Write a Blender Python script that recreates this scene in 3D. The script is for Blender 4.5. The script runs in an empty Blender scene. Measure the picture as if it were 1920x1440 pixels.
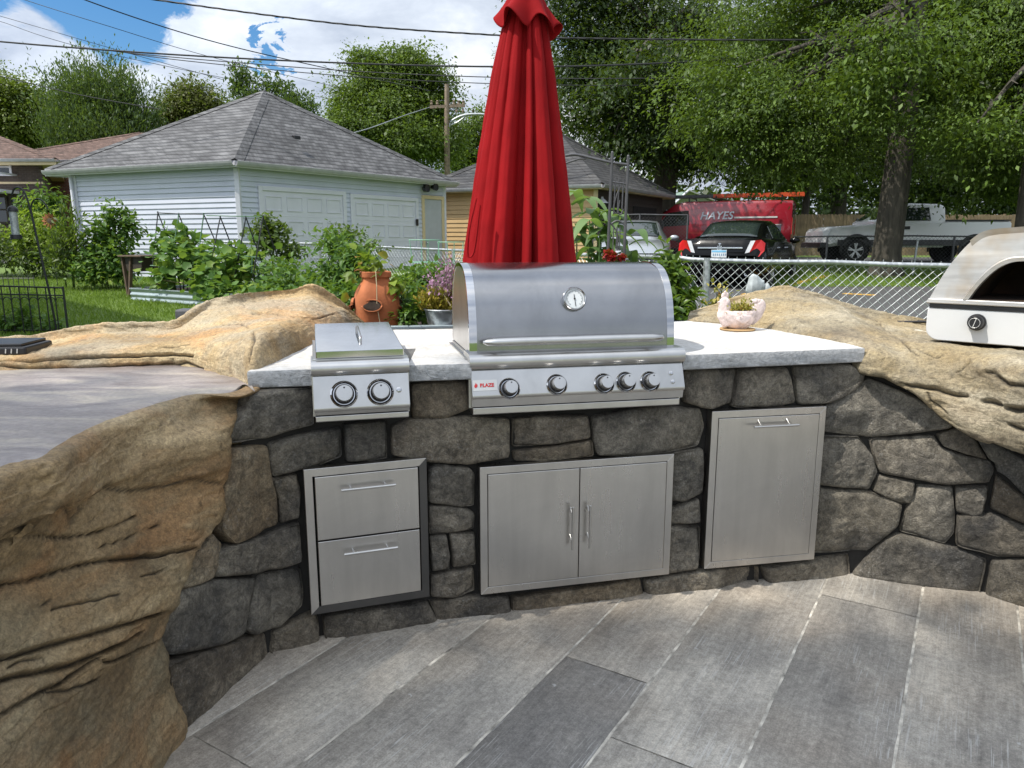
import bpy, bmesh, math, random
import numpy as np
from mathutils import Vector, Matrix, noise
from mathutils.bvhtree import BVHTree

R = math.radians
random.seed(7)
scene = bpy.context.scene
COL = scene.collection

# ---------------------------------------------------------------- camera model
F = 1380.0
PITCH = R(10.87)
CAM = Vector((0, 0, 1.5))
cP, sP = math.cos(PITCH), math.sin(PITCH)


def ray(px, py):
    u, v = (px - 960) / F, (py - 720) / F
    return Vector((u, cP - v * sP, -sP - v * cP))


def PY(px, py, Y):
    d = ray(px, py)
    return CAM + d * (Y / d.y)


def PZ(px, py, z):
    d = ray(px, py)
    return CAM + d * ((z - 1.5) / d.z)


def proj(p):
    x, y, z = p[0], p[1], p[2] - 1.5
    zc = y * cP - z * sP
    yc = y * sP + z * cP
    return 960 + F * x / zc, 720 - F * yc / zc


# ---------------------------------------------------------------- object helpers
def empty(name, loc=(0, 0, 0), rz=0.0, label=None, cat=None, group=None):
    o = bpy.data.objects.new(name, None)
    o.empty_display_size = 0.1
    COL.objects.link(o)
    o.location = loc
    o.rotation_euler = (0, 0, rz)
    tag(o, label, cat, group)
    return o


def tag(o, label=None, cat=None, group=None, kind=None):
    if label: o['label'] = label
    if cat: o['category'] = cat
    if group: o['group'] = group
    if kind: o['kind'] = kind
    return o


def copy_tree(o, parent=None):
    c = o.copy()
    COL.objects.link(c)
    if parent is not None:
        c.parent = parent
    for ch in list(o.children):
        copy_tree(ch, c)
    return c


def link_mesh(name, me, m, parent=None):
    if m is not None:
        me.materials.append(m)
    o = bpy.data.objects.new(name, me)
    COL.objects.link(o)
    if parent is not None:
        o.parent = parent
    return o


class MB:
    def __init__(s):
        s.v, s.f = [], []

    def add(s, vs, fs):
        b = len(s.v)
        s.v.extend([tuple(p) for p in vs])
        s.f.extend([tuple(i + b for i in f) for f in fs])
        return s

    def box(s, x0, x1, y0, y1, z0, z1):
        return s.add([(x0, y0, z0), (x1, y0, z0), (x1, y1, z0), (x0, y1, z0), (x0, y0, z1), (x1, y0, z1), (x1, y1, z1), (x0, y1, z1)],
                     [(3, 2, 1, 0), (4, 5, 6, 7), (0, 1, 5, 4), (1, 2, 6, 5), (2, 3, 7, 6), (3, 0, 4, 7)])

    def bar(s, a, b, w, h=None, up=(0, 0, 1)):
        a, b = Vector(a), Vector(b)
        h = h or w
        d = (b - a).normalized()
        u = Vector(up)
        if abs(d.dot(u)) > .95: u = Vector((0, 1, 0))
        x = d.cross(u).normalized() * (w / 2)
        y = x.cross(d).normalized() * (h / 2)
        vs = [a - x - y, a + x - y, a + x + y, a - x + y, b - x - y, b + x - y, b + x + y, b - x + y]
        return s.add(vs, [(3, 2, 1, 0), (4, 5, 6, 7), (0, 1, 5, 4), (1, 2, 6, 5), (2, 3, 7, 6), (3, 0, 4, 7)])

    def tube(s, pts, rad, n=8, cap=True, closed=False):
        pts = [Vector(p) for p in pts]
        k = len(pts)
        if not hasattr(rad, '__len__'): rad = [rad] * k
        rings = []
        prevx = None
        for i, p in enumerate(pts):
            if closed:
                d = pts[(i + 1) % k] - pts[i - 1]
            else:
                d = pts[min(i + 1, k - 1)] - pts[max(i - 1, 0)]
            d = d.normalized() if d.length > 1e-9 else Vector((0, 0, 1))
            if prevx is None:
                r = Vector((0, 0, 1)) if abs(d.z) < .9 else Vector((1, 0, 0))
                x = d.cross(r).normalized()
            else:
                x = (prevx - d * prevx.dot(d)).normalized()
            prevx = x
            y = d.cross(x)
            rings.append([p + (x * math.cos(2 * math.pi * j / n) + y * math.sin(2 * math.pi * j / n)) * rad[i] for j in range(n)])
        vs = [q for r_ in rings for q in r_]
        fs = []
        for i in range(k if closed else k - 1):
            i2 = (i + 1) % k
            for j in range(n):
                j2 = (j + 1) % n
                fs.append((i * n + j, i * n + j2, i2 * n + j2, i2 * n + j))
        if cap and not closed:
            fs.append(tuple(range(n - 1, -1, -1)))
            fs.append(tuple((k - 1) * n + j for j in range(n)))
        return s.add(vs, fs)

    def lathe(s, prof, c=(0, 0, 0), n=24, axis='z', mod=None):
        """prof: list of (r, h)."""
        vs, fs = [], []
        c = Vector(c)
        for i, (r, h) in enumerate(prof):
            for j in range(n):
                a = 2 * math.pi * j / n
                rr = r * (mod(a, h) if mod else 1)
                x, y = rr * math.cos(a), rr * math.sin(a)
                if axis == 'z': p = (x, y, h)
                elif axis == 'y': p = (x, h, y)
                else: p = (h, x, y)
                vs.append(c + Vector(p))
        for i in range(len(prof) - 1):
            for j in range(n):
                j2 = (j + 1) % n
                q = (i * n + j, i * n + j2, (i + 1) * n + j2, (i + 1) * n + j)
                fs.append(q if axis != 'y' else q[::-1])
        return s.add(vs, fs)

    def prism(s, poly, a, b, axis='x'):
        """poly: list of 2D points, extruded from a to b along axis."""
        n = len(poly)
        def P(p, t):
            if axis == 'x': return (t, p[0], p[1])
            if axis == 'y': return (p[0], t, p[1])
            return (p[0], p[1], t)
        vs = [P(p, a) for p in poly] + [P(p, b) for p in poly]
        fs = [tuple(range(n - 1, -1, -1)), tuple(range(n, 2 * n))]
        for i in range(n):
            j = (i + 1) % n
            fs.append((i, j, n + j, n + i))
        return s.add(vs, fs)

    def grid(s, rows, close_v=False):
        nu, nv = len(rows), len(rows[0])
        vs = [p for r_ in rows for p in r_]
        fs = []
        for i in range(nu - 1):
            for j in range(nv if close_v else nv - 1):
                j2 = (j + 1) % nv
                fs.append((i * nv + j, i * nv + j2, (i + 1) * nv + j2, (i + 1) * nv + j))
        return s.add(vs, fs)

    def ball(s, c, r, n=10, m=7, sc=(1, 1, 1)):
        prof = []
        vs, fs = [], []
        for i in range(m + 1):
            t = math.pi * i / m
            for j in range(n):
                a = 2 * math.pi * j / n
                vs.append((c[0] + r * sc[0] * math.sin(t) * math.cos(a), c[1] + r * sc[1] * math.sin(t) * math.sin(a), c[2] - r * sc[2] * math.cos(t)))
        for i in range(m):
            for j in range(n):
                j2 = (j + 1) % n
                fs.append((i * n + j, i * n + j2, (i + 1) * n + j2, (i + 1) * n + j))
        return s.add(vs, fs)

    def build(s, name, m, parent=None, smooth=None, bevel=0, recalc=True, mat_world=None):
        me = bpy.data.meshes.new(name)
        me.from_pydata(s.v, [], s.f)
        if recalc:
            bm = bmesh.new(); bm.from_mesh(me)
            bmesh.ops.remove_doubles(bm, verts=bm.verts, dist=1e-6)
            bmesh.ops.recalc_face_normals(bm, faces=bm.faces)
            bm.to_mesh(me); bm.free()
        me.update()
        if smooth is not None:
            me.polygons.foreach_set('use_smooth', [True] * len(me.polygons))
            if smooth < 179:
                me.set_sharp_from_angle(angle=R(smooth))
        o = link_mesh(name, me, m, parent)
        if bevel:
            b = o.modifiers.new('Bevel', 'BEVEL')
            b.width = bevel; b.segments = 2; b.limit_method = 'ANGLE'; b.angle_limit = R(40)
            b.harden_normals = False
        return o


def np_mesh(name, V, Fq, m, parent=None, smooth=False):
    """V (n,3) numpy, Fq (k,4|3) numpy faces."""
    me = bpy.data.meshes.new(name)
    n, k, c = len(V), len(Fq), Fq.shape[1]
    me.vertices.add(n); me.vertices.foreach_set('co', V.astype(np.float32).ravel())
    me.loops.add(k * c); me.loops.foreach_set('vertex_index', Fq.astype(np.int32).ravel())
    me.polygons.add(k); me.polygons.foreach_set('loop_start', np.arange(0, k * c, c, dtype=np.int32))
    me.polygons.foreach_set('loop_total', np.full(k, c, dtype=np.int32))
    if smooth: me.polygons.foreach_set('use_smooth', np.ones(k, dtype=bool))
    me.update(); me.validate()
    return link_mesh(name, me, m, parent)


def vattr(o, name, vals):
    a = o.data.attributes.new(name, 'FLOAT', 'POINT')
    a.data.foreach_set('value', vals)


def catmull(pts, n):
    """n samples, uniform parameter."""
    pts = [Vector(p) for p in pts]
    k = len(pts)
    out = []
    for i in range(n):
        t = i / (n - 1) * (k - 1)
        j = min(int(t), k - 2)
        f = t - j
        p0 = pts[j - 1] if j > 0 else pts[j] * 2 - pts[j + 1]
        p1, p2 = pts[j], pts[j + 1]
        p3 = pts[j + 2] if j + 2 < k else pts[j + 1] * 2 - pts[j]
        out.append(.5 * ((2 * p1) + (p2 - p0) * f + (2 * p0 - 5 * p1 + 4 * p2 - p3) * f * f + (3 * p1 - p0 - 3 * p2 + p3) * f ** 3))
    return out


def resample(pts, n):
    """arc-length resample of polyline to n."""
    L = [0]
    for a, b in zip(pts, pts[1:]): L.append(L[-1] + (b - a).length)
    out, j = [], 0
    for i in range(n):
        t = L[-1] * i / (n - 1)
        while j < len(pts) - 2 and L[j + 1] < t: j += 1
        f = (t - L[j]) / max(1e-9, L[j + 1] - L[j])
        out.append(pts[j].lerp(pts[j + 1], min(1, max(0, f))))
    return out


def loft(sections, nu, nv, arc=True):
    rows = []
    for s_ in sections:
        c = catmull(s_, 80)
        rows.append(resample(c, nv) if arc else catmull(s_, nv))
    cols = []
    for j in range(nv):
        cols.append(catmull([r_[j] for r_ in rows], nu))
    return [[cols[j][i] for j in range(nv)] for i in range(nu)]


def fbm(p, oct=4, sc=1.0):
    a, t, q = 1.0, 0.0, Vector(p) * sc
    for _ in range(oct):
        t += a * noise.noise(q)
        q = q * 2.03 + Vector((3.1, 1.7, 9.2)); a *= .5
    return t


def pip(x, y, poly):
    c = False
    n = len(poly)
    for i in range(n):
        x1, y1 = poly[i]; x2, y2 = poly[(i + 1) % n]
        if (y1 > y) != (y2 > y) and x < (x2 - x1) * (y - y1) / (y2 - y1) + x1:
            c = not c
    return c


def text_obj(txt, size, m, parent, loc, rot=(R(90), 0, 0), shear=0.0, extrude=.002, name='lettering', spacing=1.0, offset=0.0):
    cu = bpy.data.curves.new(name, 'FONT')
    cu.body = txt; cu.size = size; cu.shear = shear; cu.extrude = extrude; cu.space_character = spacing; cu.offset = offset
    cu.align_x = 'CENTER'; cu.align_y = 'CENTER'
    tmp = bpy.data.objects.new('tmp_text', cu)
    COL.objects.link(tmp)
    dg = bpy.context.evaluated_depsgraph_get()
    me = bpy.data.meshes.new_from_object(tmp.evaluated_get(dg))
    me.name = name
    bpy.data.objects.remove(tmp); bpy.data.curves.remove(cu)
    me.materials.clear()
    o = link_mesh(name, me, m, parent)
    o.location = loc; o.rotation_euler = rot
    return o


# ---------------------------------------------------------------- material helpers
class NT:
    def __init__(s, name):
        s.m = bpy.data.materials.new(name)
        s.m.use_nodes = True
        s.t = s.m.node_tree
        s.b = s.t.nodes['Principled BSDF']
        s.out = s.t.nodes['Material Output']

    def n(s, typ, ins=None, **props):
        nd = s.t.nodes.new(typ)
        for k, v in props.items(): setattr(nd, k, v)
        for k, v in (ins or {}).items(): s.set(nd.inputs[k], v)
        return nd

    def set(s, sock, v):
        if isinstance(v, bpy.types.NodeSocket): s.t.links.new(v, sock)
        elif isinstance(v, bpy.types.Node): s.t.links.new(v.outputs[0], sock)
        else:
            if sock.type == 'RGBA' and len(v) == 3: v = (*v, 1)
            sock.default_value = v

    def obj(s): return s.n('ShaderNodeTexCoord').outputs['Object']

    def map(s, vec, scale=(1, 1, 1), rot=(0, 0, 0)):
        return s.n('ShaderNodeMapping', {'Vector': vec, 'Scale': scale, 'Rotation': rot}).outputs[0]

    def noise(s, vec, scale, detail=4, rough=.55, dist=0.0):
        return s.n('ShaderNodeTexNoise', {'Vector': vec, 'Scale': scale, 'Detail': detail, 'Roughness': rough, 'Distortion': dist}).outputs['Fac']

    def ridged(s, vec, scale, detail=6, rough=.55, dist=0.0):
        return s.n('ShaderNodeTexNoise', {'Vector': vec, 'Scale': scale, 'Detail': detail, 'Roughness': rough, 'Distortion': dist}, noise_type='RIDGED_MULTIFRACTAL', normalize=True).outputs['Fac']

    def ramp(s, fac, stops, interp='LINEAR'):
        nd = s.n('ShaderNodeValToRGB', {'Fac': fac})
        cr = nd.color_ramp; cr.interpolation = interp
        while len(cr.elements) < len(stops): cr.elements.new(.5)
        for e, (p, c) in zip(cr.elements, stops):
            e.position = p
            e.color = (*c, 1) if hasattr(c, '__len__') else (c, c, c, 1)
        return nd.outputs[0]

    def mix(s, fac, a, b, mode='MIX'):
        nd = s.n('ShaderNodeMix', None, data_type='RGBA', blend_type=mode)
        s.set(nd.inputs[0], fac); s.set(nd.inputs[6], a); s.set(nd.inputs[7], b)
        return nd.outputs[2]

    def math(s, op, a, b=0.0, clamp=False):
        nd = s.n('ShaderNodeMath', None, operation=op); nd.use_clamp = clamp
        s.set(nd.inputs[0], a); s.set(nd.inputs[1], b)
        return nd.outputs[0]

    def bump(s, h, strength=.5, dist=.01, normal=None):
        ins = {'Height': h, 'Strength': strength, 'Distance': dist}
        if normal is not None: ins['Normal'] = normal
        return s.n('ShaderNodeBump', ins).outputs[0]

    def fin(s, col=None, rough=None, normal=None, metal=None, **kw):
        if col is not None: s.set(s.b.inputs['Base Color'], col)
        if rough is not None: s.set(s.b.inputs['Roughness'], rough)
        if normal is not None: s.set(s.b.inputs['Normal'], normal)
        if metal is not None: s.set(s.b.inputs['Metallic'], metal)
        for k, v in kw.items(): s.set(s.b.inputs[k.replace('_', ' ')], v)
        return s.m


def plain(name, col, rough=.6, metal=0.0, var=.18, scale=6.0, bump=.15, bscale=60.0, **kw):
    """Simple surface with a little mottling and grain so nothing is perfectly uniform."""
    t = NT(name)
    v = t.obj()
    n1 = t.noise(v, scale, 5)
    lo = tuple(c * (1 - var) for c in col); hi = tuple(min(1, c * (1 + var)) for c in col)
    c = t.ramp(n1, [(.3, lo), (.7, hi)])
    r = t.math('ADD', t.math('MULTIPLY', t.noise(v, scale * 2.3, 4), .25), rough - .125, True)
    nb = t.bump(t.noise(v, bscale, 3), bump, .004) if bump else None
    return t.fin(c, r, nb, metal, **kw)


def leaf_mat(name, dark, light, trans=.35, scale=1.2, rough=.5, alt=None):
    t = NT(name)
    rnd = t.n('ShaderNodeNewGeometry').outputs['Random Per Island']
    cl = t.noise(t.obj(), scale, 2)
    f = t.math('ADD', t.math('MULTIPLY', rnd, .6), t.math('MULTIPLY', cl, .55), False)
    stops = [(.15, dark), (.85, light)]
    if alt: stops = [(.12, dark), (.72, light), (.9, alt)]
    c = t.ramp(f, stops)
    t.fin(c, rough)
    t.b.inputs['Specular IOR Level'].default_value = .35
    tr = t.n('ShaderNodeBsdfTranslucent', {'Color': t.mix(.5, c, (.28, .42, .03))})
    mx = t.n('ShaderNodeMixShader', {0: trans})
    t.t.links.new(t.b.outputs[0], mx.inputs[1]); t.t.links.new(tr.outputs[0], mx.inputs[2])
    t.t.links.new(mx.outputs[0], t.out.inputs[0])
    return t.m


M = {}


def build_materials():
    # brushed stainless steel
    def steel(name, base=(.60, .59, .57), r0=.27, stretch=(1.5, 60, 260), bump=.02, smudge=.10, aniso=0):
        t = NT(name); v = t.obj()
        br = t.noise(t.map(v, stretch), 1.0, 4, .6)
        sm = t.noise(t.map(v, (3, 3, 2.2)), 1.6, 6, .62, .4) if name != 'brushed_steel_panel' else t.math('ADD', t.math('MULTIPLY', t.noise(t.map(v, (9, 9, 1.0)), 1.3, 5, .62, .3), .55), t.math('MULTIPLY', t.noise(v, 5, 7, .68, .8), .45))
        rr = t.math('ADD', r0 - .05, t.math('ADD', t.math('MULTIPLY', br, .06), t.math('MULTIPLY', sm, smudge)))
        c = t.mix(t.math('MULTIPLY', t.ramp(sm, [(.40, 0.), (.64, 1.)]), .5), base, tuple(x * .70 for x in base))
        return t.fin(c, rr, t.bump(br, bump, .0012), 1.0)
    M['steel'] = steel('brushed_steel')
    M['steel_dark'] = steel('brushed_steel_lid', (.34, .34, .345), .19, smudge=.11)
    M['steel_panel'] = steel('brushed_steel_panel', (.64, .62, .59), .21, stretch=(60, 60, 2), bump=.03, smudge=.20)
    M['steel_polish'] = steel('polished_steel', (.56, .56, .57), .07, bump=.0, smudge=.03)
    M['steel_worn'] = steel('stained_steel', (.13, .125, .12), .42, bump=.15, smudge=.3)
    M['white_label'] = plain('pale_plate', (.62, .62, .60), .35, .3)
    M['red_ink'] = plain('red_ink', (.55, .03, .03), .5)
    M['dark_gap'] = plain('black_gap', (.006, .006, .006), .8)
    M['black_plastic'] = plain('black_plastic', (.012, .012, .013), .38, bump=.2, bscale=300)
    M['black_iron'] = plain('black_iron', (.012, .014, .014), .45)
    M['grey_iron'] = plain('grey_iron', (.10, .10, .105), .5, .4)
    M['dial'] = plain('dial_face', (.62, .64, .64), .35)
    # stones of the wall
    t = NT('charcoal_stone'); v = t.obj()
    rnd = t.n('ShaderNodeNewGeometry').outputs['Random Per Island']
    tint = t.n('ShaderNodeAttribute', None, attribute_name='tint').outputs['Fac']
    big = t.noise(v, 3.2, 6, .6, .6)
    grey = t.ramp(big, [(.32, (.060, .060, .060)), (.5, (.150, .139, .116)), (.68, (.30, .272, .22))])
    brown = t.ramp(big, [(.32, (.10, .074, .042)), (.5, (.25, .175, .095)), (.7, (.38, .305, .195))])
    c = t.mix(tint, grey, brown)
    c = t.mix(t.math('MULTIPLY', rnd, .45), c, t.mix(.5, c, (.03, .032, .034)))
    warm = t.ramp(t.noise(v, 1.7, 3), [(.48, 0.), (.7, 1.)])
    c = t.mix(t.math('MULTIPLY', warm, .3), c, (.17, .135, .075))
    fine = t.noise(v, 85, 6, .7)
    dust = t.math('MULTIPLY', t.ramp(fine, [(.52, 0.), (.70, 1.)]), t.ramp(t.noise(v, 7, 5, .65), [(.44, 0.), (.68, 1.)]))
    c = t.mix(t.math('MULTIPLY', dust, .6), c, (.42, .41, .38))
    c = t.mix(.6, c, t.ramp(t.noise(v, 26, 8, .75, .8), [(.38, .12), (.62, .88)]), 'OVERLAY')
    c = t.mix(.3, c, t.ramp(t.noise(v, 150, 4, .75), [(.40, .12), (.60, .88)]), 'OVERLAY')
    vein = t.n('ShaderNodeTexVoronoi', {'Vector': t.map(v, (1, 1, 1.5)), 'Scale': 5.0}, feature='DISTANCE_TO_EDGE').outputs['Distance']
    vn = t.math('MULTIPLY', t.ramp(vein, [(.0, 1.), (.012, 0.)]), t.ramp(t.noise(v, 2.5, 3), [(.5, 0.), (.62, 1.)]))
    c = t.mix(t.math('MULTIPLY', vn, .5), c, (.02, .02, .02))
    pits = t.noise(v, 38, 8, .72, 1.2)
    rdg = t.ridged(v, 9, 8, .62, .5)
    hgt = t.math('ADD', t.math('MULTIPLY', pits, .55), t.math('ADD', t.math('MULTIPLY', t.noise(v, 160, 5, .7), .4), t.math('MULTIPLY', rdg, .9)))
    c = t.mix(t.math('MULTIPLY', t.ramp(rdg, [(.45, 0.), (.8, 1.)]), .35), c, (.30, .285, .25))
    c = t.mix(t.math('MULTIPLY', t.ramp(t.noise(v, 24, 6, .7), [(.30, 1.), (.42, 0.)]), .6), c, (.03, .03, .03))
    M['stone'] = t.fin(c, t.ramp(pits, [(.3, .55), (.7, .85)]), t.bump(hgt, 1.0, .022))
    M['mortar'] = plain('dark_joint', (.022, .020, .017), .9, bump=.6, bscale=40)

    # carved artificial rock: cols = (dark, mid, light, accent)
    def rock(name, dark, mid, light, accent, bscale=24, bstr=.7, acc=.5, streak=(1, 1, 3.5)):
        t = NT(name); v = t.obj()
        a = t.noise(t.map(v, streak), 2.1, 8, .62, .8)
        c = t.ramp(a, [(.34, dark), (.5, mid), (.66, light)])
        b = t.ramp(t.noise(v, 1.9, 5, .6), [(.46, 0.), (.58, 1.)])
        rs_ = .12 if name == 'rock_tan' else .5
        rust = t.ramp(t.noise(t.map(v, streak), 2.6, 5, .6, .5), [(.50, 0.), (.62, 1.)])
        c = t.mix(t.math('MULTIPLY', rust, rs_), c, (mid[0] * 1.12, mid[1] * .82, mid[2] * .62))
        c = t.mix(t.math('MULTIPLY', b, acc), c, accent)
        grain = t.noise(v, 70, 7, .72)
        grain2 = t.noise(v, 190, 4, .75)
        c = t.mix(.34, c, t.ramp(grain, [(.38, .12), (.62, .88)]), 'OVERLAY')
        c = t.mix(.22, c, t.ramp(grain2, [(.40, .15), (.60, .85)]), 'OVERLAY')
        cr = t.n('ShaderNodeAttribute', None, attribute_name='crack').outputs['Fac']
        c = t.mix(t.math('MULTIPLY', cr, .85), c, (.018, .015, .011))
        pit = t.noise(t.map(v, streak), bscale, 9, .72, 1.6)
        rd = t.ridged(t.map(v, streak), bscale * .4, 9, .62, .8)
        c = t.mix(t.math('MULTIPLY', t.ramp(rd, [(.42, 0.), (.8, 1.)]), .35), c, tuple(min(1, x * 1.35) for x in light))
        c = t.mix(t.math('MULTIPLY', t.ramp(t.noise(v, bscale, 7, .72), [(.30, 1.), (.43, 0.)]), .65), c, tuple(x * .3 for x in dark))
        hh = t.math('ADD', t.math('MULTIPLY', pit, .8), t.math('ADD', t.math('MULTIPLY', t.noise(v, 150, 5, .7), .4), t.math('MULTIPLY', rd, .9)))
        return t.fin(c, t.ramp(pit, [(.3, .6), (.7, .9)]), t.bump(hh, bstr, .022))
    M['rock_face'] = rock('rock_olive', (.16, .108, .052), (.31, .215, .108), (.44, .33, .185), (.25, .22, .14), bstr=.6, streak=(1, 1, 2.4))
    M['rock_gold'] = rock('rock_gold', (.30, .20, .09), (.46, .32, .155), (.54, .42, .24), (.38, .34, .255), acc=.65, bscale=18)
    M['rock_right'] = rock('rock_tan', (.15, .125, .085), (.31, .262, .175), (.46, .40, .29), (.40, .29, .13), acc=.5, bscale=20)
    # stained bar top
    t = NT('violet_grey_concrete'); v = t.obj()
    a = t.noise(t.map(v, (1, 3.2, 1), (0, 0, .35)), 2.2, 8, .62, 1.0)
    c = t.ramp(a, [(.34, (.20, .165, .152)), (.5, (.30, .26, .24)), (.66, (.44, .385, .315))])
    c = t.mix(t.math('MULTIPLY', t.ramp(t.noise(v, 1.3, 3), [(.4, 0.), (.65, 1.)]), .5), c, (.23, .19, .15))
    c = t.mix(.35, c, t.ramp(t.noise(v, 55, 6, .7), [(.3, .2), (.7, .8)]), 'OVERLAY')
    h = t.noise(t.map(v, (1, 2.5, 1), (0, 0, .35)), 14, 8, .7, 1.5)
    M['bar_top'] = t.fin(c, t.ramp(a, [(.3, .33), (.7, .55)]), t.bump(h, .35, .012))
    # patio planks (x across, y along)
    t = NT('stamped_concrete'); v = t.obj()
    rnd = t.n('ShaderNodeNewGeometry').outputs['Random Per Island']
    tint = t.n('ShaderNodeAttribute', None, attribute_name='tint').outputs['Fac']
    sh = t.n('ShaderNodeVectorMath', {0: v, 1: (0, 0, 0)}, operation='ADD')
    off = t.n('ShaderNodeCombineXYZ', {'X': t.math('MULTIPLY', rnd, 37.), 'Y': t.math('MULTIPLY', rnd, 11.)})
    t.t.links.new(off.outputs[0], sh.inputs[1]); vv = sh.outputs[0]
    a = t.noise(t.map(vv, (2.2, 1.1, 1)), 1.5, 8, .62, .5)
    c = t.ramp(a, [(.30, (.235, .216, .19)), (.5, (.385, .355, .308)), (.70, (.57, .52, .44))])
    c = t.mix(t.math('MULTIPLY', t.ramp(t.noise(v, .9, 3), [(.44, 0.), (.58, 1.)]), .45), c, (.36, .29, .215))
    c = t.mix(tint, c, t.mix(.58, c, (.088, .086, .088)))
    c = t.mix(.32, c, t.ramp(t.noise(vv, 38, 9, .78), [(.38, .14), (.62, .86)]), 'OVERLAY')
    c = t.mix(.20, c, t.ramp(t.noise(t.map(vv, (60, 3.2, 1)), 1.0, 8, .7, .9), [(.36, .16), (.64, .84)]), 'OVERLAY')
    c = t.mix(.22, c, t.ramp(t.noise(v, 170, 4, .75), [(.40, .15), (.60, .85)]), 'OVERLAY')
    scr = t.noise(t.map(vv, (150, 5.0, 1)), 1.0, 6, .6, .35)
    msk = t.ramp(t.noise(t.map(vv, (3, 1.6, 1)), 1.3, 4), [(.47, 0.), (.60, 1.)])
    sfac = t.math('MULTIPLY', t.ramp(scr, [(.56, 0.), (.63, 1.)]), msk)
    c = t.mix(t.math('MULTIPLY', sfac, .5), c, (.62, .61, .58))
    spk = t.math('MULTIPLY', t.ramp(t.noise(v, 26, 2, .5), [(.74, 0.), (.77, 1.)]), .7)
    c = t.mix(spk, c, (.55, .54, .52))
    grain = t.noise(t.map(vv, (34, 4, 1)), 1.0, 8, .68, .8)
    h = t.math('ADD', t.math('MULTIPLY', grain, .8), t.math('MULTIPLY', t.noise(vv, 120, 5, .7), .4))
    M['patio'] = t.fin(c, t.ramp(grain, [(.3, .48), (.7, .75)]), t.bump(h, .65, .007))
    M['grout'] = plain('pale_grout', (.50, .465, .40), .85, var=.7, scale=16, bump=.6)
    # white counter slab
    t = NT('white_concrete'); v = t.obj()
    a = t.noise(t.map(v, (1, 2, 1)), 3, 8, .6, .6)
    c = t.ramp(a, [(.36, (.52, .50, .465)), (.6, (.64, .625, .595))])
    c = t.mix(.3, c, t.ramp(t.noise(v, 40, 7, .75), [(.38, .2), (.62, .8)]), 'OVERLAY')
    M['counter'] = t.fin(c, .6, t.bump(t.noise(v, 30, 7, .7, .8), .35, .006))
    t = NT('chipped_shaded_edge'); v = t.obj()
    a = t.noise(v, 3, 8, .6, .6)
    c = t.ramp(a, [(.3, (.34, .35, .36)), (.65, (.47, .475, .48))])  # front edge greyed below the top's white: its shade is in the colour
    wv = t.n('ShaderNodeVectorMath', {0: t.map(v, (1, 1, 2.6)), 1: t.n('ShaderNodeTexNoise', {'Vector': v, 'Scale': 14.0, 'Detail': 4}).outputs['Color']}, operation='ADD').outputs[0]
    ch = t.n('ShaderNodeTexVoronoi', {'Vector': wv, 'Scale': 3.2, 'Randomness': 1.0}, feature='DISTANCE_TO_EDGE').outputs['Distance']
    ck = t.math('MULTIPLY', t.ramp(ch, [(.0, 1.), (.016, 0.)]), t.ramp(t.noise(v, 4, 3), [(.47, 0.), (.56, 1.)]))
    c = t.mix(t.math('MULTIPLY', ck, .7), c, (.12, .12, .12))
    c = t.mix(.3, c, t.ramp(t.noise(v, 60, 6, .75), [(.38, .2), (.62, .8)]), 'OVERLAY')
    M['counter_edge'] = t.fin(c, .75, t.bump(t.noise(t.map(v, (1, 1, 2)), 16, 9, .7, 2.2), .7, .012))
    # umbrella fabric
    t = NT('red_canvas'); v = t.obj()
    w = t.noise(t.map(v, (1, 1, .5)), 420, 2)
    a = t.noise(v, 3, 5)
    c = t.ramp(a, [(.3, (.22, .003, .005)), (.7, (.33, .005, .008))])
    t.fin(c, .85, t.bump(w, .2, .001)); t.b.inputs['Sheen Weight'].default_value = .0; t.b.inputs['Specular IOR Level'].default_value = .2
    tr = t.n('ShaderNodeBsdfTranslucent', {'Color': (.5, .012, .015)})
    mx = t.n('ShaderNodeMixShader', {0: .12})
    t.t.links.new(t.b.outputs[0], mx.inputs[1]); t.t.links.new(tr.outputs[0], mx.inputs[2]); t.t.links.new(mx.outputs[0], t.out.inputs[0])
    M['canvas'] = t.m
    # vegetation
    M['leaf_tree'] = leaf_mat('leaf_maple', (.007, .017, .004), (.118, .190, .026), .30, .8)
    M['leaf_deep'] = leaf_mat('leaf_deep', (.004, .010, .003), (.040, .075, .013), .22, .5)
    M['leaf_yellow'] = leaf_mat('leaf_yellow_green', (.025, .046, .006), (.155, .205, .025), .32, .3)
    M['leaf_conifer'] = leaf_mat('leaf_blue_green', (.013, .032, .010), (.105, .170, .050), .3, .4)
    M['leaf_olive'] = leaf_mat('leaf_olive', (.055, .062, .015), (.125, .135, .038), .3, .4)
    M['leaf_veg'] = leaf_mat('leaf_vegetable', (.025, .075, .012), (.115, .220, .040), .38, 2.5)
    M['leaf_squash'] = leaf_mat('leaf_squash', (.035, .100, .018), (.140, .260, .060), .38, 2.5, alt=(.26, .34, .05))
    M['leaf_shrub'] = leaf_mat('leaf_shrub', (.020, .060, .010), (.130, .210, .030), .35, 4, rough=.35)
    M['leaf_corn'] = leaf_mat('leaf_corn', (.055, .120, .035), (.175, .270, .100), .35, 2.5)
    M['leaf_lime'] = leaf_mat('leaf_lime', (.08, .13, .012), (.25, .34, .03), .4, 1.5)
    M['leaf_garden'] = leaf_mat('leaf_garden', (.02, .045, .010), (.10, .150, .035), .35, 1.5)
    M['leaf_straw'] = leaf_mat('leaf_strawberry', (.06, .12, .015), (.22, .30, .03), .35, 6, alt=(.45, .13, .03))
    M['leaf_heath'] = leaf_mat('leaf_heather', (.16, .13, .02), (.42, .32, .05), .3, 8)
    M['flower_pink'] = leaf_mat('flower_mauve', (.28, .13, .25), (.52, .30, .46), .3, 8)
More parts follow.
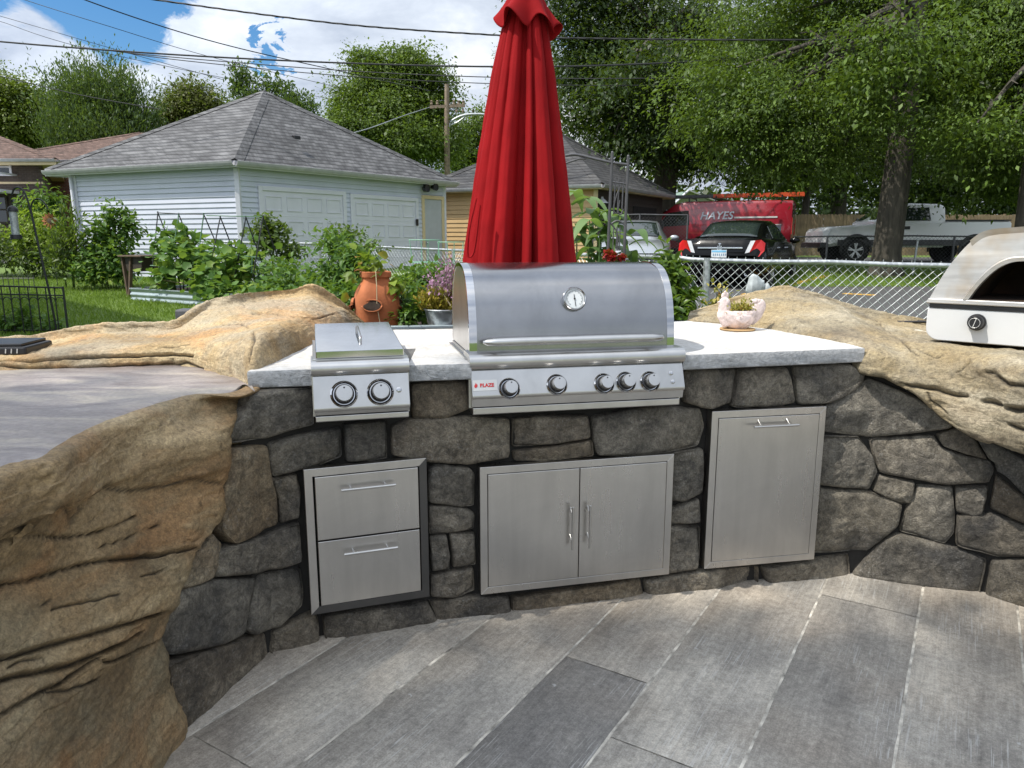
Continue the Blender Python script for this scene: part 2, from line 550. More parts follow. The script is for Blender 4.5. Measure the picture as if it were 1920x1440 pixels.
    M['flower_red'] = leaf_mat('flower_red', (.16, .004, .008), (.36, .008, .012), .2, 8)
    M['leaf_sedum'] = leaf_mat('leaf_sedum', (.16, .17, .03), (.42, .36, .08), .25, 14, alt=(.40, .18, .05))
    M['grass_blade'] = leaf_mat('grass_blade', (.055, .12, .012), (.21, .31, .042), .35, .8)
    M['leaf_bright'] = leaf_mat('leaf_bright', (.018, .040, .006), (.135, .205, .032), .34, .45)
    M['gutter'] = plain('grey_gutter', (.40, .40, .42), .5, var=.15)
    # bark
    t = NT('bark'); v = t.obj()
    a = t.noise(t.map(v, (1, 1, .18)), 9, 8, .65, .6)
    c = t.ramp(a, [(.3, (.030, .026, .020)), (.55, (.075, .065, .05)), (.75, (.13, .115, .09))])
    M['bark'] = t.fin(c, .9, t.bump(a, 1.0, .05))
    # ground
    t = NT('lawn'); v = t.obj()
    a = t.noise(v, .7, 5); b = t.noise(v, 22, 6, .7)
    c = t.mix(.5, t.ramp(a, [(.3, (.07, .125, .017)), (.7, (.13, .20, .033))]), t.ramp(b, [(.3, (.05, .10, .012)), (.7, (.17, .24, .045))]))
    M['lawn'] = t.fin(c, .9, t.bump(b, .8, .03))
    t = NT('asphalt'); v = t.obj()
    a = t.noise(v, .6, 6, .6); b = t.noise(v, 90, 4, .7)
    c = t.mix(.5, t.ramp(a, [(.3, (.052, .052, .054)), (.7, (.085, .083, .080))]), t.ramp(b, [(.35, (.03, .03, .03)), (.7, (.14, .138, .13))]))
    M['asphalt'] = t.fin(c, .8, t.bump(b, .4, .008))
    M['yellow_paint'] = plain('worn_yellow_paint', (.48, .27, .04), .7, var=.5, scale=5)
    # siding, roofs, bricks
    M['white_vinyl'] = plain('white_vinyl', (.54, .57, .66), .5, var=.06, scale=1.5, bump=.05)
    M['white_paint'] = plain('white_paint', (.64, .645, .71), .45, var=.06, scale=2, bump=.05)
    M['cream_trim'] = plain('cream_trim', (.62, .50, .30), .5, var=.08)
    M['grey_door'] = plain('grey_door', (.42, .44, .47), .45, var=.05)
    M['tan_vinyl'] = plain('tan_vinyl', (.50, .34, .16), .5, var=.08, scale=1.5, bump=.05)
    M['dark_brown'] = plain('dark_brown_wood', (.04, .03, .022), .7, bump=.3, bscale=25)

    def shingles(name, c0, c1, c2):
        t = NT(name); v = t.obj()
        sep = t.n('ShaderNodeSeparateXYZ', {0: v})
        cz = t.math('ADD', t.math('MULTIPLY', sep.outputs[2], 9.5), t.math('MULTIPLY', t.noise(v, 1.3, 3), .5))
        course = t.math('FLOOR', cz)
        jit = t.n('ShaderNodeTexWhiteNoise', {'W': course}, noise_dimensions='1D').outputs['Value']
        hor = t.math('ADD', t.math('ADD', sep.outputs[0], t.math('MULTIPLY', sep.outputs[1], .73)), t.math('MULTIPLY', jit, 7.))
        # long soft streaks along each course rather than hard tabs
        st = t.n('ShaderNodeCombineXYZ', {'X': t.math('MULTIPLY', hor, 1.6), 'Y': t.math('MULTIPLY', course, 3.7)})
        wn = t.noise(st.outputs[0], 1.6, 5, .7)
        c = t.ramp(wn, [(.36, c0), (.5, c1), (.64, c2)])
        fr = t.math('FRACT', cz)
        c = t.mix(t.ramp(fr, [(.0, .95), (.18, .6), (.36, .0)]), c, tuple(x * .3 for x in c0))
        c = t.mix(.45, c, t.ramp(t.noise(v, 1.4, 7, .65), [(.3, .25), (.7, .75)]), 'OVERLAY')
        return t.fin(c, .9, t.bump(t.math('ADD', fr, t.noise(v, 60, 4)), .6, .03))
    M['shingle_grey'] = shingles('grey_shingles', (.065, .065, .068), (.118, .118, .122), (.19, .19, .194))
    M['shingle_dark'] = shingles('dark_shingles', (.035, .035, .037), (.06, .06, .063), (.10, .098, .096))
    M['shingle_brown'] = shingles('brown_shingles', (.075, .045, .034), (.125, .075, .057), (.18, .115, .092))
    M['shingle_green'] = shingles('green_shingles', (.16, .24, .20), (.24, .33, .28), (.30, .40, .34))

    def brick(name, c1, c2, mort, sc=1.0):
        t = NT(name); v = t.obj()
        nd = t.n('ShaderNodeTexBrick', {'Vector': t.n('ShaderNodeMapping', {'Vector': v, 'Rotation': (R(90), 0, 0)}).outputs[0], 'Color1': c1, 'Color2': c2, 'Mortar': mort,
                 'Scale': sc, 'Mortar Size': .012, 'Brick Width': .22, 'Row Height': .075})
        c = t.mix(.5, nd.outputs[0], t.ramp(t.noise(v, 3, 6), [(.3, .3), (.7, .7)]), 'OVERLAY')
        return t.fin(c, .85, t.bump(nd.outputs['Fac'], -.4, .01))
    M['brick_red'] = brick('red_brick', (.22, .055, .035), (.30, .085, .05), (.30, .24, .20))
    M['brick_brown'] = brick('brown_brick', (.050, .034, .028), (.085, .055, .045), (.09, .075, .065))
    # glass
    t = NT('window_glass'); M['glass'] = t.fin((.02, .026, .03), .05, None, 0, Specular_IOR_Level=.8)
    t = NT('car_glass'); M['car_glass'] = t.fin((.018, .026, .025), .03, None, 0, Specular_IOR_Level=1.0)
    # vehicles

    def paint(name, col, metal=0.0, coat=1.0, rough=.35):
        t = NT(name)
        fl = t.noise(t.obj(), 1.2, 3)
        c = t.ramp(fl, [(.3, tuple(x * .93 for x in col)), (.7, col)])
        dust = t.noise(t.obj(), 5, 6, .65)
        return t.fin(c, t.math('ADD', rough - .05, t.math('MULTIPLY', dust, .12)), None, metal, Coat_Weight=coat, Coat_Roughness=.04)
    M['car_black'] = paint('black_car_paint', (.003, .003, .0035), coat=.0, rough=.12)
    M['car_black'].node_tree.nodes['Principled BSDF'].inputs['Specular IOR Level'].default_value = .22
    M['car_silver'] = paint('silver_car_paint', (.42, .44, .46), .7)
    M['van_red'] = paint('red_van_paint', (.30, .008, .022))
    M['truck_white'] = paint('white_truck_paint', (.78, .78, .78))
    M['rubber'] = plain('tyre_rubber', (.014, .014, .014), .8)
    M['alloy'] = plain('alloy_rim', (.55, .55, .56), .3, .9)
    M['lamp_red'] = plain('red_lamp_plastic', (.50, .012, .012), .15, bump=0)
    M['lamp_clear'] = plain('clear_lamp_plastic', (.66, .68, .70), .12, bump=0)
    M['chrome'] = plain('chrome', (.75, .75, .76), .08, 1.0, bump=0)
    M['plate_blue'] = plain('plate_blue', (.18, .45, .66), .4)
    M['plate_white'] = plain('plate_white', (.66, .70, .72), .4)
    M['ladder_orange'] = plain('orange_fibreglass', (.55, .075, .02), .45)
    # things
    M['terracotta'] = plain('terracotta', (.40, .125, .045), .8, var=.25, scale=7, bump=.4, bscale=50)
    t = NT('galvanised_steel'); v = t.obj()
    vo = t.n('ShaderNodeTexVoronoi', {'Vector': v, 'Scale': 45.0}).outputs['Color']
    bw = t.n('ShaderNodeRGBToBW', {0: vo}).outputs[0]
    M['galv'] = t.fin(t.ramp(bw, [(.2, (.36, .38, .39)), (.8, (.52, .545, .56))]), t.ramp(bw, [(.2, .38), (.8, .55)]), None, .75)
    M['raised_metal'] = plain('raised_bed_metal', (.42, .50, .53), .4, .35, var=.15, scale=3)
    M['planter_pink'] = plain('weathered_pink_concrete', (.70, .58, .55), .85, var=.3, scale=26, bump=1.0, bscale=70)
    M['tray'] = plain('tan_saucer', (.42, .27, .12), .7)
    M['soil'] = plain('soil', (.035, .022, .014), .95, bump=1.0, bscale=40)
    M['bamboo'] = plain('green_stake', (.10, .20, .12), .6)
    M['bamboo_pale'] = plain('bamboo_cane', (.42, .36, .22), .7)
    M['wire_green'] = plain('green_wire', (.24, .48, .34), .5)
    M['old_wood'] = plain('old_wood', (.11, .075, .05), .85, var=.35, bump=.5, bscale=30)
    M['fence_wood'] = plain('fence_wood', (.20, .145, .085), .85, var=.3, scale=2.5, bump=.4, bscale=30)
    M['pole_wood'] = plain('utility_pole_wood', (.24, .185, .135), .9, var=.3, bump=.5, bscale=30)
    M['cable'] = plain('black_cable', (.02, .02, .022), .6)
    M['rust'] = plain('rusty_iron', (.28, .11, .04), .85, var=.4, scale=18)
    M['oven_white'] = plain('white_enamel', (.62, .63, .63), .35, var=.05, scale=3, bump=.03)
    t = NT('heat_tinted_steel'); v = t.obj()
    a = t.noise(t.map(v, (1, 1, 9)), 2.4, 7, .6, .4)
    soot = t.ramp(t.noise(v, 2.6, 4), [(.52, 0.), (.70, 1.)])
    c = t.mix(soot, t.ramp(a, [(.3, (.50, .49, .47)), (.7, (.72, .71, .69))]), t.ramp(a, [(.3, (.38, .25, .12)), (.7, (.60, .47, .30))]))
    M['oven_steel'] = t.fin(c, t.ramp(a, [(.3, .42), (.7, .6)]), None, .75)
    M['oven_inside'] = plain('sooty_brick', (.05, .026, .012), .95, var=.7, scale=5)
    M['paper'] = plain('card', (.55, .50, .40), .8)
    M['dark_steel'] = plain('dark_steel', (.06, .06, .062), .35, .8)
build_materials()

# ---------------------------------------------------------------- ground
TY = [3.0, 4.2, 17.0, 24.0, 35.0]
TZ = [-.06, .10, .50, .85, 1.0]


def T(y):
    return float(np.interp(y, TY, TZ))


def Tpx(px, py, it=30):
    """ground point seen at a pixel"""
    z = .4
    for _ in range(it):
        p = PZ(px, py, z)
        z = .5 * z + .5 * T(p.y)
    return Vector((p.x, p.y, T(p.y)))


def sheet(name, poly, m, dz, step=1.0, kind='structure'):
    """strip mesh of a convex plan polygon draped on the terrain"""
    ys = [p[1] for p in poly]
    y0, y1 = min(ys), max(ys)
    cut = sorted(set([y0, y1] + [y for y in TY if y0 < y < y1] + ys))
    rows = []
    for y in cut:
        xs = []
        for i in range(len(poly)):
            (xa, ya), (xb, yb) = poly[i], poly[(i + 1) % len(poly)]
            if abs(ya - yb) < 1e-9:
                if abs(y - ya) < 1e-9: xs += [xa, xb]
            elif min(ya, yb) - 1e-9 <= y <= max(ya, yb) + 1e-9:
                xs.append(xa + (xb - xa) * (y - ya) / (yb - ya))
        rows.append([(min(xs), y, T(y) + dz), (max(xs), y, T(y) + dz)])
    o = MB().grid(rows).build(name, m)
    tag(o, kind=kind)
    return o


rows = []
for y in [-60, -20, 2.0, 3.0] + [3.3, 3.6, 3.9, 4.2] + [6, 9, 13, 17, 20, 24, 29, 35, 60, 120, 400, 1500]:
    rows.append([(x, y, T(y) if y > 2 else -.06) for x in (-900, -200, -60, -30, -15, -6, 0, 6, 15, 30, 60, 200, 900)])
tag(MB().grid(rows).build('ground', M['lawn']), kind='structure')
sheet('parking_lot', [(.9, 7.6), (2.1, 6.7), (30, 4.8), (30, 16.6), (6.2, 17.2), (6.0, 22.2), (1.5, 22.2)], M['asphalt'], .004)
sheet('road', [(-30, 24), (60, 23.4), (60, 29.5), (-30, 29.5)], M['asphalt'], .008)
for i, pts in enumerate([[(1395, 553), (1552, 517)], [(1580, 551), (1642, 554)]]):
    a, b = Tpx(*pts[0]), Tpx(*pts[1])
    d = (b - a).normalized(); nn = Vector((-d.y, d.x, 0)) * (.09 if i == 0 else .13)
    pts_ = [a + (b - a) * k / 8 for k in range(9)]
    rws = [[(q + s_ * nn * (1 + .3 * math.sin(3.1 * k)))[:2] for s_ in (-1, 1)] for k, q in enumerate(pts_)]
    rws = [[(x, y, T(y) + .009) for x, y in r_] for r_ in rws]
    tag(MB().grid(rws).build('lot_marking', M['yellow_paint']), kind='structure')

# ---------------------------------------------------------------- patio of stamped planks
TH = R(-32)
base = MB().add([(-6, -4, -.0035), (9, -4, -.0035), (9, 3.3, -.0035), (-6, 3.3, -.0035)], [(0, 1, 2, 3)]).build('patio_bed', M['grout'])
tag(base, kind='structure')
seams = [-3.1, -2.7, -2.32, -1.93, -1.54, -1.152, -.822, -.438, -.062, .285, .64, 1.0, 1.36, 1.72, 2.1, 2.5, 2.9, 3.3, 3.7, 4.1]
cuts = {-1.152: [-3, -.4, 2.207, 6], -.822: [-3, .1, 1.88, 6], -.438: [-3, .9, 3.225, 6], -1.54: [-3, .2, 6], -.062: [-3, 1.4, 6], -1.93: [-3, 1.2, 6]}
mb = MB(); tints = []
for a, b in zip(seams, seams[1:]):
    ys = cuts.get(a, [-3, random.uniform(-1, 2), 6])
    for y0, y1 in zip(ys, ys[1:]):
        g = .0024
        n = max(2, int((y1 - y0) / .06))
        wl = [g + .0022 * (1 + noise.noise((a * 7, y0 + (y1 - y0) * k / n * 14, 0)) + noise.noise((a * 3, (y0 + (y1 - y0) * k / n) * 50, 2))) for k in range(n + 1)]
        wr = [g + .0022 * (1 + noise.noise((b * 7 + 3, y0 + (y1 - y0) * k / n * 14, 5)) + noise.noise((b * 3, (y0 + (y1 - y0) * k / n) * 50, 7))) for k in range(n + 1)]
        rws = []
        for k in range(n + 1):
            y = y0 + g + (y1 - y0 - 2 * g) * k / n
            xl, xr = a + wl[k], b - wr[k]
            rws.append([(xl - .002, y, -.011), (xl, y, -.003), (xl + .005, y, 0), ((xl * 2 + xr) / 3, y, .0012), ((xl + 2 * xr) / 3, y, .0012), (xr - .005, y, 0), (xr, y, -.003), (xr + .002, y, -.011)])
        c0 = len(mb.v)
        mb.grid(rws)
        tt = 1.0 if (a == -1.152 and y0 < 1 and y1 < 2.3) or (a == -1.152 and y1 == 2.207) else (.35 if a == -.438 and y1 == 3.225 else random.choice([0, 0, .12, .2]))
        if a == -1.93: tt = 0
        tints += [tt] * (len(mb.v) - c0)
o = mb.build('patio', M['patio'], recalc=False, smooth=40)
vattr(o, 'tint', tints)
o.rotation_euler = (0, 0, TH)
tag(o, kind='structure')

# ---------------------------------------------------------------- stone wall geometry
WP = [Vector(p) for p in [(-1.38, 1.45), (-1.03, 2.06)] + [tuple(PZ(x, y, 0).xy) for x, y in ((420, 1294), (511, 1224), (602, 1198))] + [(-.13, 2.80), (.58, 2.97), (1.13, 3.09), (1.57, 3.16), (2.05, 2.97), (2.45, 2.62), (2.7, 2.0)]]
WL = [0]
for a, b in zip(WP, WP[1:]): WL.append(WL[-1] + (b - a).length)


def wn_seg(i):
    d = (WP[i + 1] - WP[i]).normalized()
    return Vector((d.y, -d.x))


def wall3(s, z, off=0.0):
    i = 0
    while i < len(WP) - 2 and WL[i + 1] < s: i += 1
    f = (s - WL[i]) / (WL[i + 1] - WL[i])
    p = WP[i] + (WP[i + 1] - WP[i]) * f
    n = wn_seg(i)
    nb = wn_seg(max(0, i - 1)) if f < .5 else wn_seg(min(len(WP) - 2, i + 1))
    w = abs(f - .5)
    n = (n * (1 - w) + nb * w).normalized()
    p = p + n * off
    return Vector((p.x, p.y, z))


def wall_hit(px, py, off=0.0):
    d = ray(px, py)
    best = None
    for i in range(len(WP) - 1):
        n = wn_seg(i)
        a = WP[i] + n * off; e = WP[i + 1] - WP[i]
        den = d.x * e.y - d.y * e.x
        if abs(den) < 1e-9: continue
        t = (a.x * e.y - a.y * e.x) / den
        f = ((d * t).x - a.x) * e.x + ((d * t).y - a.y) * e.y
        f /= e.length_squared
        if t > 0 and -.12 <= f <= 1.12:
            score = max(0, -f, f - 1)
            if best is None or score < best[0] - 1e-6:
                best = (score, WL[i] + f * e.length, 1.5 + d.z * t)
    return best[1], best[2]


STONES = [
 ([(476,742),(520,733),(586,728),(591,760),(589,797),(545,808),(500,823),(438,833),(439,800),(470,768)], .10),
 ([(508,833),(560,818),(640,803),(642,857),(600,873),(558,884),(513,896),(505,862)], .12),
 ([(436,842),(505,836),(512,895),(522,935),(523,985),(484,1005),(445,1022),(418,995),(428,900)], .85),
 ([(513,901),(558,889),(565,930),(562,973),(528,983),(524,935)], .25),
 ([(413,1036),(442,1024),(500,1005),(562,981),(569,1055),(530,1068),(487,1077),(411,1085)], .18),
 ([(403,1000),(420,1020),(414,1062),(407,1084),(372,1098),(338,1110),(330,1085),(362,1040)], .75),
 ([(322,1113),(398,1089),(482,1084),(469,1138),(461,1187),(424,1209),(370,1222),(318,1231),(303,1182),(310,1151)], .10),
 ([(485,1081),(525,1072),(567,1067),(572,1111),(569,1138),(545,1160),(522,1178),(480,1191),(466,1182),(472,1138)], .10),
 ([(315,1244),(400,1218),(505,1187),(512,1222),(470,1260),(420,1295),(362,1352),(344,1349),(318,1290)], .42),
 ([(514,1187),(550,1168),(589,1150),(598,1158),(602,1196),(560,1212),(523,1223),(513,1215)], .30),
 ([(606,1158),(700,1145),(804,1131),(824,1151),(822,1168),(760,1178),(700,1189),(629,1203),(611,1192)], .22),
 ([(806,1131),(870,1122),(940,1117),(956,1122),(960,1150),(900,1162),(828,1167),(824,1148)], .25),
 ([(804,878),(824,871),(882,879),(891,890),(891,950),(864,953),(804,944)], .15),
 ([(804,950),(840,950),(878,957),(891,965),(889,992),(850,1000),(806,1004)], .20),
 ([(807,1008),(838,1004),(845,1045),(844,1068),(811,1073)], .15),
 ([(844,1003),(891,1000),(893,1060),(851,1067)], .18),
 ([(809,1081),(850,1074),(889,1067),(891,1108),(856,1122),(809,1121)], .22),
 ([(645,797),(727,791),(727,862),(650,868)], .12),
 ([(735,800),(775,786),(870,782),(958,786),(958,860),(880,873),(800,868),(736,856)], .35),
 ([(773,722),(830,716),(879,716),(882,768),(835,786),(775,786)], .45),
 ([(963,787),(1030,780),(1104,780),(1110,822),(1040,834),(962,840)], .30),
 ([(963,848),(1040,838),(1112,826),(1116,856),(1020,866),(966,866)], .45),
 ([(1112,783),(1180,768),(1250,762),(1318,768),(1326,800),(1312,838),(1250,850),(1180,854),(1122,855),(1112,820)], .12),
 ([(1260,850),(1320,842),(1322,890),(1320,926),(1285,943),(1259,940)], .08),
 ([(1258,957),(1313,937),(1316,981),(1256,984)], .12),
 ([(1257,988),(1314,987),(1312,1069),(1253,1079)], .12),
 ([(960,1121),(1040,1112),(1110,1102),(1204,1086),(1212,1114),(1150,1124),(1090,1136),(1020,1152),(975,1155),(961,1146)], .62),
 ([(1211,1090),(1280,1078),(1350,1068),(1425,1061),(1426,1088),(1330,1104),(1232,1119),(1215,1112)], .25),
 ([(1432,1065),(1515,1053),(1595,1041),(1600,1078),(1520,1085),(1440,1091)], .18),
 ([(1284,696),(1330,693),(1383,692),(1378,725),(1371,755),(1334,769),(1285,756)], .18),
 ([(1387,692),(1440,690),(1479,690),(1489,720),(1496,756),(1460,764),(1373,765)], .22),
 ([(1492,688),(1550,684),(1599,685),(1625,702),(1618,724),(1590,742),(1557,758),(1501,761)], .12),
 ([(1552,766),(1590,738),(1631,709),(1690,734),(1773,772),(1793,790),(1784,804),(1704,815),(1630,822),(1548,812)], .04),
 ([(1543,820),(1613,819),(1637,856),(1645,886),(1628,919),(1580,916),(1533,911)], .05),
 ([(1630,824),(1690,820),(1752,818),(1766,842),(1810,856),(1857,866),(1867,880),(1857,906),(1773,910),(1721,901),(1650,888),(1640,856)], .12),
 ([(1757,817),(1798,800),(1829,824),(1852,863),(1810,852),(1770,838)], .25),
 ([(1648,892),(1716,905),(1711,948),(1683,944),(1637,922)], .10),
 ([(1533,918),(1580,920),(1630,922),(1693,948),(1686,988),(1655,1014),(1626,1035),(1570,1039),(1522,1040)], .10),
 ([(1721,912),(1787,915),(1791,965),(1790,1000),(1772,1021),(1730,1008),(1687,998),(1700,956)], .02),
 ([(1792,915),(1855,915),(1850,940),(1843,965),(1829,971),(1794,961)], .10),
 ([(1868,891),(1920,935),(1950,960),(1960,1000),(1900,975),(1857,955)], .45),
 ([(1795,968),(1857,964),(1918,986),(1960,1010),(1955,1046),(1868,1045),(1792,1024)], .14),
 ([(1600,1071),(1658,1014),(1688,1002),(1740,1014),(1794,1030),(1852,1051),(1848,1080),(1840,1104),(1766,1101),(1690,1087)], .08),
 ([(1801,797),(1850,822),(1900,852),(1960,885),(1960,950),(1920,930),(1884,892),(1870,884),(1866,868),(1854,860),(1832,823)], .0),
 ([(1858,1052),(1925,1049),(1960,1052),(1960,1140),(1920,1130),(1848,1106)], .10),
]

island = empty('stone_kitchen_island', (.4, 3.1, 0), 0, 'curved outdoor kitchen island faced in charcoal fieldstone with a white concrete counter', 'outdoor kitchen')
mb = MB(); tints = []
vsink = []
for si, (poly, tint) in enumerate(STONES):
    pts = []
    for (x, y) in poly:
        s_, z_ = wall_hit(x, y, .012)
        if z_ < .055: z_ = -.012
        pts.append(Vector((s_, z_, 0)))
    cen = sum(pts, Vector()) / len(pts)
    # round the corners a little, keep the traced outline
    q = []
    n = len(pts)
    for i in range(n):
        a, b, c = pts[i - 1], pts[i], pts[(i + 1) % n]
        q += [b.lerp(a, .12), b.lerp(a, .03).lerp(b.lerp(c, .03), .5), b.lerp(c, .12)]
    q.append(q[0])
    N = 72
    bd = resample(q, N + 1)[:-1]
    bd = [p + (cen - p).normalized() * (-.0012 + .0022 * noise.noise((p.x * 28, p.y * 28, si))) for p in bd]
    tilt = Vector((random.uniform(-.06, .06), random.uniform(-.07, .05), 0))
    fac = [(Vector((math.cos(a_), math.sin(a_), 0)), random.uniform(.03, .16), random.uniform(.1, .3)) for a_ in [random.uniform(0, 6.28) for _ in range(3)]]
    rad = max((p - cen).length for p in bd)
    prof = [(1.0, -.055), (1.0, -.018), (.994, -.007), (.98, .003), (.955, .010), (.92, .015)] + [(k, .018) for k in (.82, .73, .63, .53, .43, .33, .23, .13, .05)]
    rings = []
    for (k, dz) in prof:
        rg = []
        for p in bd:
            w = cen + (p - cen) * k
            off = dz + (w - cen).dot(tilt)
            if k < .97:
                w8 = min(1, (.97 - k) * 8)
                off += w8 * .010 * (noise.voronoi(Vector((w.x * 9, w.y * 9, si * 1.7)))[0][0] - .45)
                off += w8 * (.008 * fbm((w.x * 1, w.y, si * 7.7), 5, 7) + .004 * fbm((w.x, w.y, si * 3.3), 3, 40))
                for fd, fs, ft in fac:
                    ex = (w - cen).dot(fd) / rad - ft
                    if ex > 0: off -= ex * fs * .22
            rg.append(wall3(w.x, w.y, off))
        rings.append(rg)
    c0 = len(mb.v)
    mb.grid(rings, close_v=True)
    mb.add([wall3(cen.x, cen.y, .018 + .010 * fbm((cen.x, cen.y, si * 7.7), 5, 7))], [])
    lastc = len(mb.v) - 1
    b0 = c0 + (len(rings) - 1) * N
    mb.f += [(b0 + j, b0 + (j + 1) % N, lastc) for j in range(N)]
    tints += [tint] * (len(mb.v) - c0)
mb.v = [tuple(Vector(p) - Vector((.4, 3.1, 0))) for p in mb.v]
o = mb.build('stone_facing', M['stone'], island, smooth=60, recalc=False)
vattr(o, 'tint', tints)
# dark bedding behind the stones
mb = MB(); rws = []
for k in range(64):
    s_ = WL[1] - .02 + (WL[-1] - WL[1] + .02) * k / 63
    zt = min(.985, .35 + 1.15 * max(0, s_ - WL[1]))
    rws.append([wall3(s_, z, -.024 - .10 * max(0, 1 - (s_ - WL[1]) / .4)) - Vector((.4, 3.1, 0)) for z in (-.01, zt * .25, zt * .5, zt * .75, zt)])
mb.grid(rws)
mb.build('mortar', M['mortar'], island, smooth=40)

# ---------------------------------------------------------------- counter slabs
CZ, CT = 1.06, .066


def slab(pts_front, pts_back, nu=26):
    """pts_front / pts_back: plan points left to right. returns top mesh + edge mesh"""
    fr = resample([Vector((*p, 0)) for p in pts_front], nu)
    bk = resample([Vector((*p, 0)) for p in pts_back], nu)
    off = Vector((.4, 3.1, 0))
    rt = []
    for i in range(nu):
        f, b = fr[i], bk[i]
        w = .0025 * fbm((f.x, f.y, 3), 4, 18)
        row = []
        for k in range(9):
            p = f.lerp(b, k / 8)
            row.append(Vector((p.x, p.y + (w if k == 0 else 0), CZ - (.004 if k == 0 else 0) + .0012 * fbm((p.x, p.y, 0), 2, 6))) - off)
        rt.append(row)
    re = []
    for i in range(nu):
        f = fr[i]
        w = .0025 * fbm((f.x, f.y, 3), 4, 18)
        e0 = rt[i][0]
        col = [e0]
        for dz, dy in ((-.012, -.003), (-.03, -.002), (-.048, -.001), (-CT + .004, 0), (-CT, .006)):
            ww = .004 * fbm((f.x, f.y, dz * 2), 4, 22) if dz > -CT else 0
            col.append(Vector((f.x, f.y + w + dy + ww, CZ + dz)) - off)
        col.append(Vector((f.x + (bk[i].x - f.x) * .3, f.y + (bk[i].y - f.y) * .3, CZ - CT)) - off)
        re.append(col)
    return rt, re


def frontpt(px, py): 
    p = PZ(px, py, CZ); return (p.x, p.y)


slabs = []
L0, L1 = frontpt(464, 694), frontpt(588, 690.5)
M0, M1 = frontpt(766, 683), frontpt(884, 679.5)
R0, R1 = frontpt(1281, 664), frontpt(1621, 651)
slabs.append(([L0, L1], [(-.86, 3.76), (-.74, 3.78)]))
slabs.append(([M0, M1], [(-.45, 3.80), (-.24, 3.83)]))
slabs.append(([R0, R1], [(.50, 4.06), (1.30, 4.30)]))
for f_, b_ in slabs:
    rt, re = slab(f_, b_)
    top = MB().grid(rt)
    # close the sides so that the slab is solid seen from the ends
    ct = top.build('countertop', M['counter'], island, smooth=50)
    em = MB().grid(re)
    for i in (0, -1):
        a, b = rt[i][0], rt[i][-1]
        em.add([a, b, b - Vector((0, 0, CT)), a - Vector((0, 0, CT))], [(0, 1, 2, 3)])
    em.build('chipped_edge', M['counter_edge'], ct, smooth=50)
# pieces of slab behind the burner and behind the grill
def flat_slab(pts):
    off = Vector((.4, 3.1, 0))
    m_ = MB().prism([(p[0] - .4, p[1] - 3.1) for p in pts], CZ - CT, CZ - .0015, 'z')
    m_.build('countertop', M['counter'], island, recalc=True)
flat_slab([(L1[0] - .02, 3.05), (M0[0] + .12, 3.12), (-.45, 3.80), (-.74, 3.78)])
flat_slab([(-.33, 3.38), (.62, 3.60), (.50, 4.06), (-.24, 3.83)])

# ---------------------------------------------------------------- built-in steel doors
def on_plane(px, py, o, e):
    d = ray(px, py)
    den = d.x * e.y - d.y * e.x
    t = (o.x * e.y - o.y * e.x) / den
    p = CAM + d * t
    return ((p.x - o.x) * e.x + (p.y - o.y) * e.y, p.z)


def builtin(name, label, cat, bl, br, tl, off=.034):
    a = wall3(*wall_hit(*bl), off); b = wall3(*wall_hit(*br), off)
    e = (b - a); e.z = 0; w = e.length; e.normalize()
    _, zt = on_plane(*tl, a, e)
    _, zb = on_plane(*bl, a, e); _, zb2 = on_plane(*br, a, e)
    zb = (zb + zb2) / 2
    root = empty(name, (a.x, a.y, zb), math.atan2(e.y, e.x), label, cat)
    return root, w, zt - zb


def frame_ring(root, w, h, b, mname='steel_panel', d=.05, name='frame', bot=None, right=None):
    bot = bot or mname
    m_ = MB()
    m_.prism([(0, 0), (b, b), (b, h - b), (0, h)], 0, d, 'y')
    m_.prism([(0, h), (b, h - b), (w - b, h - b), (w, h)], 0, d, 'y')
    fr = m_.build(name, M[mname], root, bevel=.0015)
    m2 = MB()
    m2.prism([(w, h), (w - b, h - b), (w - b, b), (w, 0)], 0, d, 'y')
    m2.prism([(w, 0), (w - b, b), (b, b), (0, 0)], 0, d, 'y')
    m2.build('frame_rail', M[bot], fr, bevel=.0015)
    MB().box(b * .5, w - b * .5, .035, .045, b * .5, h - b * .5).build('recess', M['dark_gap'], root)
    return fr


def bar_handle(parent, x0, x1, z0, z1, r=.0055, out=.036, curved=False):
    a, b = Vector((x0, -out, z0)), Vector((x1, -out, z1))
    m_ = MB().tube([a, b], r, 10)
    d = (b - a)
    for f in (.18, .82):
        p = a + d * f
        if curved:
            m_.tube([p, p + Vector((0, out * .45, .006)), p + Vector((0, out, .02)) * 1.0], [r * .75] * 3, 8)
        else:
            m_.tube([p, Vector((p.x, .004, p.z))], r * .75, 8)
    return m_.build('handle', M['steel'], parent, smooth=50)


# drawers
root, w, h = builtin('drawer_cabinet', 'steel cabinet with two stacked drawers and a stained frame, below the side burner', 'drawer unit', (580, 1146), (803, 1127), (569, 881))
frame_ring(root, w, h, .030, 'steel_panel', bot='steel_worn')
b = .033
mid = h * .51
for z0, z1 in ((mid + .003, h - b), (b, mid - .003)):
    dr = MB().box(b + .004, w - b - .002, -.004, .03, z0, z1).build('drawer', M['steel_panel'], root, bevel=.002)
    zh = z1 - .048
    bar_handle(dr, w * .28, w * .72, zh, zh)
# double doors
root, w, h = builtin('double_door_cabinet', 'steel cabinet with two wide doors and vertical handles, under the big grill', 'cabinet doors', (898, 1114), (1248, 1079), (896, 877))
frame_ring(root, w, h, .030)
b = .032
for x0, x1, xh in ((b, w / 2 - .0015, w / 2 - .038), (w / 2 + .0015, w - b, w / 2 + .036)):
    dr = MB().box(x0, x1, -.002, .03, b, h - b).build('door', M['steel_panel'], root, bevel=.002)
    bar_handle(dr, xh, xh, h * .32, h * .66, curved=True)
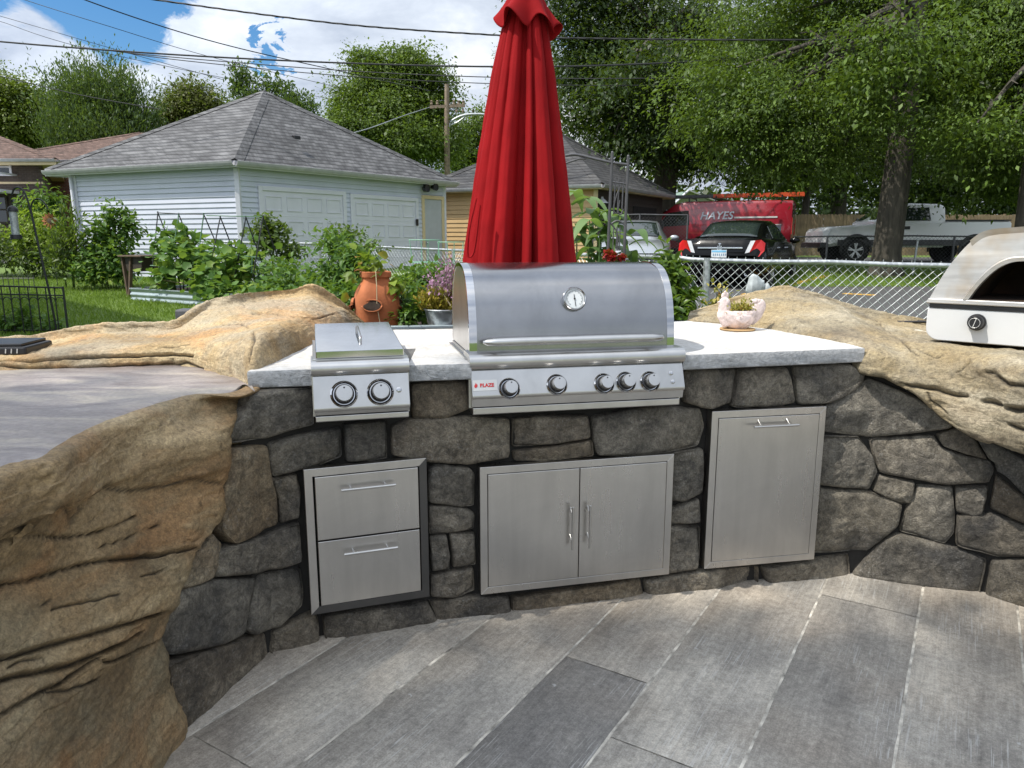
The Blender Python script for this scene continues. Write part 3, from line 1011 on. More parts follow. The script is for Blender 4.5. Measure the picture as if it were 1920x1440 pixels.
# waste bin door
root, w, h = builtin('bin_cabinet', 'tall single steel pull out door with one horizontal handle, right of the double doors', 'cabinet door', (1313, 1067), (1518, 1050), (1330, 772))
frame_ring(root, w, h, .030)
dr = MB().box(b, w - b, -.002, .03, b, h - b).build('door', M['steel_panel'], root, bevel=.002)
bar_handle(dr, w * .33, w * .72, h * .905, h * .905, curved=True)

# ---------------------------------------------------------------- appliance helpers
def panel_frame(pl, pr, th, Y):
    """origin on the ray of pl at depth Y; width so that the right end meets pr"""
    P0 = PY(*pl, Y)
    e = Vector((math.cos(th), math.sin(th), 0))
    lo, hi = .1, 2.0
    for _ in range(50):
        m_ = (lo + hi) / 2
        if proj(P0 + e * m_)[0] < pr[0]: lo = m_
        else: hi = m_
    return P0, e, lo


def knob(parent, loc, tilt, r=.033):
    """control knob with a round bezel; local -y points out of the panel"""
    kc = MB()
    kc.lathe([(r * .80, -.012), (r * .84, -.020), (r * .80, -.045), (r * .76, -.048), (0, -.0485)], axis='y', n=36)
    ko = kc.build('knob', M['steel'], parent, smooth=35)
    ko.location = loc; ko.rotation_euler = (-tilt, 0, 0)
    bz = MB().lathe([(0, .0), (r * 1.32, .0), (r * 1.34, -.004), (r * 1.2, -.009), (r * 1.12, -.007), (r * 1.06, -.003), (0, -.003)], axis='y', n=32)
    bz.build('bezel', M['steel_polish'], ko, smooth=40)
    MB().lathe([(0, -.0032), (r * .95, -.0032), (r * .97, -.012), (r * .86, -.016), (r * .84, -.018)], axis='y', n=32).build('skirt', M['black_plastic'], ko, smooth=40)
    MB().lathe([(0, -.0495), (r * .09, -.0495), (r * .09, -.047)], c=(0, 0, r * .52), axis='y', n=10).build('mark', M['black_plastic'], ko)
    return ko


def led_button(parent, loc, tilt, r=.007):
    o = MB().lathe([(r * 1.3, .001), (r * 1.3, -.003), (r, -.004), (r * .9, -.008), (0, -.010)], axis='y', n=16).build('button', M['steel_polish'], parent, smooth=40)
    o.location = loc; o.rotation_euler = (-tilt, 0, 0)
    return o


# ---------------------------------------------------------------- the big grill
th = R(12.5)
P0, e, W = panel_frame((886, 770), (1282, 752), th, 2.70)
zP = P0.z
def gz(py, px=886, dep=0.0):
    """height of a pixel row on the panel plane pushed back by dep"""
    n = Vector((-math.sin(th), math.cos(th), 0))
    return on_plane(px, py, P0 + n * dep, e)[1]
grill = empty('gas_grill', (P0.x, P0.y, 0), th, 'large stainless steel gas grill with a domed lid, thermometer and five knobs', 'grill')
zt0 = gz(667); zt1 = gz(698); zb1 = gz(742, 886); zb0 = gz(765, 886); ztray = gz(779, 886)
# bullnose and control panel, one profile swept along x  (y depth, z)
def bull(cx, cz, r, a0, a1, n=8):
    return [(cx + r * math.cos(R(a0 + (a1 - a0) * i / n)), cz + r * math.sin(R(a0 + (a1 - a0) * i / n))) for i in range(n + 1)]
rr = (zt0 - zt1) / 2
prof = [(.16, zt0)] + bull(.012 + rr, zt0 - rr, rr, 90, 250, 10) + [(.045, zt1 + .001), (.045, zb0 - .01), (.16, zb0 - .01)]
MB().prism(prof, -.006, W + .006, 'x').build('top_rail', M['steel'], grill, smooth=35)
ty0, ty1 = .030, -.004      # the control face leans: top is further back
prof = [(ty0, zt1 - .001), (ty1, zb1)] + bull(ty1 + .012, zb1 - .004, .0125, 170, 265, 6) + [(ty1 + .016, zb0), (.14, zb0), (.14, zt1 - .001)]
panel = MB().prism(prof, 0, W, 'x').build('control_panel', M['steel'], grill, smooth=35)
tr = MB().prism([(.012, zb0 - .004), (.012, ztray), (.018, ztray - .003), (.15, ztray - .003), (.15, zb0 - .004)], .004, W - .012, 'x').build('drip_tray', M['steel'], grill, bevel=.002)
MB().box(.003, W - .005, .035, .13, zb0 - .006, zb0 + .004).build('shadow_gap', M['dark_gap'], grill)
tiltA = math.atan2(ty0 - ty1, zt1 - zb1)


def on_face(x, z):
    return (x, ty1 + (z - zb1) * math.tan(tiltA) - .0006, z)


for kx, ky in ((957, 722), (1046, 715), (1134, 713), (1175, 710), (1220, 709)):
    # the knob cap stands 5 cm proud; trace the bezel centre
    s_, z_ = on_plane(kx - 3, ky + 6, P0 + Vector((math.sin(th), -math.cos(th), 0)) * -.012, e)
    knob(grill, on_face(s_, z_), tiltA, .031)
for kx, ky in ((1261, 701), (1262, 716)):
    s_, z_ = on_plane(kx, ky, P0, e)
    led_button(grill, on_face(s_, z_), tiltA)
s0, z0 = on_plane(888, 734, P0, e); s1, z1 = on_plane(933, 712, P0, e)
bp = MB().box(s0, s1, -.0015, .006, 0, z1 - z0).build('badge', M['white_label'], grill, bevel=.0008)
lo = on_face(0, z0); bp.location = (0, lo[1], z0); bp.rotation_euler = (-tiltA, 0, 0)
bh = z1 - z0
text_obj('BLAZE', bh * .46, M['red_ink'], bp, (s0 + (s1 - s0) * .57, -.0022, bh * .5), extrude=.0005, name='lettering', offset=.0008)
fl = MB().prism([(s0 + (s1 - s0) * .10 + .010 * a_, bh * .5 + .012 * b_) for a_, b_ in ((-.1, -.75), (.55, -.4), (.75, .1), (.45, .8), (.3, .25), (-.05, 1.0), (-.15, .35), (-.5, .15), (-.55, -.35))], -.0028, -.0012, 'y')
fl.build('flame_mark', M['red_ink'], bp)

# lid: swept dome profile (y, z) with polished end bands and mirror side walls
D0 = .085
zl = gz(663, 886, D0)
LH = 1.50 - .0264 / 1.013 * (P0.y + .40) - zl      # crest height above the lid foot
lp = [(D0, 0), (D0 + .002, .05), (D0 + .012, .12), (D0 + .032, .19), (D0 + .066, .25), (D0 + .115, .292), (D0 + .175, .312), (D0 + .25, .32), (D0 + .33, .312), (D0 + .395, .28), (D0 + .44, .22), (D0 + .46, .13), (D0 + .465, 0)]
k = LH / .32
curve = catmull([Vector((y, z * k + zl, 0)) for y, z in lp], 73)
curve = [(p.x, p.y) for p in curve]
xa, xb = .004, W - .014
band = .030


def shell(x0, x1, push=0.0):
    m_ = MB()
    ins = []
    for i, (y, z) in enumerate(curve):
        a_ = Vector(curve[max(0, i - 1)]); b_ = Vector(curve[min(len(curve) - 1, i + 1)])
        d_ = (b_ - a_).normalized(); n_ = Vector((d_.y, -d_.x))   # inward
        ins.append(((y - n_.x * push, z - n_.y * push), (y + n_.x * .012, z + n_.y * .012)))
    rws = []
    for x in (x0, x0 + .001, x1 - .001, x1):
        rws.append([(x, o_[0], o_[1]) for o_, i_ in ins])
    m_.grid(rws)
    m_.grid([[(x, i_[0], i_[1]) for o_, i_ in ins] for x in (x0, x1)])
    for x in (x0, x1):
        m_.grid([[(x, o_[0], o_[1]) for o_, i_ in ins], [(x, i_[0], i_[1]) for o_, i_ in ins]])
    m_.grid([[(x0, *ins[0][0]), (x1, *ins[0][0])], [(x0, *ins[0][1]), (x1, *ins[0][1])]])
    return m_


lid = shell(xa + band, xb - band).build('lid', M['steel_dark'], grill, smooth=40)
for x0, x1 in ((xa, xa + band), (xb - band, xb)):
    shell(x0, x1, .002).build('lid_band', M['steel_polish'], lid, smooth=40)
inner = [(y + .004 if y < D0 + .2 else y - .004, z - (.004 if z > zl + .02 else 0)) for y, z in curve[::2]]
for x0, x1 in ((xa + .001, xa + .005), (xb - .005, xb - .001)):
    MB().prism(inner, x0, x1, 'x').build('lid_end', M['steel'], lid)
# firebox body below the lid
MB().box(.002, W - .012, D0 + .012, .54, .99, zl - .004).build('firebox', M['steel'], grill, bevel=.003)
MB().box(-.010, W + .0, .10, .56, CZ, CZ + .006).build('liner_flange', M['steel'], grill, bevel=.001)
# handle: long tapering bar on two posts
hs, hz = on_plane(908, 643, P0 + Vector((-math.sin(th), math.cos(th), 0)) * .03, e)
he, hz2 = on_plane(1246, 633, P0 + Vector((-math.sin(th), math.cos(th), 0)) * .03, e)
hz = (hz + hz2) / 2
hp = [(hs, .045, hz), (hs + .012, .035, hz), (hs + .05, .030, hz + .001)] + [(hs + (he - hs) * f, .028, hz + .002) for f in (.2, .4, .6, .8)] + [(he - .05, .030, hz + .001), (he - .012, .035, hz), (he, .045, hz)]
hb = MB().tube(hp, [.006, .0125, .0155, .016, .016, .016, .016, .0155, .0125, .006], 20)
for f in (.07, .93):
    x = hs + (he - hs) * f
    hb.tube([(x, .03, hz), (x, D0 + .008, hz + .002)], .009, 10)
hb.build('lid_handle', M['steel'], lid, smooth=50)
# thermometer on the lid
ts, tz = on_plane(1073, 562, P0 + Vector((-math.sin(th), math.cos(th), 0)) * .13, e)
zz = [abs(c_[1] - tz) for c_ in curve[:40]]; i_ = zz.index(min(zz))
ty = curve[i_][0]; dd = Vector(curve[i_ + 1]) - Vector(curve[i_ - 1]); tt = math.atan2(dd.x, dd.y)
TR = .047
tb = MB().lathe([(TR * .8, .01), (TR, .0), (TR * 1.02, -.010), (TR, -.022), (TR * .93, -.026), (TR * .85, -.022), (TR * .82, -.018)], axis='y', n=48).build('thermometer', M['steel_polish'], lid, smooth=40)
tb.location = (ts, ty, tz); tb.rotation_euler = (-tt, 0, 0)
MB().lathe([(TR * .84, -.0185), (0, -.0185)], axis='y', n=48).build('dial', M['dial'], tb)
nd = MB()
for q in range(0, 34):
    a_ = R(-140 + 280 * q / 33); r0, r1 = (.58, .72) if q % 3 == 0 else (.64, .72)
    nd.bar((TR * r0 * math.sin(a_), -.0192, TR * r0 * math.cos(a_)), (TR * r1 * math.sin(a_), -.0192, TR * r1 * math.cos(a_)), .0011, .0006, up=(0, 1, 0))
nd.bar((-.001, -.0205, TR * .38), (.0016, -.0205, -TR * .66), .0022, .0008, up=(0, 1, 0))
nd.ball((0, -.020, 0), .004, 8, 6)
nd.build('needle', M['black_plastic'], tb)

# ---------------------------------------------------------------- side burner
th2 = R(15)
P0b, e2, W2 = panel_frame((590, 785), (769, 775), th2, 2.52)
nb = Vector((-math.sin(th2), math.cos(th2), 0))
burner = empty('side_burner', (P0b.x, P0b.y, 0), th2, 'small side burner with a flat mirror lid and two knobs, left of the grill', 'side burner')
def bz_(py, px=590, dep=0.0): return on_plane(px, py, P0b + nb * dep, e2)[1]
zt0, zt1, zb1, zb0, ztray = bz_(681), bz_(709), bz_(766), bz_(781), bz_(793)
rr = (zt0 - zt1) / 2
prof = [(.17, zt0)] + bull(.012 + rr, zt0 - rr, rr, 90, 250, 10) + [(.045, zt1 + .001), (.045, zb0 - .01), (.17, zb0 - .01)]
MB().prism(prof, -.004, W2 + .004, 'x').build('top_rail', M['steel'], burner, smooth=35)
prof = [(ty0, zt1 - .001), (ty1, zb1)] + bull(ty1 + .012, zb1 - .004, .0125, 170, 265, 6) + [(ty1 + .016, zb0), (.14, zb0), (.14, zt1 - .001)]
MB().prism(prof, 0, W2, 'x').build('control_panel', M['steel'], burner, smooth=35)
MB().prism([(.010, zb0 - .004), (.010, ztray), (.016, ztray - .003), (.15, ztray - .003), (.15, zb0 - .004)], .003, W2 - .003, 'x').build('drip_tray', M['steel'], burner, bevel=.002)
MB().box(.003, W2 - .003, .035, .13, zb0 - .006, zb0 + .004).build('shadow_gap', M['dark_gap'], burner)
tiltA = math.atan2(ty0 - ty1, zt1 - zb1)
for kx, ky in ((645, 737), (713, 733)):
    s_, z_ = on_plane(kx, ky + 2, P0b + nb * .012, e2)
    knob(burner, on_face(s_, z_), tiltA, .036)
s_, z_ = on_plane(748, 731, P0b + nb * .012, e2)
led_button(burner, on_face(s_, z_), tiltA, .008)
# flat lid box with a mirror top
zl0 = CZ + .012; zl1 = bz_(659, 592, .05)
zl0 = bz_(673, 592, .05)
l0 = on_plane(592, 665, P0b + nb * .05, e2)[0]; l1 = on_plane(757, 660, P0b + nb * .05, e2)[0]
MB().box(l0 - .012, l1 + .016, .055, .60, CZ - .02, zl0 - .002).build('burner_tray', M['steel'], burner, bevel=.002)
ld = MB().prism([(.05, zl0), (.05, zl1), (.585, zl1 + .042), (.585, zl0)], l0, l1, 'x').build('lid', M['steel_polish'], burner, bevel=.0025)
hx = (l0 + l1) / 2 + .01
MB().tube([(hx, .20, zl1), (hx, .20, zl1 + .020), (hx, .21, zl1 + .026), (hx, .40, zl1 + .045), (hx, .41, zl1 + .040), (hx, .41, zl1)], .006, 10).build('lid_handle', M['steel'], ld, smooth=50)
# ---------------------------------------------------------------- carved rock masses
def rockify(name, rows, m, label=None, cat=None, parent=None, cracks=(), amp=.02, sc=3.0, ledge=0.0, width=.012, depth=.02, strata=0.0, close=False, fine=.004, smooth=70, zflat=None, scal=.03, stepamp=.008):
    """displace a lofted grid: broad noise, layered strata, carved cracks; cracks are pixel polylines cast onto the smooth surface"""
    nu, nv = len(rows), len(rows[0])
    g = MB().grid(rows)
    me = bpy.data.meshes.new('tmp'); me.from_pydata(g.v, [], g.f)
    bm = bmesh.new(); bm.from_mesh(me)
    bmesh.ops.recalc_face_normals(bm, faces=bm.faces)
    bm.normal_update()
    # orient towards the camera on the visible side
    bm.verts.ensure_lookup_table()
    nrm = [v.normal.copy() for v in bm.verts]
    bv = BVHTree.FromBMesh(bm)
    vis = 0
    for i in range(0, len(nrm), 17):
        d = Vector(g.v[i]) - CAM
        hit = bv.ray_cast(CAM, d.normalized())
        if hit[0] is not None and (hit[0] - Vector(g.v[i])).length < .02: vis += -nrm[i].dot(d.normalized())
    if vis < 0: nrm = [-n for n in nrm]
    segs = []
    for cr in cracks:
        w, dpt, pl = cr[:3]; stp, rch = cr[3:] if len(cr) > 3 else (0, 0)
        pts = []
        for a, b in zip(pl, pl[1:]):
            k = max(2, int(math.hypot(b[0] - a[0], b[1] - a[1]) / 9))
            for i in range(k):
                px = a[0] + (b[0] - a[0]) * i / k; py = a[1] + (b[1] - a[1]) * i / k
                h = bv.ray_cast(CAM, ray(px, py + 2.5 * noise.noise((px * .06, py * .06, 3))).normalized())
                if h[0] is not None: pts.append(h[0])
        h = bv.ray_cast(CAM, ray(*pl[-1]).normalized())
        if h[0] is not None: pts.append(h[0])
        for j, (a, b) in enumerate(zip(pts, pts[1:])):
            if (a - b).length < .25:
                t_ = j / max(1, len(pts) - 2)
                segs.append((a, b, w * (.55 + .45 * math.sin(math.pi * min(1, max(0, .12 + t_ * .76)))), dpt, stp, rch))
    V = np.array(g.v); cd = np.zeros(len(V)); cmask = np.zeros(len(V))
    sd_ = np.zeros(len(V))
    for a, b, w, dpt, stp, rch in segs:
        a_, b_ = np.array(a), np.array(b)
        ab = b_ - a_
        t = np.clip(((V - a_) @ ab) / max(1e-9, ab @ ab), 0, 1)
        dist = np.linalg.norm(V - (a_ + t[:, None] * ab), axis=1)
        fdep = dpt * np.clip(1 - dist / w, 0, 1) ** .8
        cd = np.maximum(cd, fdep)
        if stp:
            below = np.clip((a_ + t[:, None] * ab - V)[:, 2] / .012, 0, 1)
            sd_ = np.maximum(sd_, stp * below * np.clip(1 - dist / rch, 0, 1) ** 1.2)
        cmask = np.maximum(cmask, np.clip(1.15 - dist / (w * .62), 0, 1))
    out = []
    for i, p in enumerate(g.v):
        q = Vector(p)
        d = amp * fbm(q, 4, sc) + fine * fbm(q, 3, 34)
        r_ = abs(noise.noise(q * sc * 2.2)); d += amp * .5 * (.35 - r_)
        if strata:
            zz = q.z * 17 + 1.1 * noise.noise(q * 2.2) + q.y * 2.2
            d += strata * (abs((zz % 1) - .5) * 2 - .5) * (.5 + .5 * noise.noise(q * 1.7))
        # shallow scalloped fracture faces with crisp ridges between them
        d += scal * (noise.voronoi(Vector((q.x * 3.1 + .3 * noise.noise(q * 3), q.y * 3.1, q.z * 4.6 + .3 * noise.noise(q * 2.3))))[0][0] - .45)
        d += scal * .35 * (noise.voronoi(q * 9.5)[0][0] - .45)
        # broken bedding ledges: flat faces with sharp little risers
        v2 = noise.noise(Vector((q.x * 1.6, q.y * 1.5, q.z * 5.5)) + Vector((1.3, 7.7, 2.1))) + .12 * noise.noise(q * 11)
        d += stepamp * ((1 if v2 > .05 else 0) + (1 if v2 > .30 else 0) - (1 if v2 < -.22 else 0))
        # fracture steps
        vv = noise.noise(Vector((q.x * 3, q.y * 3, q.z * 6)) + Vector((5, 1, 9)))
        d += amp * .45 * (1 if vv > .12 else 0)
        if zflat is not None: d *= min(1, max(0.0, (zflat - q.z) / .05))
        d -= cd[i] + sd_[i]
        out.append(q + nrm[i] * d)
    bm.free(); bpy.data.meshes.remove(me)
    mb = MB().add(out, g.f)
    o = mb.build(name, m, parent, smooth=smooth, recalc=False)
    if vis < 0:
        o.data.flip_normals()
    vattr(o, 'crack', cmask.astype(np.float32))
    if label: tag(o, label, cat)
    return o


# --- left bar: face in horizontal levels, edge traced where it meets the stones
EDGE = [(343, 1396), (347, 1360), (322, 1298), (316, 1236), (308, 1191), (329, 1138), (339, 1102), (369, 1027), (402, 991), (422, 964), (429, 889), (433, 810), (437, 775)]
levels = []
for j, (x, y) in enumerate(EDGE):
    s_, z_ = wall_hit(x, y, .02)
    p = wall3(s_, z_, .02)
    levels.append(p)
rim_px = [(-260, 1020), (-120, 930), (0, 884), (83, 860), (127, 830), (187, 798), (227, 783), (293, 773), (350, 743), (400, 727), (440, 738), (478, 745)]
BZ = 1.0
rim = [PZ(x, y, BZ) for x, y in rim_px]
rim[0].y = .3; rim[0].x = -1.24; rim[1].x = -1.2; rim[1].y = .95
secs = []
def face_x(z):
    return float(np.interp(z, [-.02, .15, .35, .5, .62, .72, .82, .9, 1.0], [-.99, -1.03, -1.06, -1.08, -1.13, -1.17, -1.15, -1.11, -1.13]))
levels = [p for p in levels if p.z < .80]
for p in levels:
    z = max(-.03, p.z)
    xs = face_x(z)
    xe = p.x
    y1 = p.y
    pts = [Vector((xs - .06, .2, z)), Vector((xs - .03, .7, z)), Vector((xs - .015, 1.15, z)), Vector((xs, 1.5, z)), Vector((xs + .35 * (xe - xs), y1 - .33, z)), Vector((xs + .8 * (xe - xs), y1 - .11, z)), Vector((xe, y1, z)), Vector((xe - .10, y1 + .12, z)), Vector((xe - .35, y1 + .2, z))]
    secs.append(pts)
# near-rim levels
r_ = [rim[i] for i in (0, 1, 2, 3, 5, 7, 9, 10)]
def lvl(dz, dx, endp):
    return [p + Vector((dx, 0, dz)) for p in r_] + [endp]
q1, q2, q3, q4 = PY(434, 800, 2.38), PY(443, 768, 2.50), PY(478, 744, 2.60), PY(482, 716, 2.67)
r5 = [rim[i] for i in (0, 1, 2, 3, 5)]
secs.append([p + Vector((.03, 0, -.11)) for p in r5] + [Vector((-1.02, 2.20, .885)), q1, q1 + Vector((-.12, .12, 0)), q1 + Vector((-.4, .3, 0))])
secs.append([p + Vector((.032, 0, -.055)) for p in r5] + [Vector((-1.045, 2.30, .94)), q2, q2 + Vector((-.10, .12, 0)), q2 + Vector((-.4, .3, 0))])
secs.append([p + Vector((.026, 0, -.018)) for p in r5] + [rim[8] + Vector((.03, 0, -.02)), q3, q3 + Vector((-.10, .10, 0)), q3 + Vector((-.4, .2, 0))])
secs.append([p + Vector((.008, 0, -.003)) for p in r5] + [rim[8] + Vector((.008, 0, -.003)), rim[10] + Vector((.03, -.02, -.005)), q4, q4 + Vector((-.3, .1, 0))])
secs.append([p + Vector((-.04, 0, 0.0)) for p in r5] + [rim[8] + Vector((-.04, 0, 0)), rim[10] + Vector((-.02, .02, 0)), q4 + Vector((-.05, .03, .0)), q4 + Vector((-.3, .15, 0))])
rows_ = loft(secs, 340, 300)
CR = [
 (0.0088, 0.0240, [(0, 1102), (60, 1088), (133, 1066), (190, 1052), (267, 1045), (330, 1037), (366, 1028)], .012, .09),
 (0.0099, 0.0272, [(0, 1236), (60, 1220), (120, 1203), (200, 1182), (260, 1165), (311, 1150)], .012, .09),
 (0.0110, 0.0320, [(0, 1278), (40, 1266), (90, 1257), (140, 1246), (190, 1226), (240, 1205), (270, 1188)], .012, .09),
 (0.0088, 0.0240, [(0, 1340), (30, 1325), (75, 1300), (120, 1280), (170, 1245), (195, 1232)], .012, .09),
 (0.0066, 0.0176, [(190, 1232), (200, 1243), (218, 1242), (260, 1222), (300, 1203)], .012, .09),
 (0.0066, 0.0176, [(0, 1030), (60, 1012), (140, 1008), (200, 995), (262, 967)]),
 (0.0055, 0.0120, [(100, 1143), (160, 1128), (220, 1116)]),
 (0.0050, 0.0112, [(262, 1082), (290, 1076), (306, 1068)]),
 (0.0055, 0.0112, [(190, 1028), (240, 1010), (300, 985)]),
 (0.0055, 0.0096, [(70, 1140), (100, 1125)]), (0.0066, 0.0128, [(85, 1298), (130, 1295), (190, 1273)]),
 (0.0055, 0.0096, [(20, 1250), (45, 1238), (85, 1232), (90, 1245)]),
]
# scalloped lip below the bar edge
LIP = [(0, 1018), (60, 985), (110, 953), (135, 948), (150, 978), (165, 930), (200, 905), (240, 915), (285, 915), (330, 905), (360, 893), (425, 905)]
CR.append((.010, .008, [(x, y + 4) for x, y in LIP], .034, .20))
bar = rockify('rock_bar', rows_, M['rock_face'], 'olive brown cracked boulder counter with a violet grey top in the left foreground', 'rock bar', None, CR, amp=.006, sc=3.0, strata=0, zflat=1.002, scal=.020, stepamp=.004)
# bar top
back = [PZ(x, y, BZ) for x, y in ((-500, 700), (-200, 698), (0, 697), (160, 695), (323, 688), (390, 696), (443, 712), (478, 735))]
back[0] = Vector((-3.2, 2.2, BZ))
fr_ = [p + Vector((-.010, 0, .002)) for p in r5 + [rim[8], rim[10] + Vector((-.01, .01, 0)), q4 + Vector((-.03, .02, 0))]]
fr2 = resample(catmull(fr_, 120), 110)
fr2 = [p + Vector((.006 * fbm(p, 3, 14), .004 * fbm(p, 3, 14), 0)) for p in fr2]; bk2 = resample(catmull(back, 120), 110)
rws = []
for a, b in zip(fr2, bk2):
    row = []
    for k in range(60):
        p = a.lerp(b + (b - a) * .06, k / 59)
        e_ = min(1, k / 5)
        p.z = BZ + .003 - .006 * (1 - e_) ** 2 + .0045 * fbm(p, 4, 3.5) * e_ + .0018 * fbm(p, 3, 17) * e_
        row.append(p)
    rws.append(row)
MB().grid(rws).build('bar_top', M['bar_top'], bar, smooth=80)

# --- ledge and mound behind the bar
S = [
 [(-2.9, 2.2, .96), (-2.95, 2.3, 1.035), (-3.1, 2.6, 1.04), (-3.2, 2.9, 1.03), (-3.2, 3.1, .1)],
 [(-2.45, 2.74, .97), (-2.48, 2.80, 1.035), (-2.6, 3.1, 1.035), (-2.7, 3.3, 1.03), (-2.7, 3.45, .1)],
 [(-2.02, 2.86, .98), (-2.05, 2.92, 1.042), (-2.15, 3.12, 1.050), (-2.25, 3.33, 1.04), (-2.3, 3.5, .1)],
 [(-1.77, 2.91, .98), (-1.78, 2.97, 1.062), (-1.85, 3.15, 1.075), (-1.98, 3.4, 1.075), (-2.05, 3.55, .1)],
 [(-1.57, 2.94, .98), (-1.56, 3.0, 1.07), (-1.62, 3.2, 1.08), (-1.75, 3.45, 1.08), (-1.8, 3.6, .1)],
 [(-1.39, 2.97, .98), (-1.42, 3.03, 1.08), (-1.5, 3.25, 1.085), (-1.6, 3.5, 1.088), (-1.68, 3.65, .1)],
 [(-1.2, 2.87, .98), (-1.28, 2.98, 1.09), (-1.34, 3.3, 1.13), (-1.52, 3.7, 1.16), (-1.6, 3.9, .1)],
 [(-1.0, 2.68, .93), (-1.06, 2.80, 1.10), (-1.18, 3.3, 1.15), (-1.42, 3.72, 1.185), (-1.5, 3.95, .1)],
 [(-.915, 2.56, .90), (-.955, 2.66, 1.12), (-1.1, 3.3, 1.16), (-1.32, 3.88, 1.195), (-1.4, 4.1, .1)],
 [(-.87, 2.72, .98), (-.93, 2.8, 1.14), (-1.05, 3.4, 1.165), (-1.2, 3.98, 1.2), (-1.25, 4.2, .1)],
 [(-.872, 3.37, 1.0), (-.93, 3.45, 1.115), (-1.0, 3.7, 1.17), (-1.08, 4.08, 1.205), (-1.12, 4.3, .1)],
 [(-.87, 3.8, 1.0), (-.90, 3.9, 1.09), (-.93, 4.05, 1.13), (-.96, 4.25, 1.1), (-1.0, 4.4, .1)],
 [(-.86, 4.2, .9), (-.87, 4.28, 1.03), (-.88, 4.35, 1.04), (-.89, 4.42, 1.0), (-.9, 4.45, .1)],
]
LC = [
 (.012, .022, [(0, 677), (60, 676), (135, 671), (230, 667), (320, 664), (360, 668)]),
 (.012, .018, [(0, 686), (50, 690), (150, 692), (240, 686), (322, 682)]),
 (.010, .016, [(322, 672), (325, 684), (345, 680), (380, 692)]),
 (.030, .022, [(480, 590), (505, 586), (530, 589), (560, 592)]),
 (.012, .014, [(475, 625), (478, 640), (470, 655), (466, 680)]),
 (.010, .012, [(420, 610), (455, 610), (470, 620)]),
 (.008, .010, [(300, 650), (330, 650), (355, 645)]), (.008, .010, [(570, 598), (600, 596), (625, 590)]),
]
S = [s_[:4] + [(s_[3][0] * .65 + s_[4][0] * .35, s_[3][1] * .65 + s_[4][1] * .35, s_[3][2] - .045), s_[4]] for s_ in S]
rockify('rock_ledge', loft(S, 260, 190, False), M['rock_gold'], 'golden tan rock ledge rising to a mound left of the side burner', 'rock ledge', None, LC, amp=.005, sc=4.2, strata=.002, scal=.016, stepamp=.004)

# --- right rock cap over the stones, carrying the pizza oven
S = [
 [(1.0, 4.2, 1.03), (1.02, 4.25, 1.07), (1.05, 4.32, 1.09), (1.1, 4.4, 1.09), (1.1, 4.5, 1.05), (1.1, 4.6, .1)],
 [(1.32, 3.80, 1.0), (1.33, 3.83, 1.08), (1.38, 4.0, 1.15), (1.45, 4.2, 1.2), (1.5, 4.35, 1.19), (1.55, 4.6, .1)],
 [(1.42, 3.45, 1.0), (1.44, 3.48, 1.075), (1.52, 3.75, 1.13), (1.58, 4.12, 1.212), (1.65, 4.3, 1.2), (1.72, 4.55, .1)],
 [(1.51, 3.14, .95), (1.535, 3.15, 1.05), (1.62, 3.45, 1.10), (1.72, 3.95, 1.175), (1.8, 4.2, 1.16), (1.9, 4.5, .1)],
 [(1.60, 3.06, .93), (1.64, 3.07, 1.0), (1.70, 3.2, 1.055), (1.8, 3.6, 1.085), (1.92, 3.95, 1.10), (2.05, 4.3, .1)],
 [(1.75, 2.98, .82), (1.80, 2.94, .93), (1.84, 3.08, 1.045), (2.0, 3.5, 1.06), (2.2, 3.9, 1.07), (2.35, 4.2, .1)],
 [(1.83, 2.88, .75), (1.86, 2.83, .9), (1.89, 2.92, 1.04), (2.1, 3.3, 1.05), (2.5, 3.8, 1.06), (2.7, 4.1, .1)],
 [(1.90, 2.74, .72), (1.91, 2.66, .86), (1.94, 2.74, 1.035), (2.2, 3.0, 1.045), (2.8, 3.5, 1.05), (3.1, 3.8, .1)],
 [(1.97, 2.42, .70), (1.96, 2.37, .85), (2.0, 2.45, 1.03), (2.3, 2.6, 1.04), (3.1, 3.1, 1.05), (3.4, 3.3, .1)],
 [(2.0, 1.9, .68), (1.99, 1.85, .85), (2.03, 1.9, 1.03), (2.4, 2.0, 1.04), (3.2, 2.4, 1.05), (3.5, 2.5, .1)],
]
S = [s_[:5] + [(s_[4][0] * .7 + s_[5][0] * .3, s_[4][1] * .7 + s_[5][1] * .3, s_[4][2] - .06), s_[5]] for s_ in S]
S = [[(s_[0][0] + .12, s_[0][1] + .22, s_[0][2] + .05)] + s_ for s_ in S]
RC = [
 (.014, .024, [(1645, 708), (1700, 725), (1747, 728), (1790, 740), (1812, 742)]),
 (.016, .028, [(1845, 752), (1862, 755), (1878, 760)]), (.020, .034, [(1888, 765), (1905, 769), (1925, 768)]),
 (.014, .022, [(1850, 698), (1866, 700), (1876, 710), (1895, 722), (1925, 726)]),
 (.014, .022, [(1890, 797), (1905, 803), (1925, 808)]),
 (.010, .014, [(1718, 655), (1745, 668), (1758, 672), (1770, 665)]),
 (.010, .014, [(1640, 600), (1665, 620), (1690, 636), (1712, 660), (1722, 668)]),
 (.008, .010, [(1795, 700), (1805, 695), (1820, 680)]), (.009, .012, [(1740, 735), (1745, 755), (1775, 775)]),
]
rockify('overhanging_rock', loft(S, 230, 230, False), M['rock_right'], 'tan carved rock cap overhanging the fieldstone on the right, under the white pizza oven', 'rock ledge', None, RC, amp=.006, sc=4.4, strata=.002, scal=.018, stepamp=.005)

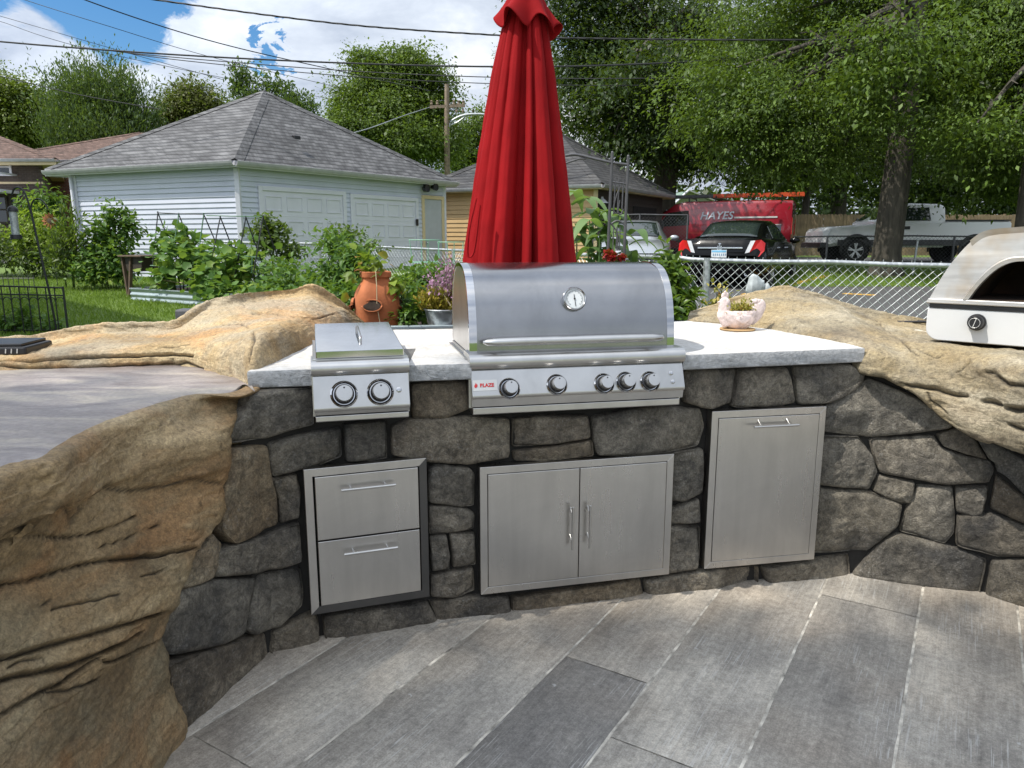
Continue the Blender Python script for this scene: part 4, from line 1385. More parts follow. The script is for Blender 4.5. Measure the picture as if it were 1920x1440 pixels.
# ---------------------------------------------------------------- things on the rocks and counter
# pizza oven
th3 = R(-43)
O0 = PZ(1738, 643, 1.052)
O0.z = 1.052
e3 = Vector((math.cos(th3), math.sin(th3), 0))
ov = empty('pizza_oven', (O0.x, O0.y, 1.05), th3, 'white and heat stained steel pizza oven with an arched mouth on the right rock', 'pizza oven')
def oz(px, py): 
    s_, z_ = on_plane(px, py, O0, e3); return s_, z_ - 1.05
OW, OD = .80, .62
x0_, z_band0 = oz(1731, 575)
_, z_band1 = oz(1731, 560)
_, zs = oz(1850, 428)
zs = min(zs, .60)
OC = OW / 2
# lower white box with rounded bottom corners
def rrect(x0, x1, z0, z1, r, top=False, n=6):
    p = []
    for i in range(n + 1): a = R(180 + 90 * i / n); p.append((x0 + r + r * math.cos(a), z0 + r + r * math.sin(a)))
    for i in range(n + 1): a = R(270 + 90 * i / n); p.append((x1 - r + r * math.cos(a), z0 + r + r * math.sin(a)))
    p += [(x1, z1), (x0, z1)]
    return p
base_top = z_band0 - .002
body = MB().prism(rrect(-.012, OW + .012, .018, base_top, .055), 0, OD, 'y').build('base_body', M['oven_white'], ov, smooth=35, bevel=.004)
MB().box(-.006, OW + .006, -.004, OD + .004, base_top, base_top + .020).build('dark_band', M['dark_steel'], ov, bevel=.002)
MB().prism([(-.018, base_top + .021), (OW + .018, base_top + .021), (OW + .010, base_top + .043), (-.010, base_top + .043)], -.016, OD + .01, 'y').build('rim', M['oven_steel'], ov, bevel=.004)
zb_ = base_top + .0435
HZ = max(.22, zs - zb_)
# dome profile and arched mouth in the x-z plane
dome = catmull([Vector((x, z, 0)) for x, z in ((-.008, 0), (.03, HZ * .30), (.075, HZ * .58), (.135, HZ * .84), (.19, HZ * .96), (OC * .75, HZ * 1.0), (OC, HZ * 1.02))], 30)
dome = [(p.x, p.y + zb_) for p in dome]
dome = dome + [(OW - x, z) for x, z in dome[-2::-1]]
ml, mz = oz(1817, 558); _, mt = oz(1900, 489)
mh = min(mt - zb_, HZ * .72); mw = OC - ml
arch = catmull([Vector((x, z, 0)) for x, z in ((ml, 0), (ml + mw * .14, mh * .38), (ml + mw * .34, mh * .76), (ml + mw * .55, mh * .96), (ml + mw * .8, mh), (OC, mh))], 30)
arch = [(p.x, p.y + zb_) for p in arch]
arch = arch + [(OW - x, z) for x, z in arch[-2::-1]]
n_ = len(dome)
m_ = MB()
m_.grid([[(x, .0, z) for x, z in dome], [(x, .0, z) for x, z in arch]])                       # front face around the mouth
m_.grid([[(x, .0, z) for x, z in dome], [(x, OD, z) for x, z in dome]])
m_.add([(x, OD, z) for x, z in dome], [tuple(range(n_))])
m_.build('dome', M['oven_steel'], ov, smooth=35)
m_ = MB()
arc_o = [(OC + (x - OC) * 1.10, zb_ + (z - zb_) * 1.12) for x, z in arch]
rws = [[(x, -.002, z) for x, z in arc_o], [(x, -.020, z) for x, z in [(OC + (x - OC) * 1.07, zb_ + (z - zb_) * 1.09) for x, z in arch]], [(x, -.016, z) for x, z in arch], [(x, .03, z) for x, z in arch]]
m_.grid(rws)
m_.build('mouth_trim', M['oven_steel'], ov, smooth=50)
m_ = MB()
m_.grid([[(x, .028, z) for x, z in arch], [(OC + (x - OC) * 1.05, .10, zb_ + (z - zb_) * 1.1) for x, z in arch], [(OC + (x - OC) * 1.05, .5, zb_ + (z - zb_) * 1.05) for x, z in arch]])
m_.add([(OC + (x - OC) * 1.05, .5, zb_ + (z - zb_) * 1.05) for x, z in arch], [tuple(range(len(arch)))])
m_.add([(ml - .03, .0, zb_ + .001), (OW - ml + .03, .0, zb_ + .001), (OW - ml + .03, .5, zb_ + .001), (ml - .03, .5, zb_ + .001)], [(0, 1, 2, 3)])
m_.build('oven_chamber', M['oven_inside'], ov)
# brow hood on top
dm2 = [(x, z) for x, z in dome if z > zb_ + HZ * .80]
m_ = MB()
m_.grid([[(OC + (x - OC) * 1.01, -.012, z + .004) for x, z in dm2], [(OC + (x - OC) * 1.01, OD * .5, z + .006) for x, z in dm2]])
m_.grid([[(OC + (x - OC) * 1.01, -.012, z + .004) for x, z in dm2], [(OC + (x - OC) * .98, .0, z - .02) for x, z in dm2]])
m_.build('hood', M['oven_steel'], ov, smooth=40)
ks, kz = oz(1832, 604)
kn = MB().lathe([(.036, .0), (.036, -.012), (.031, -.018), (.029, -.045), (.026, -.049), (0, -.049)], axis='y', n=32).build('dial_knob', M['black_plastic'], ov, smooth=35)
kn.location = (ks, 0, kz)
mk = MB().tube([(.021 * math.cos(R(a)), -.0495, .021 * math.sin(R(a))) for a in range(0, 360, 20)], .0008, 6, closed=True)
mk.bar((-.006, -.0497, -.022), (.006, -.0497, .022), .0025, .001, up=(0, 1, 0))
mk.build('dial_marks', M['white_label'], kn)
for x in (.06, OW - .06):
    for y in (.06, OD - .06):
        MB().lathe([(0, 0), (.022, 0), (.02, .02), (0, .02)], c=(x, y, 0), n=14).build('foot', M['black_plastic'], ov)

# tongs and card beside the oven
p = PZ(1712, 606, 1.075)
tg = empty('steel_tongs', (p.x, p.y, 1.072), R(-12), 'dark steel kitchen tongs lying on the rock beside the pizza oven', 'tongs')
for s_ in (-1, 1):
    MB().tube([(-.085, s_ * .022, .006), (-.05, s_ * .024, .010), (.03, s_ * .016, .012), (.12, s_ * .004, .010)], [.012, .008, .007, .006], 8).build('arm', M['dark_steel'], tg, smooth=60)
p = PZ(1741, 622, 1.062)
o = MB().box(-.05, .05, -.035, .035, 0, .004).build('pale_card', M['paper'])
o.location = (p.x - .02, p.y - .02, 1.066); o.rotation_euler = (R(2), R(4), R(-40))
tag(o, 'pale tan card lying flat under the corner of the pizza oven', 'card')

# speaker box on the ledge at far left
a = PZ(-40, 650, 1.09)
sp = empty('solar_light_box', (-2.07, 2.96, 1.044), R(6), 'flat black box with three small marks, on the rock ledge at the left edge', 'black box')
MB().box(-.24, .09, 0, .22, .004, .040).build('case', M['black_plastic'], sp, bevel=.008)
MB().box(-.22, .07, .012, .21, .040, .052).build('lid', M['dark_steel'], sp, bevel=.004)
for i in range(3): MB().bar((.012 + i * .022, -.001, .014), (.015 + i * .022, -.001, .032), .004, .002, up=(0, 1, 0)).build('mark', M['white_label'], sp)

# grey block seen behind the ledge
p = Tpx(362, 600)
o = MB().box(-.16, .16, -.1, .1, 0, .30).build('grey_post_block', M['grey_iron'], None, bevel=.01)
q = PY(360, 590, 4.6)
o.location = (q.x, q.y, T(4.6)); o.scale = (.5, .6, (q.z + .035 - T(4.6)) / .30)
tag(o, 'dark grey square block on the lawn just behind the rock ledge', 'block')

# hen planter on the right counter
hp = PZ(1388, 621, CZ)
hen = empty('hen_planter', (hp.x, hp.y + .05, CZ), R(8), 'weathered pink concrete hen shaped planter on the white counter right of the grill', 'planter')
MB().lathe([(0, 0), (.105, 0), (.115, .008), (.112, .012), (.0, .012)], n=26).build('saucer', M['tray'], hen, smooth=40)
m_ = MB()
def hb(a, h): return 1
# bowl body, longer along x
n_ = 40
prof = [(.055, .012), (.075, .03), (.098, .065), (.108, .10), (.106, .128), (.098, .132), (.090, .126), (.085, .09)]
rws = []
for r_, h in prof:
    rw = []
    for j in range(n_):
        a_ = 2 * math.pi * j / n_
        k_ = 1 + .05 * fbm((math.cos(a_) * 2, math.sin(a_) * 2, h * 20), 3, 1.5)
        rw.append((r_ * 1.10 * k_ * math.cos(a_), r_ * .82 * k_ * math.sin(a_), h))
    rws.append(rw)
m_.grid(rws, close_v=True)
# neck, head and comb on the left; tail on the right
def blob_chain(m_, pts, rads, sq=.8, n=14, rough=.08):
    c_ = catmull([Vector(p) for p in pts], 22); rr_ = [v.x for v in catmull([Vector((r_, 0, 0)) for r_ in rads], 22)]
    rows = []
    for i, p in enumerate(c_):
        d = (c_[min(i + 1, 21)] - c_[max(0, i - 1)]).normalized()
        y = Vector((0, 1, 0)); x = y.cross(d).normalized()
        rows.append([p + (x * math.cos(2 * math.pi * j / n) + y * sq * math.sin(2 * math.pi * j / n)) * rr_[i] * (1 + rough * fbm((p.x * 40 + math.cos(6.28 * j / n), p.z * 40, math.sin(6.28 * j / n)), 2, 1)) for j in range(n)])
    m_.grid(rows, close_v=True)
blob_chain(m_, [(-.055, 0, .05), (-.088, 0, .10), (-.098, 0, .15), (-.098, 0, .195), (-.097, 0, .222)], [.055, .052, .042, .034, .008])
for i, (x, z) in enumerate(((-.112, .224), (-.098, .238), (-.084, .226))):
    m_.ball((x, 0, z), .014, 8, 6, (.9, .55, 1.5))
m_.prism([(-.132, .192), (-.148, .183), (-.130, .180)], -.008, .008, 'y')
m_.ball((-.122, 0, .165), .013, 8, 6, (.7, .6, 1.4))
blob_chain(m_, [(.07, 0, .06), (.105, 0, .10), (.135, 0, .14), (.142, 0, .175), (.132, 0, .19)], [.045, .055, .05, .04, .006], .45)
for i in range(5):
    a_ = R(15 + 26 * i)
    m_.ball((.118 + .045 * math.cos(a_), 0, .135 + .05 * math.sin(a_)), .022, 8, 6, (1, .55, 1))
# wing relief
for s_ in (-1, 1):
    blob_chain(m_, [(-.05, s_ * .078, .085), (0, s_ * .088, .082), (.055, s_ * .076, .10)], [.01, .03, .008], .35)
m_.build('hen_body', M['planter_pink'], hen, smooth=60)
MB().lathe([(0, .112), (.088, .108)], n=24).build('soil', M['soil'], hen)
hen.scale = (.78, .78, .78)
# ---------------------------------------------------------------- leaves
TM = {
 'L4': (np.array([(0, 0, 0), (.45, .5, .07), (1, 0, -.10), (.45, -.5, .07)]), np.array([(0, 1, 2, 3)])),
 'L8': (np.array([(0, 0, 0), (.3, .46, .10), (.68, .36, .06), (1, 0, -.16), (.68, -.36, .06), (.3, -.46, .10), (.3, 0, 0), (.68, 0, -.04)]),
        np.array([(0, 1, 6, 6), (1, 2, 7, 6), (2, 3, 7, 7), (0, 6, 5, 5), (6, 7, 4, 5), (7, 3, 4, 4)])),
 'RD': (np.array([(.5, 0, -.04)] + [(.5 + .5 * k * math.cos(a), .5 * k * math.sin(a), .07 + .05 * math.cos(2 * a + .4)) for a, k in [(math.pi + 2 * math.pi * i / 10, (.55 if i == 0 else (1.06 if i % 2 else .92))) for i in range(10)]]),
        np.array([(0, 1 + i, 1 + (i + 1) % 10, 0) for i in range(10)])),
 'ST': (np.array([(0, .5, 0), (0, -.5, 0), (.35, -.55, .12), (.35, .55, .12), (.7, -.4, .08), (.7, .4, .08), (1, 0, -.15)]),
        np.array([(0, 1, 2, 3), (3, 2, 4, 5), (5, 4, 6, 6)])),
}


def unit(v): return v / np.maximum(1e-9, np.linalg.norm(v, axis=-1, keepdims=True))


def leaves(name, P, A, Nn, S, W, m, parent=None, tmpl='L4'):
    Tm, Tf = TM[tmpl]
    A = unit(A); side = unit(np.cross(A, Nn)); nr = np.cross(side, A)
    S = np.asarray(S)[:, None, None]
    V = P[:, None, :] + S * (Tm[None, :, 0:1] * A[:, None, :] + W * Tm[None, :, 1:2] * side[:, None, :] + Tm[None, :, 2:3] * nr[:, None, :])
    n, k = len(P), len(Tm)
    Fq = (Tf[None] + (np.arange(n) * k)[:, None, None]).reshape(-1, Tf.shape[1])
    V = V.reshape(-1, 3)
    deg = (Fq[:, 2] == Fq[:, 3]) | (Fq[:, 3] == Fq[:, 0])
    if deg.any():
        Q, T3 = Fq[~deg], Fq[deg][:, :3]
        me = bpy.data.meshes.new(name)
        me.vertices.add(len(V)); me.vertices.foreach_set('co', V.astype(np.float32).ravel())
        li = np.concatenate([Q.ravel(), T3.ravel()]).astype(np.int32)
        st = np.concatenate([np.arange(len(Q)) * 4, len(Q) * 4 + np.arange(len(T3)) * 3]).astype(np.int32)
        tot = np.concatenate([np.full(len(Q), 4), np.full(len(T3), 3)]).astype(np.int32)
        me.loops.add(len(li)); me.loops.foreach_set('vertex_index', li)
        me.polygons.add(len(st)); me.polygons.foreach_set('loop_start', st); me.polygons.foreach_set('loop_total', tot)
        me.polygons.foreach_set('use_smooth', np.ones(len(st), dtype=bool))
        me.update(); me.validate()
        return link_mesh(name, me, m, parent)
    return np_mesh(name, V, Fq, m, parent)


def rdir(rng, n):
    return unit(rng.normal(size=(n, 3)))


def gapnoise(P, sc, seed):
    return np.array([noise.noise((p[0] * sc + seed, p[1] * sc, p[2] * sc)) for p in P])


def crown(name, blobs, nsp, per, leaf, m, parent, seed, spread=.45, droop=.35, W=.55, tmpl='L4', flat=.45, gap=-.25, updir=0.0, shell=.62, fill=0.0, nrand=.45):
    """blobs: (x,y,z,rx,ry,rz). leaf sprays scattered through the outer part of each blob"""
    rng = np.random.default_rng(seed)
    B = np.array(blobs, dtype=float)
    wt = (B[:, 3] * B[:, 5] + B[:, 3] * B[:, 4]); wt /= wt.sum()
    ix = rng.choice(len(B), size=nsp, p=wt)
    d = rdir(rng, nsp)
    rad = shell + (1.04 - shell) * rng.random(nsp) ** .6
    inn = rng.random(nsp) < fill
    rad = np.where(inn, .72 * rng.random(nsp) ** .5, rad)
    C = B[ix, :3] + d * B[ix, 3:6] * rad[:, None]
    g = gapnoise(C, .9 / max(.4, spread), seed)
    keep = (g > gap) | inn
    C, d, inn = C[keep], d[keep], inn[keep]
    n = len(C)
    sp = spread * (.6 + .8 * rng.random(n)) * np.where(inn, 1.5, 1)
    off = np.clip(rng.normal(size=(n, per, 3)), -1.45, 1.45)
    off[:, :, 2] *= flat
    out = unit(d * np.array([1, 1, .6]) + np.array([0, 0, updir]))
    # elongate sprays along the outward direction
    along = (off * out[:, None, :]).sum(-1, keepdims=True)
    off = off * .75 + out[:, None, :] * along * .6
    off[:, :, 2] -= droop * .35 * (np.linalg.norm(off[:, :, :2], axis=-1) ** 1.3)
    P = (C[:, None, :] + off * sp[:, None, None] * .6).reshape(-1, 3)
    k = len(P)
    A = np.repeat(out, per, 0) * .7 + rng.normal(size=(k, 3)) * .55 + np.array([0, 0, -droop + updir])
    Nn = np.array([0, 0, 1.0]) + rng.normal(size=(k, 3)) * nrand + np.repeat(out, per, 0) * .5
    S = leaf * (.6 + .75 * rng.random(k)) * np.repeat(np.where(inn, 1.7, 1), per)
    return leaves(name, P, A, Nn, S, W, m, parent, tmpl)


def px_blob(px, py, rx, ry, Y, dy=0.0, rd=None):
    p = PY(px, py, Y + dy)
    k = (Y + dy) / F
    return (p.x, p.y, p.z, rx * k, (rd if rd is not None else rx) * k, ry * k)


def plant(name, label, cat, blobs, n, per, leaf, m, seed, spread=.12, tmpl='L8', W=.6, droop=.3, group=None, stems=6, stem_m='leaf_garden', ground=None, flat=.8, gap=-.6, updir=.1, shell=.25):
    gx = float(np.mean([b[0] for b in blobs])); gy = float(np.mean([b[1] for b in blobs]))
    gz_ = ground if ground is not None else T(gy)
    root = empty(name, (gx, gy, gz_), 0, label, cat, group)
    bl = [(b[0] - gx, b[1] - gy, b[2] - gz_, b[3], b[4], b[5]) for b in blobs]
    crown('foliage', bl, n, per, leaf, M[m], root, seed, spread, droop, W, tmpl, flat, gap, updir, shell)
    if stems:
        rng = random.Random(seed)
        mb = MB()
        for i in range(stems):
            b = bl[i % len(bl)]
            tip = Vector((b[0] + rng.uniform(-.6, .6) * b[3], b[1] + rng.uniform(-.6, .6) * b[4], b[2] + rng.uniform(.1, .8) * b[5]))
            f = Vector((tip.x * .5 + rng.uniform(-.05, .05), tip.y * .5, -.01))
            mb.tube([f, f.lerp(tip, .5) + Vector((rng.uniform(-.03, .03), 0, .04)), tip], [.009, .007, .003], 5)
        mb.build('stem', M[stem_m], root, smooth=60)
    return root


# ---------------------------------------------------------------- closed red umbrella behind the grill
ub = PY(973, 560, 3.95)
UX, UY = ub.x, 3.95
um = empty('patio_umbrella', (UX, UY, T(UY)), 0, 'tall closed red patio umbrella with hanging folds, behind the big grill', 'umbrella')
g0 = T(UY)
N = 420
lob = [(R(a_), w_, R(h_)) for a_, w_, h_ in ((208, 1.0, 17), (229, .97, 14), (250, .97, 13), (281, .84, 7), (303, 1.02, 18), (333, .98, 15), (355, .95, 22), (30, 1.0, 24), (70, .95, 24), (110, 1.0, 24), (150, .95, 24), (185, .98, 17))]
rws = []
Z0, Z1 = 1.20, 2.66
for i in range(90):
    f = i / 89
    z = Z0 + (Z1 - Z0) * f
    Rz = float(np.interp(z, [1.2, 1.42, 1.8, 2.1, 2.35, 2.55, 2.66], [.325, .305, .250, .203, .160, .118, .085]))
    cx = .030 * ((z - 1.4) / 1.2) ** 1.1 if z > 1.4 else 0
    rw = []
    for j in range(N):
        a = 2 * math.pi * j / N
        best = 0
        for la, lw, lh in lob:
            dlt = (a - la - .05 * math.sin(z * 2.2 + la * 3) * (1 - f) + math.pi) % (2 * math.pi) - math.pi
            h = max(0, 1 - (abs(dlt) / lh) ** 2.2)
            best = max(best, (h ** .5) * lw)
        deep = .50 - .12 * f + .05 * math.sin(a * 2.3 + 1)
        r_ = Rz * (1 - deep + deep * best)
        r_ *= 1 + .03 * noise.noise((a * 3, z * 2.5, 1)) + .018 * noise.noise((a * 13, z * 2.2, 4)) + .010 * noise.noise((a * 9, z * 11, 4))
        rw.append((cx + r_ * math.cos(a), r_ * math.sin(a) * .9, z - g0 + .02 * math.sin(a * 5) * (1 - f) ** 4))
    rws.append(rw)
MB().grid(rws, close_v=True).build('canopy', M['canvas'], um, smooth=180, recalc=True)
rws = []
for i in range(26):
    f = i / 25
    z = 2.80 - .245 * f
    r0 = float(np.interp(f, [0, .3, .6, .85, 1], [.045, .070, .098, .128, .150]))
    rw = []
    for j in range(160):
        a = 2 * math.pi * j / 160
        w = math.sin(a * 6 + .5 + .6 * math.sin(a * 2)) * .5 + .35 * math.sin(a * 3 + 2)
        r_ = r0 * (1 + .34 * f ** 1.6 * w)
        rw.append((.032 + r_ * math.cos(a), r_ * math.sin(a), z - g0 + .035 * f ** 2 * math.sin(a * 6 + 1.6) - .02 * f * math.sin(a + 1)))
    rws.append(rw)
vent = MB().grid(rws, close_v=True).build('vent_flounce', M['canvas'], um, smooth=180)
sol = vent.modifiers.new('Solid', 'SOLIDIFY'); sol.thickness = .003
MB().tube([(0, 0, .03), (.0, 0, 1.2), (.032, 0, 2.75)], .019, 12).build('pole', M['old_wood'], um, smooth=60)
MB().lathe([(0, 0), (.24, 0), (.25, .02), (.22, .05), (.04, .07), (.03, .25), (0, .25)], n=32).build('base', M['grey_iron'], um, smooth=40)
a_ = PY(893, 372, 3.68); b_ = PY(880, 430, 3.66); c_ = PY(877, 478, 3.66); d_ = PY(889, 470, 3.66); e_ = PY(900, 385, 3.68)
MB().tube([Vector(p) - um.location for p in catmull([a_, b_, c_, d_, e_], 20)], .006, 6).build('tie_strap', M['canvas'], um, smooth=60)

# ---------------------------------------------------------------- raised planter behind the counter, pot, bucket
rb = empty('raised_planter', (-.55, 4.85, T(4.85)), R(10), 'corrugated blue grey metal planter behind the counter under the terracotta pot', 'planter')
ptop = 1.0 - T(4.85)
def corrugated(m_, p0, p1, z0, z1, amp=.012, pitch=.075):
    p0, p1 = Vector(p0), Vector(p1)
    d = (p1 - p0).normalized(); n = Vector((d.y, -d.x, 0))
    k = int((z1 - z0) / pitch * 8)
    rws = []
    for i in range(k + 1):
        z = z0 + (z1 - z0) * i / k
        o_ = amp * math.sin(2 * math.pi * (z - z0) / pitch)
        rws.append([p0 + n * o_ + Vector((0, 0, z)), p1 + n * o_ + Vector((0, 0, z))])
    m_.grid(rws)
m_ = MB()
cs = [(-.75, -.42, 0), (.75, -.42, 0), (.75, .42, 0), (-.75, .42, 0)]
for i in range(4): corrugated(m_, cs[i], cs[(i + 1) % 4], -.02, ptop - .01, .012, .11)
m_.build('panel', M['raised_metal'], rb, smooth=60)
m_ = MB()
for i in range(4): m_.bar(Vector(cs[i]) + Vector((0, 0, ptop)), Vector(cs[(i + 1) % 4]) + Vector((0, 0, ptop)), .05, .02)
for c in cs: m_.box(c[0] - .02, c[0] + .02, c[1] - .02, c[1] + .02, -.03, ptop)
m_.build('rim', M['raised_metal'], rb, bevel=.004)
MB().box(-.74, .74, -.41, .41, ptop - .09, ptop - .04).build('soil', M['soil'], rb)

pp = PY(707, 600, 4.62)
pot = empty('strawberry_pot', (pp.x, 4.62, .97), R(20), 'tall terracotta strawberry pot with side pocket holes and trailing plants, behind the side burner', 'plant pot')
m_ = MB()
def sq(a, h):   # softly squared plan
    return 1 / (abs(math.cos(a)) ** 5 + abs(math.sin(a)) ** 5) ** .2 * .94
prof = [(.130, -.03), (.134, .04), (.139, .11), (.141, .17), (.132, .215), (.108, .265), (.088, .293), (.084, .315), (.095, .322), (.096, .352), (.088, .356), (.082, .35), (.08, .30)]
m_.lathe(prof, n=56, mod=sq)
m_.build('pot_body', M['terracotta'], pot, smooth=50)
MB().lathe([(0, .325), (.082, .325)], n=30).build('soil', M['soil'], pot)
for a in (R(-110), R(-20), R(160), R(70)):
    c = Vector((math.cos(a) * .143, math.sin(a) * .143, .155))
    ring = MB(); hole = MB()
    rws, rr_ = [], []
    for j in range(28):
        b = 2 * math.pi * j / 28
        t_ = Vector((-math.sin(a), math.cos(a), 0))
        p = lambda k, o_: c + t_ * (.056 * k * math.cos(b)) + Vector((0, 0, .033 * k * math.sin(b))) + Vector((math.cos(a), math.sin(a), 0)) * (o_ + (.012 if math.sin(b) < 0 else -.004))
        rws.append([p(1.18, -.006), p(1.12, .010), p(1.0, .010), p(.92, -.004)])
        rr_.append(p(.96, .004))
    rws.append(rws[0])
    ring.grid(rws); ring.build('pocket_lip', M['terracotta'], pot, smooth=60)
    hole.add(rr_, [tuple(range(28))]); hole.build('pocket_hole', M['soil'], pot)
leafb = [(0, -.0, .40, .10, .08, .035), (-.12, -.04, .33, .035, .05, .05), (-.15, -.06, .26, .03, .03, .03), (.13, -.05, .30, .05, .04, .03), (.19, -.06, .25, .03, .03, .03)]
st = empty('strawberry_plant', (pp.x, 4.62, .97), 0, 'strawberry plant with red tinged leaves trailing from the terracotta pot', 'plant')
crown('foliage', leafb, 26, 3, .062, M['leaf_straw'], st, 5, .05, .5, .8, 'L8', .8, -2, .1, .2)
MB().tube([(.02, -.10, .36), (.03, -.135, .27), (.03, -.150, .15), (.05, -.150, .02)], .003, 6).build('runner', M['bamboo_pale'], st)

bp_ = PY(832, 600, 4.55)
bk = empty('metal_bucket', (bp_.x, 4.55, .965), 0, 'grey galvanised bucket standing left of the grill lid', 'bucket')
m_ = MB().lathe([(0, 0), (.085, 0), (.088, .01), (.115, .125), (.12, .128), (.121, .136), (.114, .136), (.10, .07), (.0, .07)], n=36)
m_.build('bucket_body', M['galv'], bk, smooth=40)
MB().tube([(.118 * math.cos(R(a)), .118 * math.sin(R(a)), .132) for a in range(0, 360, 12)], .005, 8, closed=True).build('rim', M['galv'], bk, smooth=60)
MB().box(.060, .088, -.085, -.079, .02, .075).build('red_tag', M['flower_red'] if False else M['red_ink'], bk)
hth = empty('heather', (bp_.x, 4.55, 1.04), 0, 'golden heather with mauve flower spikes growing in the grey bucket', 'flower')
crown('foliage', [(0, 0, .09, .12, .11, .07), (-.05, -.02, .10, .09, .08, .06)], 260, 6, .030, M['leaf_heath'], hth, 9, .03, 0, .5, 'L4', 1, -2, .7, .1)
tag(crown('blossom', [(.01, 0, .19, .11, .10, .08), (.05, 0, .26, .06, .06, .08)], 130, 6, .022, M['flower_pink'], hth, 10, .035, 0, .6, 'L4', 1.6, -2, .7, .1), kind='stuff')
MB().tube([(-.02, -.06, .20), (.03, -.09, .12), (.07, -.10, .06)], .004, 6).build('dry_stalk', M['bamboo_pale'], hth)
plant('mint_patch', 'mid green leafy herb between the terracotta pot and the bucket', 'plant', [px_blob(775, 560, 36, 40, 4.75), px_blob(800, 525, 42, 30, 5.0), px_blob(760, 590, 20, 22, 4.55)], 170, 8, .045, 'leaf_veg', 31, .06, ground=.93)

# ---------------------------------------------------------------- chain link fence
def chain_link(name, label, pts, m_wire, posts=(), cell=.072, rw=.0019, group=None, rail_r=.021, rails=True):
    """pts: list of (x, y, ztop); bottom follows the terrain"""
    o0 = Vector((pts[0][0], pts[0][1], T(pts[0][1])))
    root = empty(name, o0, 0, label, 'fence', group)
    mw, mr, mtie = MB(), MB(), MB()
    for (a, b) in zip(pts, pts[1:]):
        A, B_ = Vector(a), Vector(b)
        L = (B_ - A).xy.length
        h0, h1 = A.z - T(A.y) - .04, B_.z - T(B_.y) - .04
        def P(u, v):
            f = u / L
            p = A.lerp(B_, f)
            zb = T(p.y) + .04
            return Vector((p.x, p.y, zb + (p.z - zb) * v / H)) - o0
        H = (h0 + h1) / 2
        k = int((L + H) / cell)
        nrm = (B_ - A).cross(Vector((0, 0, 1))).normalized() * .004
        for i in range(-int(H / cell) - 1, int(L / cell) + 1):
            for sgn in (1, -1):
                u0 = i * cell
                # strand from (u0,0) to (u0+H,H)
                ua, ub_ = max(0, u0), min(L, u0 + H)
                if ub_ - ua < .02: continue
                va, vb = ua - u0, ub_ - u0
                if sgn < 0: va, vb = H - va, H - vb
                n_ = max(2, int(abs(vb - va) / cell) + 1)
                q = [P(ua + (ub_ - ua) * t / n_, va + (vb - va) * t / n_) + nrm * sgn * (1 if t % 2 else -1) * .6 for t in range(n_ + 1)]
                mw.tube(q, rw, 4, cap=False)
        mr.tube([A - o0, (A + B_) / 2 - o0 - Vector((0, 0, .006)), B_ - o0], rail_r, 10)
        for i in range(int(L / cell)):
            p = A.lerp(B_, (i + .5) * cell / L) - o0
            mtie.tube([p + Vector((0, 0, -.03)) + nrm, p + Vector((0, 0, rail_r + .012)) + nrm * 2], rw * 1.5, 4)
    mw.add(mtie.v, mtie.f)
    mw.build('wire_mesh', M[m_wire], root, recalc=False)
    if rails: mr.build('top_rail', M[m_wire], root, smooth=60)
    for p in posts:
        q = Vector(p)
        MB().tube([Vector((q.x, q.y, T(q.y) - .1)) - o0, q - o0 + Vector((0, 0, .02))], .030, 10).build('post', M[m_wire], root, smooth=50)
    return root


c0 = PY(1270, 483, 6.85); c1 = PY(1326, 488, 6.6); c2 = PY(1560, 491.5, 6.35); c3 = PY(1785, 498, 6.1); c4 = PY(2050, 506, 5.9)
chain_link('chain_link_fence', 'near galvanised chain link fence in front of the parked cars, right of the grill', [c0, c1, c2, c3, c4], 'galv', [c1, c4], rw=.0024)
f1 = PY(850, 469, 12.6); f2 = PY(600, 457, 15.2); f3 = PY(350, 452, 17.2)
chain_link('chain_link_fence', 'chain link fence running back past the grey garage behind the vegetable bed', [f3, f2, f1, c0], 'galv', [f1, f2, f3, (f1 + c0) / 2], cell=.085, rw=.0022)

# ---------------------------------------------------------------- vegetable bed
BL, BR = Tpx(246, 562), Tpx(500, 588)
bdir = (BR - BL); bdir.z = 0; blen = bdir.length; bdir.normalize()
ang = math.atan2(bdir.y, bdir.x)
bed = empty('raised_bed', (BL.x, BL.y, T(BL.y) - .02), ang, 'long low corrugated metal raised vegetable bed standing on the lawn', 'raised bed')
BH = .24
m_ = MB()
cs = [(0, 0, 0), (blen + 2.0, 0, 0), (blen + 2.0, 1.3, 0), (0, 1.3, 0)]
for i in range(4): corrugated(m_, cs[i], cs[(i + 1) % 4], -.1, BH, .012, .10)
m_.build('panel', M['raised_metal'], bed, smooth=60)
m_ = MB()
for i in range(4): m_.bar(Vector(cs[i]) + Vector((0, 0, BH)), Vector(cs[(i + 1) % 4]) + Vector((0, 0, BH)), .04, .016)
m_.box(blen * .86, blen * .86 + .07, -.022, -.012, -.1, BH + .008)
m_.build('rim', M['raised_metal'], bed)
MB().box(.02, blen + 1.98, .02, 1.28, BH - .08, BH - .04).build('soil', M['soil'], bed)
by = (BL.y + BR.y) / 2
zb = T(by) + BH - .05
def vblob(px, py, rx, ry, dy=.6):
    u = (px - 246) / (500 - 246)
    Yq = BL.y + (BR.y - BL.y) * u + dy
    return px_blob(px, py, rx, ry, Yq)
plant('squash_plant', 'squash plant with big round bright leaves at the left end of the vegetable bed', 'plant', [vblob(318, 448, 34, 24, .8), vblob(358, 458, 40, 28, .8), vblob(340, 490, 48, 28, .6), vblob(312, 515, 26, 16, .4)], 150, 4, .145, 'leaf_squash', 41, .16, 'RD', .95, .35, ground=zb, stems=12)
